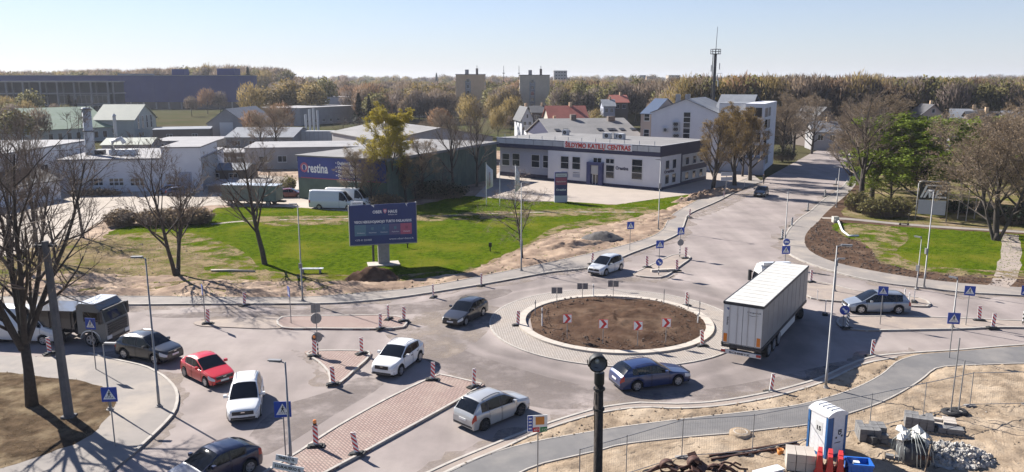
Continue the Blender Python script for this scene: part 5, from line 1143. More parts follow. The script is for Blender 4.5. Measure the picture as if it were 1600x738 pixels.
for px in (1057,1072): u, z = B.uv(px,160); B.box(u-.45,u+.45,1,1.9,z-1.5,z+1.6,'b_grey','chimney')
for zz in (2.0,5.4,8.8):
    for k in range(3): B.win(u1+1+k*3.2,u1+3+k*3.2,zz,zz+1.7,nx=2,off=-.6)
for zz in (1.2,3.6,6,8.4,10.8): B.win(B.w-3.2,B.w-.4,zz,zz+2.0,off=1.2,nx=2); B.win(-.9,4,zz,zz+1.9,'right',nx=3); B.win(5,9,zz,zz+1.9,'right',nx=3)
B.box(B.w-3.2,B.w+.6,-3.4,-1.25,0,3.0,'b_plaster_blue','porch'); B.flat(3.0,'b_roofgrey',B.w-3.2,B.w+.6,-3.4,-1.25)
# ---- grey shed roof behind the showroom
B = Bld('grey_hall', 'low hall with a broad grey pitched roof and skylights behind the showroom', (9.0,164), (28.0,168), 27, raw=True); ze = 5.7
B.box(0,B.w,0,B.d,0,ze,'b_grey'); r_ = B.gable(ze,9.4,'x','b_roofgrey',.3,wall='b_navy')
for f in (.07,.17,.56,.68,.72,.82,.95):
    k = B.w*f; y = 5.5; z = ze+(9.4-ze)*y/13.5+.16; MB().ext([(k,y-.7,z-.16),(k+1.1,y-.7,z-.16),(k+1.1,y+.7,z+.2),(k,y+.7,z+.2)],(0,-.05,.14)).build('skylight','dark_trim',B.o)
B.box(B.w*.35,B.w*.35+1.2,12,13.2,8.6,10.4,'b_brown','chimney'); B.box(B.w*.78,B.w*.78+1.6,11,12.2,8.4,10.0,'b_brown','chimney')
# ---- generic houses
def house(label, px, py_e, py_r, hw, Y, dep, roofm, wallm, rz=0, axis='x', nwin=2, group='houses among the trees', chim=True, name='house'):
    c = at(px, py_e, Y); w_ = hw*2*Y/F; d = Vector((math.cos(R(rz)), math.sin(R(rz)))); a = Vector((c.x,Y))-d*w_/2; b = Vector((c.x,Y))+d*w_/2
    q = Bld(name, label, a, b, dep, 'house', group, raw=True); ze = zat(py_e,Y); zr = zat(py_r,Y+(dep/2 if axis == 'x' else 0)); ze = max(ze,2.2)
    q.box(0,q.w,0,dep,0,ze,wallm); r = q.gable(ze,max(zr,ze+1.2),axis,roofm,.45,wall=wallm)
    if nwin: q.row(nwin,max(.8,ze-2.3),ze-.8,min(1.4,q.w/nwin*.5),nx=2); q.row(2,max(.8,ze-2.3),ze-.8,1.2,'right' if px < 800 else 'left',nx=2)
    if axis == 'y' and nwin: q.win(q.w*.42,q.w*.58,ze+.2,ze+1.4)
    if chim: MB().bx(q.w*.6,q.w*.6+.7,dep*.45,dep*.45+.7,ze,max(zr,ze+1.2)+1.1).build('chimney','b_brick',r)
    return q
house('house with a bright red tiled roof behind the showroom', 888,184,166,30,225,9,'roof_red','b_cream',8)
house('small lower red-roofed house left of the bright red roof', 866,197,188,14,205,8,'roof_red','b_cream',8,nwin=1)
house('white gabled house with a dark roof left of the red roof', 824,186,168,9,235,12,'roof_dark','b_white',10,'y'); house('dark-roofed house between the white gable and red roof', 845,176,166,14,250,10,'roof_dark','b_brown',4)
house('low brown house with pale base behind the showroom left end', 846,206,199,22,190,9,'roof_dark','b_white',4)
house('brown house with a red roof below the tall poplar', 970,160,149,12,300,10,'roof_red','b_brown',6); house('blue-grey house beside the brown one below the poplar', 952,166,156,9,290,10,'roof_tin','b_plaster_blue',0)
house('tall dark house with bluish wall beyond the north-east road', 1307,170,147,14,250,10,'roof_dark','b_plaster_blue',-6); house('dark-roofed house with a pale gable at the north-east roadside', 1290,186,168,18,215,11,'roof_dark','b_brown',10,'y'); house('low pale house with light metal roof at the north-east roadside', 1292,206,190,20,205,9,'roof_tin','b_grey',-8)
house('dark-roofed house with an orange gable above the green tree', 1458,178,164,15,230,10,'roof_dark','b_pink',-8,'y'); house('house with a steep bluish roof right of the green tree', 1515,190,171,24,190,10,'roof_tin','b_grey',-25); house('brown dark-roofed house on the right beyond the park', 1545,196,175,22,185,10,'roof_dark','b_brown',-10); house('low dark house behind the green tree', 1430,176,160,22,260,10,'roof_dark','b_brown',5); house('pale gabled house near the right edge', 1560,172,156,14,270,10,'roof_dark','b_cream',-12,'y'); house('long dark house at the right horizon', 1470,158,150,22,300,10,'roof_dark','b_brown',0); house('bluish roofed house half hidden at the right edge', 1590,190,174,16,215,9,'roof_tin','b_grey',-18)
# ---- brick blocks of flats and towers
def flats(label, x0, x1, ytop, Y, dep, m, floors, ncol, group='blocks of flats on the skyline', rz=0, central=True, strip='right'):
    a = at(x0,ytop,Y); b = at(x1,ytop,Y); q = Bld('apartment_block', label, (a.x,Y), (b.x,Y+math.tan(R(rz))*(b.x-a.x)), dep, 'apartment block', group, raw=True); zt = a.z
    q.box(0,q.w,0,dep,0,zt,m); q.flat(zt,'b_roofgrey',ov=.2,th=.3)
    fh = zt/floors
    if central:
        q.box(q.w*.33,q.w*.52,-.15,-.003,0,zt-3,'b_concrete','stair_strip')
        for k in range(1,floors): q.win(q.w*.37,q.w*.48,k*fh-.9,k*fh+.9,off=.15)
        q.box(q.w*.3,q.w*.42,dep*.4,dep*.6,zt+.3,zt+2.6,'b_concrete','roof_house'); q.box(q.w*.68,q.w*.76,dep*.4,dep*.5,zt+.3,zt+3.2,'b_brown','chimney'); MB().tube((q.w*.72,dep*.45,zt+3),(q.w*.72,dep*.45,zt+4.6),.12,n=5).build('antenna','steel_dark',q.o)
    else:
        for k in range(floors): q.row(ncol,k*fh+.8,k*fh+fh-.7,min(1.8,q.w/ncol*.55))
    for k in range(floors): q.row(max(2,int(dep/5)),k*fh+.8,k*fh+fh-.7,1.5,'right' if x0 < 800 else 'left')
    return q
flats('tan brick block of flats left of centre on the skyline', 712,757,117,400,16,'b_brick',7,3); flats('tan brick block of flats right of centre with rooftop sheds', 812,859,118,390,16,'b_greybrick',7,3)
flats('pale tower block far away right of the brick block', 866,886,111,780,18,'b_concrete',9,4,central=False); flats('small pale far tower at the horizon near the poplar', 1000,1009,118,1000,18,'b_concrete',9,3,central=False); flats('low wide far block at the horizon right of the poplar', 1010,1019,120,1050,18,'b_brick',7,3,central=False); flats('dark far block at the horizon left of the mast', 1045,1063,118,1000,18,'b_greybrick',8,5,central=False)
# ---- big dark blue hall on the left
B = Bld('blue_hall', 'huge dark blue windowless hall on the left skyline', (-330,500), (-172,505), 40, raw=True); zt = 20.5
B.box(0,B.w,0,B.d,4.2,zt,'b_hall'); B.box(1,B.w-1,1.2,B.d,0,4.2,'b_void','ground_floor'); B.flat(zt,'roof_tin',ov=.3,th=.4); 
for k in range(20): B.box(B.w*(k+.3)/20,B.w*(k+.3)/20+.7,.2,.9,0,4.2,'b_concrete','column')
for x in range(1,18): B.box(B.w*x/18-.06,B.w*x/18+.06,-.06,-.002,4.3,zt-.1,'b_hall','panel_seam')
B.box(B.w*.72,B.w*.77,8,16,zt+.4,zt+4.2,'b_hall','plant_room'); B.box(B.w*.9,B.w*.97,8,20,zt+.4,zt+4.6,'b_hall','plant_room'); B.box(B.w*.52,B.w*.62,3,20,zt+.4,zt+1.3,'roof_tin','roof_hatch')
B.win(B.w*.45,B.w*.62,1,3.6,nx=6,off=-1.2)
# unfinished concrete frame
B = Bld('concrete_frame_building', 'unfinished grey concrete frame building in front of the blue hall', (-285,385), (-198,392), 22, raw=True)
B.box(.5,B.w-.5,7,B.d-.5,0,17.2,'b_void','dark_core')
for k in range(4): B.box(0,B.w,-.2,B.d,k*5.7-.3,k*5.7+.3,'b_concrete','floor_slab')
for i in range(12):
    for y in (.1,6.2): B.box(B.w*i/11-.35,B.w*i/11+.35,y,y+.6,.0,17.2,'b_concrete','column')
for i in (8,9,10): B.win(B.w*i/11+.6,B.w*(i+1)/11-.6,6.5,10.6,nx=3,off=-.3)
# ---- green-roofed buildings and sheds on the left
B = Bld('green_roof_building', 'long building with a faded green metal roof on the left', (66,226), (178,219), 26); zt = B.z(203); B.box(0,B.w,0,B.d,0,zt,'b_ltgreen'); B.gable(zt,zt+5.6,'x','roof_green',.5,wall='b_ltgreen'); B.row(7,zt-3.2,zt-1.2,1.3); B.row(3,zt-3.2,zt-1.2,1.3,'right')
B = Bld('pale_roof_house', 'tall pale building with cream roof and slim gable windows', (150,219), (212,219), 15); zt = B.z(187); B.box(0,B.w,0,B.d,0,zt,'b_ltgreen'); B.gable(zt,zt+4.2,'x','roof_pale',.5,wall='b_ltgreen')
for k in range(4): B.win(2.2+k*2.9,3.4+k*2.9,3.2,7.2,'right',nz=2)
for k in range(2): B.win(2.4+k*2.2,3.6+k*2.2,.8,2.2,'right')
B.win(B.w*.4,B.w*.48,2,3.6)
o = thing('metal_chimney', 'slim steel chimney stack on the workshop roof at left', 'chimney', G(147,292)); h_ = zat(168, G(147,292).y); MB().path([(0,0,0),(0,0,h_*.55),(0,0,h_)],[.9,.75,.68],12).build('stack','b_panel',o,True); [MB().lathe([(.7,z),(.95,z),(.95,z+.15),(.7,z+.15)],12).build('collar','steel_dark',o) for z in (h_*.7,h_-.4)]
o = thing('metal_chimney', 'thin short steel flue in front of the pale tall building', 'chimney', G(183,232)); h_ = zat(180, G(183,232).y); MB().tube((0,0,0),(0,0,h_),.45,.4,10).build('stack','b_panel',o); MB().lathe([(.4,h_-.3),(.65,h_-.3),(.1,h_+.4)],10).build('cowl','b_panel',o)
B = Bld('white_workshop', 'long white flat-roofed workshop with wide dark windows at left', (96,303), (318,298), 20); zt = B.z(252); B.box(0,B.w,0,B.d,0,zt,'b_white'); B.flat(zt,'b_concrete',ov=.2,th=.25)
for x0, x1 in ((106,130),(138,162),(170,194),(203,226)): B.pwin(x0,x1,278,291,nx=3,nz=2,fw=.14)
u = B.uv(255,270)[0]; B.box(u,B.w,-.3,14,0,B.z(234),'b_white','tall_bay'); B.flat(B.z(234),'b_concrete',u,B.w,-.3,14,.12,.2); B.pwin(262,275,284,298,nx=2,off=.3); B.box(B.uv(280,270)[0],B.uv(300,270)[0],-.36,-.31,0,3.2,'b_plaster_blue','gate')
un = B.box(B.w*.27,B.w*.27+4.2,6,7.6,zt+.3,zt+1.2,'frame_white','ventilation_unit'); MB().path([(B.w*.29,6.6,zt+1.2),(B.w*.29,6.6,zt+2.6),(B.w*.29+1.5,6.6,zt+3.0),(B.w*.29+2.0,6.6,zt+2.2)],.4,10).build('duct','frame_white',un,True); B.box(B.w*.12,B.w*.2,8,9.5,zt+.3,zt+1.0,'steel_dark','roof_vent')
B = Bld('white_store', 'tall white store wall at the far left behind the bare tree', (-75.5,112), (-77.6,145), 30, raw=True); B.box(0,B.w,0,B.d,0,7,'b_white'); B.flat(7,'b_concrete'); B.row(3,2.6,4.4,2.4,nx=2)
B = Bld('gabled_annex', 'small white gabled annex at far left', (12,326), (96,312), 9); B.box(0,B.w,0,B.d,0,3.0,'b_white'); B.gable(3.0,4.6,'x','roof_dark',.3,wall='b_white'); B.row(2,1,2.2,1.2); B.win(3,4.6,1,2.4,'right')
def shed(label, A, B_, dep, ytop, wallm, roofm, gab=None, axis='x', nwin=3, name='shed', extra=0, wz=(1.0,2.2)):
    q = Bld(name, label, A, B_, dep, 'shed', 'sheds and stores in the industrial yards'); zt = q.z(ytop); q.box(0,q.w,0,dep,0,zt,wallm)
    if gab: q.gable(zt,zt+gab,axis,roofm,.35,wall=wallm)
    else: q.flat(zt,roofm)
    if nwin: q.row(nwin,min(wz[0],zt*.35),min(wz[1],zt*.75),min(1.6,q.w/nwin*.5),nx=2)
    return q
shed('low store with pale roof behind the white workshop', (160,241),(236,240),10,227,'b_grey','roof_pale',1.3,nwin=4)
shed('low store with pale roof left of the garage hall', (236,234),(338,233),16,222,'b_grey','b_concrete',None,nwin=3)
shed('narrow canopy shed with dark opening behind the pale tall house', (240,222),(330,220),14,204,'b_brown','roof_tin',None,nwin=2)
q = shed('grey gabled garage hall with a big white door', (325,214),(386,214),30,193,'b_grey','roof_tin',4.5,'y',0); q.win(q.w*.32,q.w*.66,.1,4.6,nx=1,nz=4,gl='frame_white',name='garage_door')
shed('shed with a striped white metal roof behind the left bare trees', (354,233),(458,233),20,215,'b_grey','roof_tin',2.0,'x',4)
shed('dark shed with boxes in front left of the bare lawn tree', (318,262),(392,262),10,240,'b_brown','b_concrete',None,nwin=3)
shed('low long shed with a pale roof by the gravel yard', (318,285),(384,285),7,266,'b_brown','roof_tin',.8,'x',2)
shed('low lean-to with pale slab roof beside the box trailer', (326,302),(412,301),7,291,'b_brown','b_concrete',None,nwin=0)
shed('long pale store with dark windows in the middle distance', (470,197),(560,190),22,170,'b_grey','b_concrete',None,nwin=7)
shed('pale upper block of the middle distance store', (512,186),(582,184),20,153,'b_white','b_concrete',None,nwin=5)
shed('flat roofed store with blue glazed roof below the brick flats', (676,176),(712,176),16,162,'b_white','roof_blue',2.2,'x',3)
shed('small white building left of the blue glazed roof', (645,184),(700,183),14,172,'b_white','b_concrete',None,nwin=4)
shed('white roadside building with a metal roof far left centre', (404,176),(455,175),18,164,'b_grey','roof_pale',2,'x',4)
shed('pale kiosk among trees between the brick flats', (766,190),(806,190),12,178,'b_cream','roof_tin',1.5,'x',3)
shed('pale long low building between the flats and the houses', (760,172),(812,172),14,160,'b_cream','roof_tin',2,'x',5)
shed('brown low store right of the yellow tree', (640,226),(704,224),14,212,'b_brown','b_roofgrey',1.2,'x',3)
# white material stacks in the far yard
o = thing('steel_silo_group', 'group of pale upright tubes standing in the far yard', 'tubes', G(492,222)); [MB().tube((x,0,0),(x,0,h_),.35,n=8).build('tube','b_panel',o) for x, h_ in ((-2.4,8),(-1.2,9.5),(0,9.8),(1.2,9.2))]
o = thing('yard_container', 'pale grey container block in the far yard below the tubes', 'container', G(497,229)); MB().bx(-5,5,0,2.5,0,4.2).build('box','b_panel',o); MB().bx(5.3,8.5,.5,2.5,0,2.6).build('box','b_grey',o); [MB().bx(-4.6+k*1.2,-4.5+k*1.2,-.06,0,.1,4.1).build('rib','b_grey',o) for k in range(8)]
# ---- masts
o = thing('telecom_mast', 'tall dark telecom mast with a railed platform on the skyline', 'mast', (54.2,215,0)); zt = zat(85,215); zp = zat(42,215)
MB().path([(0,0,0),(0,0,zt)],[.5,.38],12).build('shaft','steel_dark',o); MB().tube((0,0,zt),(.2,0,zp),.09,.05,6).build('antenna','steel_dark',o)
pf = MB().lathe([(.5,zt),(1.4,zt),(1.4,zt+.15),(.5,zt+.15)],10); pf.build('platform','steel_dark',o); rl = MB()
for k in range(10): a = 2*PI*k/10; rl.tube((1.35*math.cos(a),1.35*math.sin(a),zt),(1.35*math.cos(a),1.35*math.sin(a),zt+1.3),.05,n=4)
for z in (zt+.7,zt+1.3): rl.path([(1.35*math.cos(2*PI*k/16),1.35*math.sin(2*PI*k/16),z) for k in range(17)],.05,4)
rl.build('railing','steel_dark',o); ld = MB().tube((-.65,-.2,2),(-.65,-.2,zt),.06,n=4); ld.tube((-.65,.2,2),(-.65,.2,zt),.06,n=4); [ld.tube((-.65,-.2,z),(-.65,.2,z),.04,n=4) for z in range(3,int(zt))]; ld.build('ladder','steel_dark',o)
an = MB(); [an.bx(x-.12,x+.12,y-.1,y+.1,z,z+1.7) for x, y, z in ((1.2,0,zt-4),(-.9,.4,zt-4.5),(.5,-1,zt-7),(1.1,.2,zt-8.5))]; an.build('panel_antenna','b_panel',o); [MB().bx(.5,2.0,-.05,.05,z,z+.08).build('bracket','steel_dark',o) for z in (zt-5,zt-6.2)]
for px, yt, lb in ((787,103,'thin lattice radio mast on the skyline right of the left brick block'),(811,103,'thin radio mast at the left edge of the right brick block')):
    p = at(px,yt,600); o = thing('radio_mast', lb, 'mast', (p.x,600,0), 0, 'thin radio masts'); MB().path([(0,0,0),(0,0,p.z)],[.5,.12],4).build('lattice_tower','steel_dark',o); MB().bx(-.9,.9,-.2,.2,p.z*.8,p.z*.8+.5).build('platform','steel_dark',o)
# ================================================================== BUILDING SITE
mat('wc_white', (.68,.68,.68), .5); mat('wc_blue', (.03,.12,.3), .45); mat('plastic_red', (.5,.03,.03), .45, (.42,.03,.03), 2); mat('crate_blue', (.02,.13,.5), .45); mat('paver_grey', (.2,.195,.19), .9, (.14,.137,.135), 3, .3); mat('paver_dark', (.07,.07,.072), .9, (.05,.05,.052), 3, .3); mat('wood_pale', (.34,.26,.18), .9, (.24,.18,.12), 5, .4); mat('rubble', (.4,.38,.35), .9, (.26,.25,.235), 4, .3); mat('bag_white', (.55,.54,.5), .8); mat('steel_rust', (.045,.022,.018), .7, (.1,.045,.03), 5, .3, metal=.3); mat('wire', (.2,.2,.2), .5, metal=.6)
# mesh fence panels: one thing per panel
def fence(label, a, b, h=2.0):
    d = b-a; L_ = d.length; o = thing('fence_panel', label, 'fence panel', (a.x,a.y,.09), math.atan2(d.y,d.x), 'mesh fence round the building site')
    fr = MB().tube((0,0,0),(0,0,h+.05),.024,n=6); fr.tube((L_,0,0),(L_,0,h+.05),.024,n=6); fr.tube((0,0,h),(L_,0,h),.02,n=6); fr.tube((0,0,.15),(L_,0,.15),.02,n=6); fr.build('frame','galv',o)
    wr = MB(); n = int(L_/.12)
    for k in range(1,n): x = L_*k/n; wr.tube((x,0,.15),(x,0,h),.0028,n=3)
    for k in range(1,8): z = .15+(h-.15)*k/8; wr.tube((0,0,z),(L_,0,z),.0028,n=3)
    wr.build('wire_mesh','wire',o)
    MB().bx(-.3,.3,-.12,.12,0,.13).build('foot','concrete',o)
FP_ = [G(*p,.09) for p in ((905,768),(978,745),(1065,717),(1175,709),(1265,690),(1358,673),(1442,653),(1515,636),(1605,634),(1720,632))]
names = ('bottom left by the wooden pole','left of the steel scrap','above the steel scrap','left of the toilet','behind the toilet','right of the toilet','above the pallets','behind the tyre-based poles','at the right edge'); k = 0
for i, (a, b) in enumerate(zip(FP_, FP_[1:])):
    n = max(1, round((b-a).length/3.6))
    for j in range(n): fence('mesh fence panel %s%s' % (names[i], '' if n == 1 else ', section %s' % ('one','two','three','four')[j]), a+(b-a)*(j/n), a+(b-a)*((j+1)/n))
# portable toilet
o = thing('portable_toilet', 'white and blue portable toilet with a domed white roof on the building site', 'toilet', G(1289,706,.085), R(24)); w = .57; hh = 2.12
MB().bx(-w,w,-w,w,.12,hh).build('cabin','wc_blue',o); MB().bx(-w-.03,w+.03,-w-.03,w+.03,0,.13).build('skid','wc_blue',o)
MB().bx(-w-.035,-w-.002,-w+.08,w-.1,.16,hh-.04).build('door','wc_white',o); MB().bx(-w+.36,w-.07,-w-.035,-w-.002,.16,hh-.02).build('side_panel','wc_white',o); MB().bx(-w-.042,-w-.037,-.3,.15,1.1,1.75).build('door_label','p_pale',o)
for s in (-1,1): [MB().bx(x-.06,x+.06,s*w-.06,s*w+.06,.1,hh+.02).build('corner_post','wc_blue',o) for x in (-w,w)]
rp = [(-w-.06,hh-.02),(-w-.06,hh+.08),(-w*.75,hh+.2),(-w*.3,hh+.27),(w*.3,hh+.27),(w*.75,hh+.2),(w+.06,hh+.08),(w+.06,hh-.02)]; rf = MB().ext([(x,-w-.08,z) for x, z in rp],(0,2*w+.16,0)).build('roof','wc_white',o); rr = MB(); [rr.bx(-w*.5,w*.5,y-.03,y+.03,hh+.265,hh+.3) for y in (-.4,-.13,.13,.4)]; rr.build('roof_rib','wc_white',rf)
text(o,'ID',.3,'black',(.1,-w-.04,1.4),(PI/2,PI/2,0),.28,.012); text(o,'15',.3,'black',(-w-.046,.1,1.3),(PI/2,0,-PI/2),.26,.012); MB().bx(-.05,.05,-w-.041,-w-.036,.95,1.05).bx(.3,.4,-w-.041,-w-.036,1.0,1.1).build('vent','black',o); MB().bx(-.08,.3,-w-.04,-w-.036,.72,.76).build('label_strip','dark_trim',o)
# red water-filled barriers
def barrier(label, px, py, rz):
    o = thing('plastic_barrier', label, 'barrier', G(px,py,.085), R(rz), 'red and white plastic road barriers'); L_ = .95
    prof = [(-.24,.0),(-.24,.28),(-.16,.42),(-.09,.95),(.09,.95),(.16,.42),(.24,.28),(.24,0)]
    lo = [(-.25,.0),(-.25,.26),(.25,.26),(.25,0)]
    MB().ext([(-L_/2,y,z) for y, z in [(-.24,.26),(-.16,.42),(-.09,1.15),(.09,1.15),(.16,.42),(.24,.26)]],(L_,0,0)).build('body','plastic_red',o); ft = MB(); [ft.bx(x-.14,x+.14,-.25,.25,0,.26) for x in (-.32,0,.32)]; ft.build('foot','wc_white',o)
    MB().bx(-.12,.12,-.1,.1,1.15,1.18).build('filler_cap','plastic_red',o); [MB().lathe([(0,-.002),(.06,-.002),(.06,.01)],8,(x,-.13,.6),'y').build('pin_hole','black',o) for x in (-.3,.3)]
for i, (px, py) in enumerate(((1279,741),(1295,744),(1311,747))): barrier('red plastic barrier in front of the toilet, %s of three' % ('left','middle','right')[i], px, py, 68)
# pallet helper
def pallet(o, x0, y0, w_, d_, z=0, rz=0):
    pm = MB(); [pm.bx(x0+w_*k/7,x0+w_*k/7+w_*.09,y0,y0+d_,z+.1,z+.13) for k in range(7)]; [pm.bx(x0,x0+w_,y0+d_*f,y0+d_*f+.1,z,z+.1) for f in (0,.44,.89)]; return pm.build('pallet','wood_pale',o)
def stack(label, px, py, rz, nx, ny, nz, sx, sy, sz, m, cat='blocks', drop=0, name='block_stack', grp='stacks of paving blocks'):
    o = thing(name, label, cat, G(px,py,.085), R(rz), grp); pallet(o,-.1,-.1,nx*sx+.2,ny*sy+.2); me = MB().bx(.01,sx-.01,.01,sy-.01,.0,sz-.012).mesh('block',m)
    rnd = random.Random(px)
    for k in range(nz):
        for i in range(nx):
            for j in range(ny):
                if k == nz-1 and rnd.random() < drop: continue
                b = link('block',me,o); b.location = (i*sx+rnd.uniform(-.012,.012),j*sy+rnd.uniform(-.012,.012),.14+k*sz); b.rotation_euler[2] = rnd.uniform(-.03,.03)
    return o
stack('pale concrete kerb blocks stacked on a pallet left of the red barriers', 1228,739,-14, 3,1,2,.42,1.0,.42,'concrete_pale')
stack('dark grey paving blocks piled right of the toilet', 1342,694,-12, 4,3,3,.34,.4,.22,'paver_grey',drop=.4)
stack('low dark paver stack between toilet and wooden pallet', 1362,700,20, 3,2,2,.34,.4,.2,'paver_dark',drop=.5)
stack('pallet of grey slabs above the stone heap', 1413,672,-22, 4,2,3,.34,.5,.2,'paver_grey',drop=.15)
stack('white slabs on a pallet beside the tyre-based poles', 1452,668,-24, 2,3,2,.62,.3,.14,'concrete_pale',drop=.3); stack('loose pale slabs at the right of the white slab pallet', 1465,680,-20, 3,1,2,.4,.5,.14,'paver_grey',drop=.4)
o = thing('wooden_pallet', 'empty wooden pallet lying in front of the dark pavers', 'pallet', G(1378,722,.085), R(-24)); pallet(o,0,0,1.3,.9); [MB().bx(.15+k*.4,.5+k*.4,.2,.45,.14,.3).build('block','paver_grey',o) for k in range(2)]
# blue crate
o = thing('blue_crate', 'bright blue plastic crate open at the top beside the red barriers', 'crate', G(1324,752,.085), R(-10)); cw, cdp, ch = 1.05,.75,.85
b = MB().bx(0,cw,0,.05,0,ch).bx(0,cw,cdp-.05,cdp,0,ch).bx(0,.05,.05,cdp-.05,0,ch).bx(cw-.05,cw,.05,cdp-.05,0,ch).bx(.05,cw-.05,.05,cdp-.05,0,.05); b.build('box','crate_blue',o); MB().bx(-.04,cw+.04,-.04,.0,ch-.1,ch).bx(-.04,cw+.04,cdp,cdp+.04,ch-.1,ch).bx(-.04,0,0,cdp,ch-.1,ch).bx(cw,cw+.04,0,cdp,ch-.1,ch).build('rim','crate_blue',o); [MB().bx(x,x+.06,-.03,0,.05,ch-.1).build('rib','crate_blue',o) for x in (.15,.4,.65,.9)]; MB().bx(.3,.55,.3,.5,.5,.8).build('white_packet','sign_white',o)
# orange bucket
o = thing('orange_bucket', 'small orange bucket left of the concrete kerb blocks', 'bucket', G(1219,712,.085)); MB().lathe([(0,0),(.13,0),(.17,.34),(.15,.34),(.12,.03),(0,.03)],14).build('bucket','orange',o,True); MB().path([(.16*math.cos(a),0,.34+.12*math.sin(a)) for a in [PI*k/8 for k in range(9)]],.008,4).build('handle','steel_dark',o)
# rubble heap of pale stones, big bag with hoses
rnd = random.Random(5); c = G(1484,716,.085); o = thing('stone_heap', 'heap of pale broken paving stones at lower right', 'stone heap', c)
ms = []
for k in range(6): 
    mb = MB(); mb.rock((0,0,0),.15,rnd,.8); mb.bx(-.1,.12,-.08,.1,-.07,.07); ms.append(mb.mesh('stone','rubble' if k % 3 else 'concrete_pale'))
for k in range(290):
    a = rnd.uniform(0,2*PI); t = math.sqrt(rnd.random()); x, y = 2.0*t*math.cos(a), 1.3*t*math.sin(a); z = .72*(1-t**1.4)*rnd.uniform(.75,1.02)+.05
    b = link('stone',ms[k % 6],o); b.location = (x,y,z); b.rotation_euler = (rnd.uniform(0,6),rnd.uniform(0,6),rnd.uniform(0,6)); b.scale = (rnd.uniform(.5,1.15),)*3
core = mound('heap_core', (0,0), 2.0, 1.3, .6, 'rubble', 24, 8, 0, .3, seed=2); core.parent = o; core.location = (0,0,0)
c = G(1428,722,.085); o = thing('rubble_bag', 'dark big bag heaped with white wrapping and hoses beside the stone heap', 'bag', c, R(-15))
bag = MB(); n = 20
for zi, (z, r) in enumerate(((0,.62),(.3,.75),(.7,.78),(1.0,.7),(1.12,.5),(1.1,.0))):
    for j in range(n): a = 2*PI*j/n; rr = r*(1+.1*NZ.noise(Vector((math.cos(a)*2,math.sin(a)*2,z*2)))); s_ = max(abs(math.cos(a)),abs(math.sin(a))); bag.v.append((rr*math.cos(a)/s_**.6,rr*math.sin(a)/s_**.6,z+.06*NZ.noise(Vector((a,z,3)))))
for zi in range(5):
    for j in range(n): bag.f.append((zi*n+j,zi*n+(j+1)%n,(zi+1)*n+(j+1)%n,(zi+1)*n+j))
bag.build('bag','paver_dark',o,True)
wp = MB(); [wp.rock((rnd.uniform(-.75,.45),rnd.uniform(-.45,.55),rnd.uniform(1.1,1.5)),rnd.uniform(.14,.34),rnd,.8) for k in range(34)]; wp.build('white_wrapping','bag_white',o)
hs = MB()
for k in range(26):
    a = rnd.uniform(0,2*PI); r1 = rnd.uniform(.7,1.0); hs.path([(.3*math.cos(a),.3*math.sin(a),1.45+rnd.uniform(-.1,.15)),(.62*math.cos(a+.2),.62*math.sin(a+.2),1.35),(r1*math.cos(a+.35),r1*math.sin(a+.35),.9),(r1*1.05*math.cos(a+.4),r1*1.05*math.sin(a+.4),rnd.uniform(.1,.6))],.018,5)
hs.build('hose','b_ltgreen',o,True); MB().tube((.2,-1.15,0),(.42,-.85,1.35),.03,n=6).build('leaning_stake','wood_pale',o); MB().bx(-.1,.5,-.84,-.8,.55,.75).build('tag_board','steel_rust',o)
# tyres carrying sign poles
for px, py, ty, lb in ((1485,648,528,'tall thin pole standing in a tyre, left of the pair'),(1497,647,563,'short thin pole standing in a tyre, right of the pair')):
    o = thing('tyre_based_pole', lb, 'pole', G(px,py,.085), 0, 'poles set in tyres'); MB().lathe([(.22,.02),(.42,.0),(.5,.08),(.5,.16),(.42,.24),(.22,.22)],20).build('tyre','tyre',o,True); MB().lathe([(0,.16),(.23,.16)],16).build('concrete_fill','concrete',o); MB().tube((0,0,.1),(.03,0,zat(ty,o.location.y)-.085),.035,n=8).build('pole','galv',o)
# heap of rusty steel scrap at the bottom
c = G(1085,742,.085); o = thing('steel_scrap_heap', 'tangle of dark rusty steel scrap at the bottom edge', 'scrap heap', c); o.scale = (.85,.85,.85)
for k in range(9):
    x = rnd.uniform(-2.0,1.9); pts = []; a = rnd.uniform(-.5,.5)
    for t in range(6): pts.append((x+(t-2.5)*.42*math.cos(a)+rnd.uniform(-.05,.05),rnd.uniform(-.5,.5)*.4+(t-2.5)*.42*math.sin(a),.18+.45*math.exp(-((t-2.5)**2)/4)*rnd.uniform(.4,1.3)))
    MB().path(pts,rnd.uniform(.05,.11),6).build('bent_bar','steel_rust',o,True)
for k in range(8):
    m_ = Matrix.Rotation(rnd.uniform(-.7,.7),3,'X')@Matrix.Rotation(rnd.uniform(-.6,.6),3,'Y')@Matrix.Rotation(rnd.uniform(0,3),3,'Z'); MB().obox((rnd.uniform(-1.7,1.7),rnd.uniform(-.5,.4),rnd.uniform(.2,.6)),(rnd.uniform(.6,1.3),rnd.uniform(.25,.5),.07),m_).build('steel_plate','steel_rust',o)
MB().lathe([(.36,-.2),(.42,-.2),(.42,.2),(.36,.2)],20,(-1.5,0,.45),'y').build('steel_ring','steel_rust',o,True); MB().lathe([(.3,-.25),(.38,-.25),(.38,.25),(.3,.25)],20,(.0,.1,.6),'y').build('steel_ring','steel_rust',o,True)
for y_, lb in ((0,'long dark steel rail lying behind the scrap heap, rear one'),(-.35,'long dark steel rail lying behind the scrap heap, front one')):
    a, b = G(1108,716,.085), G(1245,694,.085); o = thing('steel_rail', lb, 'rail', (a.x,a.y+y_,.085), math.atan2((b-a).y,(b-a).x), 'steel rails on the building site'); MB().bx(0,(b-a).length,-.07,.07,0,.03).bx(0,(b-a).length,-.02,.02,.03,.12).bx(0,(b-a).length,-.045,.045,.12,.16).build('rail','steel_rust',o)
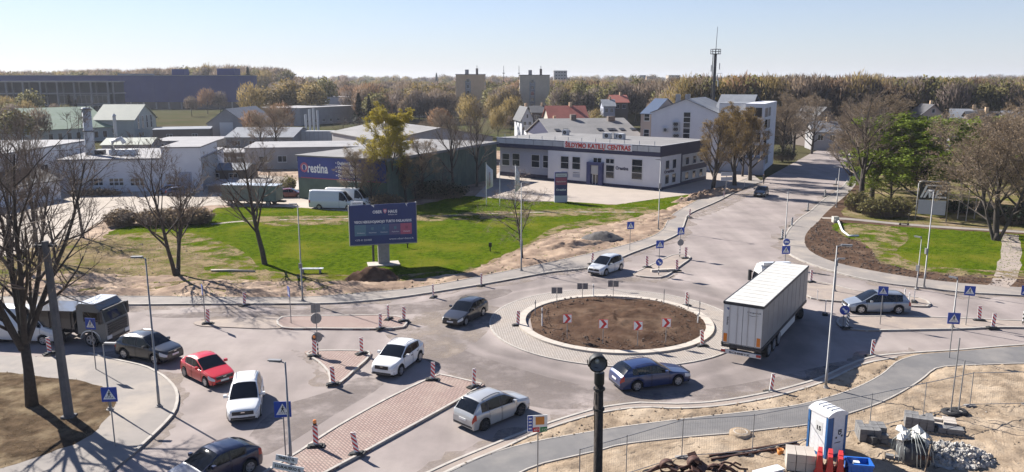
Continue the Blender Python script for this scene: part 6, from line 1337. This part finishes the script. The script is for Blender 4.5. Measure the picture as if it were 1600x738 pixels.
o = thing('white_board_pile', 'white boards lying at the bottom edge left of the concrete blocks', 'boards', G(1196,748,.085), R(25)); [MB().bx(-.8+k*.1,.7+k*.1,-.3+k*.05,.2+k*.05,k*.09,k*.09+.07).build('board','wc_white',o) for k in range(4)]
# person on the far pavement
mat('cloth_dark', (.02,.02,.025), .9); mat('skin', (.45,.28,.2), .6); mat('hair', (.03,.02,.015), .8)
o = thing('person', 'tiny person in dark clothes walking on the far north-east pavement', 'person', G(1193,288,.1), R(-40))
def body():
    J = {'pel':(0,0,.95),'ch':(0,.02,1.25),'nk':(0,.03,1.48),'hd':(0,.01,1.6),'ht':(0,.01,1.72),'sl':(.19,.02,1.4),'el':(.25,.05,1.13),'hl':(.24,-.06,.9),'sr':(-.19,.02,1.4),'er':(-.25,.02,1.13),'hr':(-.24,.1,.92),'kl':(.1,-.14,.5),'al':(.1,-.1,.08),'tl':(.1,-.28,.04),'kr':(-.1,.08,.5),'ar':(-.1,.3,.12),'tr':(-.1,.16,.03),'pl':(.1,0,.9),'pr':(-.1,0,.9)}
    E_ = [('pel','ch'),('ch','nk'),('nk','hd'),('hd','ht'),('ch','sl'),('sl','el'),('el','hl'),('ch','sr'),('sr','er'),('er','hr'),('pel','pl'),('pl','kl'),('kl','al'),('al','tl'),('pel','pr'),('pr','kr'),('kr','ar'),('ar','tr')]
    rad = {'pel':.14,'ch':.16,'nk':.06,'hd':.1,'ht':.07,'sl':.075,'el':.05,'hl':.035,'sr':.075,'er':.05,'hr':.035,'kl':.065,'al':.045,'tl':.03,'kr':.065,'ar':.045,'tr':.03,'pl':.1,'pr':.1}
    K = list(J); me = bpy.data.meshes.new('body'); me.from_pydata([J[k] for k in K],[(K.index(a),K.index(b)) for a, b in E_],[]); ob = link('body',me,o); md = ob.modifiers.new('s','SKIN'); 
    for i, k in enumerate(K): me.skin_vertices[0].data[i].radius = (rad[k],rad[k])
    me.skin_vertices[0].data[0].use_root = True; ob.modifiers.new('d','SUBSURF').levels = 1; me.materials.append(M('cloth_dark')); return ob
body(); MB().lathe([(0,-.1),(.06,-.09),(.085,0),(.07,.08),(0,.11)],10,(0,-.03,1.63)).build('face','skin',o,True); MB().lathe([(.09,-.02),(.098,.05),(.07,.12),(0,.135)],10,(0,.0,1.63)).build('hair','hair',o,True)
# ================================================================== TREES
mat('bark', (.07,.056,.046), .95, (.045,.037,.031), 5, .5); mat('bark_grey', (.075,.066,.058), .95, (.05,.044,.04), 4, .5); mat('twig', (.17,.13,.1), .9); mat('twig_red', (.23,.175,.13), .9)
leafmat('bud_ochre', (.28,.19,.06), (.2,.135,.045)); leafmat('bud_brown', (.27,.2,.125), (.2,.15,.095)); leafmat('leaf_yellow', (.42,.33,.05), (.3,.25,.04)); leafmat('leaf_green', (.2,.25,.03), (.13,.18,.02)); leafmat('leaf_dark', (.03,.045,.022), (.018,.03,.014), .1)
leafmat('bg_brown', (.17,.125,.088), (.135,.1,.072), .35); leafmat('bg_purple', (.14,.108,.09), (.115,.09,.075), .35); leafmat('bg_ochre', (.24,.175,.065), (.19,.14,.055), .35); leafmat('bg_olive', (.165,.15,.055), (.135,.122,.045), .35); leafmat('bg_rust', (.22,.13,.075), (.17,.105,.062), .35); leafmat('bg_pine', (.03,.042,.026), (.02,.03,.018), .05)
def grow(seed, h, r0, nb=(8,6,5,4), ratio=(.62,.5,.5,.5), levels=4, ang=(28,55), up=.1, first=.28, stems=1, spread=10, twig_r=.011, leaf=None, wob=.1, leaf_n=2, leaf_s=.16, droop=0, trunk_h=0):
    rnd = random.Random(seed); wood, tw, lf = MB(), MB(), MB()
    def perp(d, az):
        a = d.cross(Vector((0,0,1)) if abs(d.z) < .9 else Vector((1,0,0))).normalized(); b = d.cross(a); return a*math.cos(az)+b*math.sin(az)
    def branch(p, d, L, r, lv):
        ns = (7,5,4,3,2)[lv]; pts = [p]; rad = [r]; dirs = [d]
        for k in range(ns):
            d = (d+Vector((rnd.uniform(-1,1),rnd.uniform(-1,1),rnd.uniform(-1,1)))*wob*(1.2 if lv else .5)+Vector((0,0,up if lv else .06))-Vector((0,0,droop*lv*.05))).normalized()
            p = p+d*(L/ns); pts.append(p); dirs.append(d); rad.append(max(twig_r*.6, r*(1-.78*(k+1)/ns)))
        tgt = wood if lv <= 1 else tw
        tgt.path(pts, rad, (9,6,4,3,3)[lv], cap=False)
        if lv >= levels:
            if leaf:
                for k in range(leaf_n):
                    q = pts[rnd.randint(1,len(pts)-1)]+Vector((rnd.uniform(-.25,.25),rnd.uniform(-.25,.25),rnd.uniform(-.2,.2))); s = leaf_s*rnd.uniform(.6,1.4)
                    u = Vector((rnd.uniform(-1,1),rnd.uniform(-1,1),rnd.uniform(-1,1))).normalized(); v = u.cross(Vector((rnd.uniform(-1,1),rnd.uniform(-1,1),rnd.uniform(-1,1)))).normalized()
                    lf.q(q-u*s,q+v*s*.7,q+u*s,q-v*s*.7)
            return
        for c in range(nb[lv]):
            t = first+(1-first)*(c+rnd.random())/nb[lv] if lv == 0 else rnd.uniform(.25,1.0)
            i = min(int(t*ns), ns-1); f = t*ns-i; q = pts[i].lerp(pts[i+1], min(1,f)); dd = dirs[i+1]
            an = R(rnd.uniform(*ang)); nd = (dd*math.cos(an)+perp(dd, c*2.4+rnd.uniform(0,1.2))*math.sin(an)).normalized()
            rr = max(twig_r, rad[i]*rnd.uniform(.5,.7)); ll = L*ratio[lv]*(1.15-.55*t)*rnd.uniform(.8,1.2)
            branch(q, nd, ll, rr, lv+1)
    if trunk_h: wood.path([(0,0,-.2),(.05,.03,trunk_h*.5),(0,0,trunk_h+.1)], [r0*1.5,r0*1.1,r0*1.0], 10)
    for s in range(stems):
        az = 2*PI*s/stems+seed; d = Vector((math.sin(R(spread))*math.cos(az), math.sin(R(spread))*math.sin(az), math.cos(R(spread)))) if stems > 1 else Vector((rnd.uniform(-.05,.05),rnd.uniform(-.05,.05),1)).normalized()
        branch(Vector((.15*math.cos(az),.15*math.sin(az),(trunk_h*rnd.uniform(.75,1) if trunk_h else -.15))) if stems > 1 else Vector((0,0,-.15)), d, (h-trunk_h)*(1 if s == 0 else rnd.uniform(.75,1)), r0*(1 if stems == 1 else .75), 0)
    if stems > 1 and not trunk_h: wood.path([(0,0,-.2),(0,0,.8)], [r0*1.3,r0*.9], 9)
    return wood, tw, lf
PROTO = {}
def tree_proto(key, bark='bark', twig='twig', leafm=None, **k):
    w_, t_, l_ = grow(leaf=leafm, **k); parts = [('trunk', w_.mesh('trunk',bark,True)), ('crown', t_.mesh('crown',twig))]
    if leafm: parts.append(('leaves', l_.mesh('leaves',leafm)))
    PROTO[key] = (parts, max(v[2] for mb in (w_,t_,l_) for v in mb.v))
def plant(key, label, loc, h, rz=0, group=None, name='bare_tree', cat='tree', sx=1):
    parts, h0 = PROTO[key]; o = thing(name, label, cat, loc, rz, group); s = h/h0; o.scale = (s*sx,s*sx,s)
    for n_, me in parts: link(n_, me, o)
    return o
tree_proto('fg', seed=11, h=15, r0=.23, nb=(9,6,5,4), ratio=(.5,.52,.5,.5), ang=(20,58), up=.07, first=.08, stems=6, spread=24, trunk_h=4.2, twig_r=.01, wob=.12)
tree_proto('fork', seed=4, h=12, r0=.27, nb=(10,7,6,4), ratio=(.55,.5,.5,.5), ang=(18,48), up=.13, first=.25, stems=2, spread=7, twig_r=.012)
tree_proto('bare', seed=8, h=12, r0=.25, nb=(12,7,6,4), ratio=(.5,.5,.5,.5), ang=(20,50), up=.13, first=.25, twig_r=.012)
tree_proto('bare2', seed=21, h=14, r0=.28, nb=(15,8,6,4), ratio=(.42,.5,.5,.5), ang=(20,48), up=.14, first=.25, twig_r=.012, twig='twig_red')
tree_proto('small', seed=31, h=7, r0=.13, nb=(13,7,5,3), ratio=(.62,.52,.5,.5), ang=(35,70), up=.05, first=.22, twig_r=.011, twig='twig_red')
tree_proto('yellow', seed=13, h=13, r0=.26, nb=(18,8,6,3), ratio=(.5,.5,.5,.5), ang=(20,48), up=.13, first=.12, leafm='leaf_yellow', leaf_n=15, leaf_s=.075)
tree_proto('green', seed=17, h=12, r0=.26, nb=(18,9,6,4), ratio=(.6,.5,.5,.5), ang=(30,65), up=.06, first=.1, leafm='leaf_green', leaf_n=8, leaf_s=.13)
tree_proto('ivy', seed=23, h=14, r0=.33, twig_r=.014, nb=(19,9,6,4), ratio=(.38,.5,.5,.55), ang=(15,38), up=.16, first=.18, leafm='bud_ochre', twig='twig_red', leaf_n=3, leaf_s=.06)
tree_proto('brown', seed=29, h=14, r0=.3, twig_r=.014, nb=(17,9,6,4), ratio=(.5,.5,.5,.55), ang=(22,52), up=.12, first=.16, leafm='bud_brown', twig='twig_red', leaf_n=3, leaf_s=.065)
tree_proto('bent', seed=37, h=10, r0=.2, nb=(10,9,7,4), ratio=(.7,.55,.5,.5), ang=(25,60), up=.08, first=.2, stems=2, spread=14, leafm='bud_brown', twig='twig_red', leaf_n=2, leaf_s=.065)
def pl(key, label, bx, by, ty, rz=0, name='bare_tree', group=None, sx=1):
    p = G(bx,by,.1); return plant(key, label, p, zat(ty,p.y)-.1, R(rz), group, name, sx=sx)
pl('fg','large dark bare tree in the left foreground with spreading branches',50,634,130,40)
pl('fork','forked bare tree on the patchy lawn at left',276,430,200,20,sx=1.3); pl('bare','slim bare tree on the lawn left of the billboard',414,413,198,75,sx=1.3)
pl('bare','bare tree behind the foreground tree at the far left edge',18,420,170,200); pl('bare2','thin bare tree by the gravel yard at far left',60,400,150,50); pl('bare','second thin bare tree by the gravel yard',130,372,215,10)
pl('yellow','tree in yellow-green bud in front of the green store',612,318,157,0,'budding_tree',sx=1.25); pl('bare2','tall bare reddish tree right of the yellow budding tree',708,300,148,90,sx=1.15); pl('bare2','tall bare reddish tree near the showroom left end',745,292,150,210,sx=1.15); pl('small','small round bare tree behind the thin lawn lamp',816,404,262,0,sx=1.15)
pl('brown','thicket tree at the corner of the green store',580,322,232,100,'budding_tree'); pl('brown','brown budding tree in front of the long green wall, left of the tall reddish trees',660,310,205,20,'budding_tree',sx=1.2); pl('brown','brown budding tree right behind the white vans',556,322,222,70,'budding_tree',sx=1.2); pl('ivy','ochre bush-like tree at the green wall beside the yellow tree',635,316,235,170,'budding_tree',sx=1.5)
pl('small','low bare tree at the store wall right of the yellow tree',650,314,262,30); pl('small','bushy bare tree along the green wall',690,304,250,130)
pl('ivy','ochre ivy-clad tree right of the showroom, leftmost of the row',1113,300,166,0,'budding_tree','ivy-clad trees in a row',sx=1.45); pl('ivy','ochre ivy-clad tree in the middle of the roadside row',1148,290,158,120,'budding_tree','ivy-clad trees in a row',sx=1.5); pl('ivy','ochre ivy-clad tree at the right of the roadside row',1172,282,165,230,'budding_tree','ivy-clad trees in a row',sx=1.5); pl('ivy','slim ivy-clad tree behind the roadside row',1160,276,175,60,'budding_tree','ivy-clad trees in a row')
pl('brown','dark brown roadside tree on the far bend of the north-east road',1238,248,136,0,'budding_tree',sx=1.5); pl('brown','second dark roadside tree left of the far bend',1222,252,152,140,'budding_tree',sx=1.4); pl('brown','brown tree behind the far bend',1268,240,142,80,'budding_tree',sx=1.5)
pl('bare2','tall bare tree with dark trunk at the right roadside',1345,325,130,0,sx=1.75); pl('brown','brown budding tree behind the right roadside trunk',1362,312,132,120,'budding_tree',sx=1.5); pl('brown','brown tree over the road right of the far bend',1328,292,150,40,'budding_tree',sx=1.2)
pl('green','dense bright green tree in the park',1438,322,174,0,'leafy_tree',sx=2.1); pl('green','dark green shrub-like tree left of the bright green tree',1392,318,232,90,'leafy_tree',sx=1.3)
pl('bent','bent double-stemmed brown tree on the east lawn',1556,376,165,0,sx=1.25); pl('brown','brown park tree behind the bent tree',1556,366,148,200,'budding_tree',sx=1.5); pl('brown','brown park tree at the right edge',1592,350,148,30,'budding_tree',sx=1.5); pl('ivy','ochre park tree cut by the right edge',1625,372,190,30,'budding_tree',sx=1.4); pl('brown','park tree right of the green tree',1535,318,158,310,'budding_tree',sx=1.3); pl('yellow','pale budding park tree at the right edge',1606,340,200,10,'budding_tree')
pl('small','low bare tree in the far yard by the tubes',540,224,180,0); pl('small','small spreading tree in the gravel yard',442,302,262,40)
pl('brown','brown twiggy tree right of the garage hall',432,236,158,0,'budding_tree',sx=1.3); pl('brown','brown twiggy tree left of the striped shed roof',408,238,170,60,'budding_tree',sx=1.3); pl('bare2','bare tree in the far yard left of the yellow tree',562,232,180,10,sx=1.3); pl('brown','brown twiggy tree above the green store roof',690,238,170,80,'budding_tree',sx=1.3); pl('brown','lower brown twiggy tree above the green store roof',662,241,184,140,'budding_tree',sx=1.3)
# hedge and shrubs
def shrub(label, bx, by, wpx, ty, m, n=700, seed=1, name='shrub', dep=2.2, stick=True):
    rnd = random.Random(seed); p = G(bx,by,.1); sc = p.y/F*1.02; w_ = wpx*sc/2; h_ = zat(ty,p.y)-.1; o = thing(name, label, 'shrub', p); tw = MB(); st_ = MB()
    for k in range(n):
        a = rnd.uniform(0,2*PI); t = math.sqrt(rnd.random()); x, y = w_*t*math.cos(a), dep*t*math.sin(a); top_ = h_*(1-.45*t*t)*rnd.uniform(.55,1.08); q = Vector((x*.75,y*.75,rnd.uniform(0,.4)*h_)); e = Vector((x+rnd.uniform(-.3,.3),y+rnd.uniform(-.3,.3),top_)); s = (e-q).cross(Vector((0,1,.2))).normalized()*.025
        tw.q(q-s,q+s,e)
        if rnd.random() < .8:
            c = q.lerp(e,rnd.uniform(.4,1)); u = Vector((rnd.uniform(-1,1),rnd.uniform(-1,1),rnd.uniform(-1,1))).normalized()*rnd.uniform(.08,.2); v = u.cross(Vector((rnd.uniform(-1,1),rnd.uniform(-1,1),1))).normalized()*u.length; st_.q(c-u,c+v,c+u,c-v)
    tw.build('twigs','twig',o); st_.build('foliage',m,o); return o
shrub('brown round bush at the left end of the lawn hedge',190,352,50,325,'bud_brown',1500,1,dep=2.2); shrub('bare brown hedge behind the forked lawn tree',258,351,110,324,'bud_brown',2600,2,'hedge',2.4); shrub('brown hedge end beside the lawn at the gravel yard',310,349,50,322,'bud_brown',1300,3,'hedge',2.2)
shrub('olive shrub at the right roadside below the tall bare tree',1340,330,40,296,'bg_olive',1200,4); shrub('long olive shrub row in front of the green tree',1383,338,90,305,'bg_olive',2200,5,dep=2.4); shrub('dark undergrowth below the park trees',1500,332,70,312,'leaf_dark',900,6); shrub('dark bushes under the yellow budding tree',600,322,60,300,'bud_brown',1000,7); shrub('dark bushes along the green store wall',680,310,110,280,'leaf_dark',2400,8,dep=1.6); shrub('yellow flowering shrub by the far road',1299,224,14,205,'leaf_yellow',400,9); shrub('dark undergrowth left of the far road bend',1225,252,40,225,'leaf_dark',900,10); shrub('bushes in front of the workshop windows',150,306,90,293,'bud_brown',900,12,dep=1.4); shrub('dark bushes at the right edge of the park',1585,350,80,318,'leaf_dark',1000,13); shrub('green conifer bush in the gravel yard by the banner',452,298,22,272,'bg_olive',500,14); shrub('dark shrubs behind the far right bend',1345,270,50,240,'bud_brown',900,15)
# ---- background trees
def fuzz(seed, h, rx, kind, n):
    rnd = random.Random(seed); tr, cr = MB(), MB(); z0 = h*.2
    tr.path([(0,0,-.2),(.1,0,h*.4),(0,.1,h*.85)],[h*.018,h*.012,.04],5,cap=False)
    for k in range(9):
        a = rnd.uniform(0,6.3); zz = h*rnd.uniform(.2,.55); tr.path([(0,0,zz),(rx*.45*math.cos(a),rx*.45*math.sin(a),zz+h*.16),(rx*.75*math.cos(a),rx*.75*math.sin(a),zz+h*.34)],[h*.008,h*.005,.03],3,cap=False)
    for k in range(n):
        a = rnd.uniform(0,2*PI)
        if kind == 'pine':
            t = rnd.random()**.8; z = h*(.12+.88*t); r = rx*(1-t)**.9*rnd.uniform(.35,1)+.1; c = Vector((r*math.cos(a),r*math.sin(a),z)); u = Vector((math.cos(a),math.sin(a),-.35))*rnd.uniform(.4,.8); v = Vector((-math.sin(a),math.cos(a),rnd.uniform(-.2,.2)))*rnd.uniform(.2,.4); cr.q(c-u,c+v,c+u*.6,c-v)
        else:
            t = rnd.random()**.45; ph = math.acos(rnd.uniform(-.75,1)); lob = 1+.28*NZ.noise(Vector((math.cos(a)*2+seed,math.sin(a)*2,math.cos(ph)*2.2))); r = t*lob
            c = Vector((rx*r*math.sin(ph)*math.cos(a),rx*r*math.sin(ph)*math.sin(a),h*.6+h*.4*r*math.cos(ph)))
            if kind == 'bare':
                u = (Vector((c.x*.9,c.y*.9,h*.35))/h+Vector((rnd.uniform(-.3,.3),rnd.uniform(-.3,.3),rnd.uniform(0,.5)))).normalized()*rnd.uniform(.45,1.0); v = u.cross(Vector((rnd.uniform(-1,1),rnd.uniform(-1,1),rnd.uniform(-1,1)))).normalized()*rnd.uniform(.05,.12)
                cr.q(c-u,c+v,c+u,c-v)
            else:
                u = Vector((rnd.uniform(-1,1),rnd.uniform(-1,1),rnd.uniform(-1,1))).normalized()*rnd.uniform(.22,.45); v = u.cross(Vector((rnd.uniform(-1,1),rnd.uniform(-1,1),rnd.uniform(-1,1)))).normalized()*u.length*.8; cr.q(c-u,c+v,c+u,c-v)
    for i in range(0,len(cr.v),4):
        c = Vector(cr.v[i]); nn = ((c-Vector((0,0,h*.5)))/rx+Vector((rnd.uniform(-.35,.35),rnd.uniform(-.35,.35),rnd.uniform(0,.5)))).normalized(); cr.n += [nn]*4
    return tr, cr
BG = {}
for key, kind, m, h, rx, n in (('b1','bare','bg_brown',12,4.6,1500),('b2','bare','bg_purple',13,4.4,1500),('b3','bare','bg_rust',11,4.6,1400),('o1','leaf','bg_ochre',13,4.8,1500),('o2','bare','bg_ochre',14,4.6,1500),('v1','leaf','bg_olive',12,4.6,1400),('p1','pine','bg_pine',15,3.2,900),('t1','leaf','bg_olive',18,3.4,1500)):
    tr, cr = fuzz(len(BG)*7+3, h, rx, kind, n); BG[key] = (tr.mesh('trunk','bark'), cr.mesh('crown',m), h)
LBL = {'b1':'brown bare tree in the belt of trees behind the buildings','b2':'purplish bare tree in the belt of trees behind the buildings','b3':'rusty brown bare tree in the belt of trees behind the buildings','o1':'ochre budding tree in the belt of trees behind the buildings','o2':'pale ochre twiggy tree in the belt of trees behind the buildings','v1':'olive green tree in the belt of trees behind the buildings','p1':'dark conifer in the belt of trees','t1':'tall olive poplar in the belt of trees'}
NB = [0]
def bgt(key, loc, h, rz, label=None):
    tr, cr, h0 = BG[key]; o = thing('background_tree', label or LBL[key], 'tree', loc, rz, LBL[key].split(' in the ')[0]+'s of the tree belt'); s = h/h0; o.scale = (s*random.uniform(.85,1.2),s*random.uniform(.85,1.2),s); link('trunk',tr,o); link('crown',cr,o); NB[0] += 1
def px_tree(key, bx, by, ty, label):
    p = G(bx,by); bgt(key, p, zat(ty,p.y), bx, label)
for a in (('b3',440,212,160,'rusty bare tree behind the striped shed'),('o2',395,196,130,'pale ochre tree right behind the garage hall roof'),('o1',452,188,122,'tall ochre tree above the striped shed'),('b1',472,184,120,'tall brown tree left of the pale middle store'),('v1',508,184,120,'tall olive tree above the pale upper block'),('b2',540,180,122,'purplish tree behind the pale upper block'),('o1',682,186,130,'ochre tree touching the left brick block'),('o2',770,200,148,'pale ochre tree between the brick blocks'),('b3',398,218,172,'low rusty tree left of the striped shed roof'),('o1',488,190,128,'tall ochre tree behind the middle distance store'),('o1',655,188,130,'wide ochre tree left of the left brick block'),('o1',640,190,140,'ochre tree beside the wide ochre tree'),('p1',562,205,146,'dark conifer in front of the pale middle store, left one'),('p1',578,207,150,'dark conifer in front of the pale middle store, right one'),('v1',588,196,145,'olive tree right of the two dark conifers'),
    ('o2',735,214,150,'ochre tree in front of the left brick block'),('b3',688,216,168,'rusty thicket tree left of the reddish bare trees'),('o2',778,218,168,'ochre tree between reddish bare tree and brick block'),('o2',800,205,150,'pale ochre tree left of the right brick block'),('t1',993,190,118,'tall light olive poplar behind the grey hall'),('v1',938,212,180,'small pale green round tree behind the showroom roof'),('p1',920,190,150,'dark conifer behind the red roof'),('b2',900,178,140,'purplish tree above the red roof'),('p1',1123,190,130,'dark conifer right of the telecom mast'),
    ('v1',52,200,140,'olive conifer-like tree in front of the concrete frame'),('p1',112,196,148,'dark green conifer in front of the concrete frame'),('p1',122,198,156,'smaller dark conifer beside the frame building'),('b3',325,178,138,'rusty bare tree in front of the blue hall'),('b2',345,178,142,'purplish bare tree in front of the blue hall'),('b1',300,182,150,'brown tree in front of the blue hall ground floor'),('o1',418,190,135,'ochre tree at the right corner of the blue hall'),('p1',1515,190,145,'dark conifer among the right hand houses'),('b3',1275,215,150,'rusty tree at the north-east roadside'),('v1',30,232,170,'olive tree at far left behind the white store'),('b1',65,228,168,'brown tree at far left behind the white store')): px_tree(*a)
rnd = random.Random(99)
def free(x, y, m=0): return all((x-a)**2+(y-b)**2 > (r+m)**2 for a, b, r in OCC)
def fill(n, x0, x1, y0, y1, keys, hr, where, bias=1.0):
    k = 0; tries = 0
    while k < n and tries < n*30:
        tries += 1; px = rnd.uniform(x0,x1); py = y0+(y1-y0)*rnd.random()**bias; p = G(px,py)
        if not free(p.x,p.y) or (p.y < 395 and (700 < px < 768 or 802 < px < 868)): continue
        kk = rnd.choice(keys); bgt(kk, p, rnd.uniform(*hr), rnd.uniform(0,6.3), LBL[kk].split(' in the belt')[0]+' '+where+('' if p.y < 280 else ', farther back')); OCC.append((p.x,p.y,2.2)); k += 1
mix = ['b1','b1','b2','b3','o1','o2','o2','v1']
fill(74,430,1000,150,196,['b1','b2','b2','b3','o1','o2','v1'],(11,17),'between the blue hall and the poplar'); fill(78,1000,1330,148,205,mix,(10,15),'behind the pale office block'); fill(70,1330,1720,150,215,mix+['b3','b1'],(10,15),'among the houses on the right'); fill(30,-80,430,146,160,['b1','b2','o1','v1'],(13,17),'behind the blue hall'); fill(14,-60,120,170,215,['b1','v1','b2','o2'],(8,12),'in front of the concrete frame'); fill(10,760,960,196,214,['b1','b3','o2'],(5,8),'between the showroom roof and the houses')
# far woods that read as one mass: crowns scattered over point sets by geometry nodes
for k_ in ('bg_brown','bg_purple','bg_ochre','bg_olive','bg_rust','bg_pine'):       # every crown a little lighter or darker than the next
    n = M(k_).node_tree; oi = n.nodes.new('ShaderNodeObjectInfo'); mr = n.nodes.new('ShaderNodeMapRange'); mr.inputs[3].default_value = .85; mr.inputs[4].default_value = 1.6; n.links.new(oi.outputs['Random'], mr.inputs[0])
    p = n.nodes['Principled BSDF']; src = p.inputs['Base Color'].links[0].from_socket; sc = n.nodes.new('ShaderNodeVectorMath'); sc.operation = 'SCALE'; n.links.new(src, sc.inputs[0]); n.links.new(mr.outputs[0], sc.inputs['Scale'])
    for l in list(src.links):
        if l.to_node != sc: n.links.new(sc.outputs[0], l.to_socket)
WP = {k: [] for k in BG}
def woods(n, yr, ur, hr, seed):
    rnd = random.Random(seed); ks = ['b1']*8+['b2']*7+['b3']*2+['o1']*2+['o2']*4+['v1']*6+['p1']*2+['t1']*1
    for i in range(n):
        Y = yr[0]*(yr[1]/yr[0])**rnd.random(); u = rnd.uniform(*ur); x = u*Y; px = CX+F*u
        if Y < 700 and not free(x, Y, 1): continue
        if Y < 395 and (700 < px < 768 or 802 < px < 868): continue
        if Y < 560 and px < 440: continue
        h = rnd.uniform(*hr)*(1.02+.26*NZ.noise(Vector((x*.012, Y*.004, 3.3)))); key = ks[int(len(ks)*min(.999, max(0, .5+.75*NZ.noise(Vector((x*.02, Y*.01, 9)))+rnd.uniform(-.5, .5)))) % len(ks)]
        WP[key].append((x, Y, h/BG[key][2], rnd.uniform(0, 6.3)))
woods(2600, (380,1100), (-.75,.75), (10,16), 10); woods(2600, (1000,3000), (-.75,.75), (15,24), 30); woods(3000, (240,800), (.2,.8), (13,18), 50); woods(1700, (330,700), (-.3,.24), (11,17), 90); woods(1100, (580,900), (-.78,-.28), (21.5,26), 70)
for key, pts in WP.items():
    if not pts: continue
    me = bpy.data.meshes.new('far_woods'); me.from_pydata([(x, y, 0) for x, y, s_, r_ in pts], [], [])
    a1 = me.attributes.new('sz', 'FLOAT', 'POINT'); a1.data.foreach_set('value', [p[2] for p in pts]); a2 = me.attributes.new('rz', 'FLOAT', 'POINT'); a2.data.foreach_set('value', [p[3] for p in pts])
    o = link('far_woods', me); tag(o, kind='stuff'); pr = bpy.data.objects.new('crown_source', BG[key][1])
    g = bpy.data.node_groups.new('scatter', 'GeometryNodeTree'); g.interface.new_socket('Geometry', in_out='INPUT', socket_type='NodeSocketGeometry'); g.interface.new_socket('Geometry', in_out='OUTPUT', socket_type='NodeSocketGeometry')
    gi = g.nodes.new('NodeGroupInput'); go_ = g.nodes.new('NodeGroupOutput'); ip = g.nodes.new('GeometryNodeInstanceOnPoints'); ob = g.nodes.new('GeometryNodeObjectInfo'); ob.inputs[0].default_value = pr
    n1 = g.nodes.new('GeometryNodeInputNamedAttribute'); n1.data_type = 'FLOAT'; n1.inputs[0].default_value = 'sz'; n2 = g.nodes.new('GeometryNodeInputNamedAttribute'); n2.data_type = 'FLOAT'; n2.inputs[0].default_value = 'rz'
    cx = g.nodes.new('ShaderNodeCombineXYZ'); g.links.new(n2.outputs[0], cx.inputs[2]); er = g.nodes.new('FunctionNodeEulerToRotation'); g.links.new(cx.outputs[0], er.inputs[0])
    g.links.new(gi.outputs[0], ip.inputs['Points']); g.links.new(ob.outputs['Geometry'], ip.inputs['Instance']); g.links.new(n1.outputs[0], ip.inputs['Scale']); g.links.new(er.outputs[0], ip.inputs['Rotation']); g.links.new(ip.outputs[0], go_.inputs[0])
    o.modifiers.new('scatter', 'NODES').node_group = g
# ================================================================== HAZE
hm = bpy.data.materials.new('haze'); hm.use_nodes = True; n = hm.node_tree; n.nodes.clear(); ho = n.nodes.new('ShaderNodeOutputMaterial'); pv = n.nodes.new('ShaderNodeVolumePrincipled')
pv.inputs['Color'].default_value = (.86,.9,1,1); pv.inputs['Density'].default_value = .00012; pv.inputs['Anisotropy'].default_value = .2; n.links.new(pv.outputs[0], ho.inputs['Volume'])
MATS['haze'] = hm
tag(MB().bx(-3200,3200,-60,3600,-1.1,45).build('haze','haze'), kind='stuff')
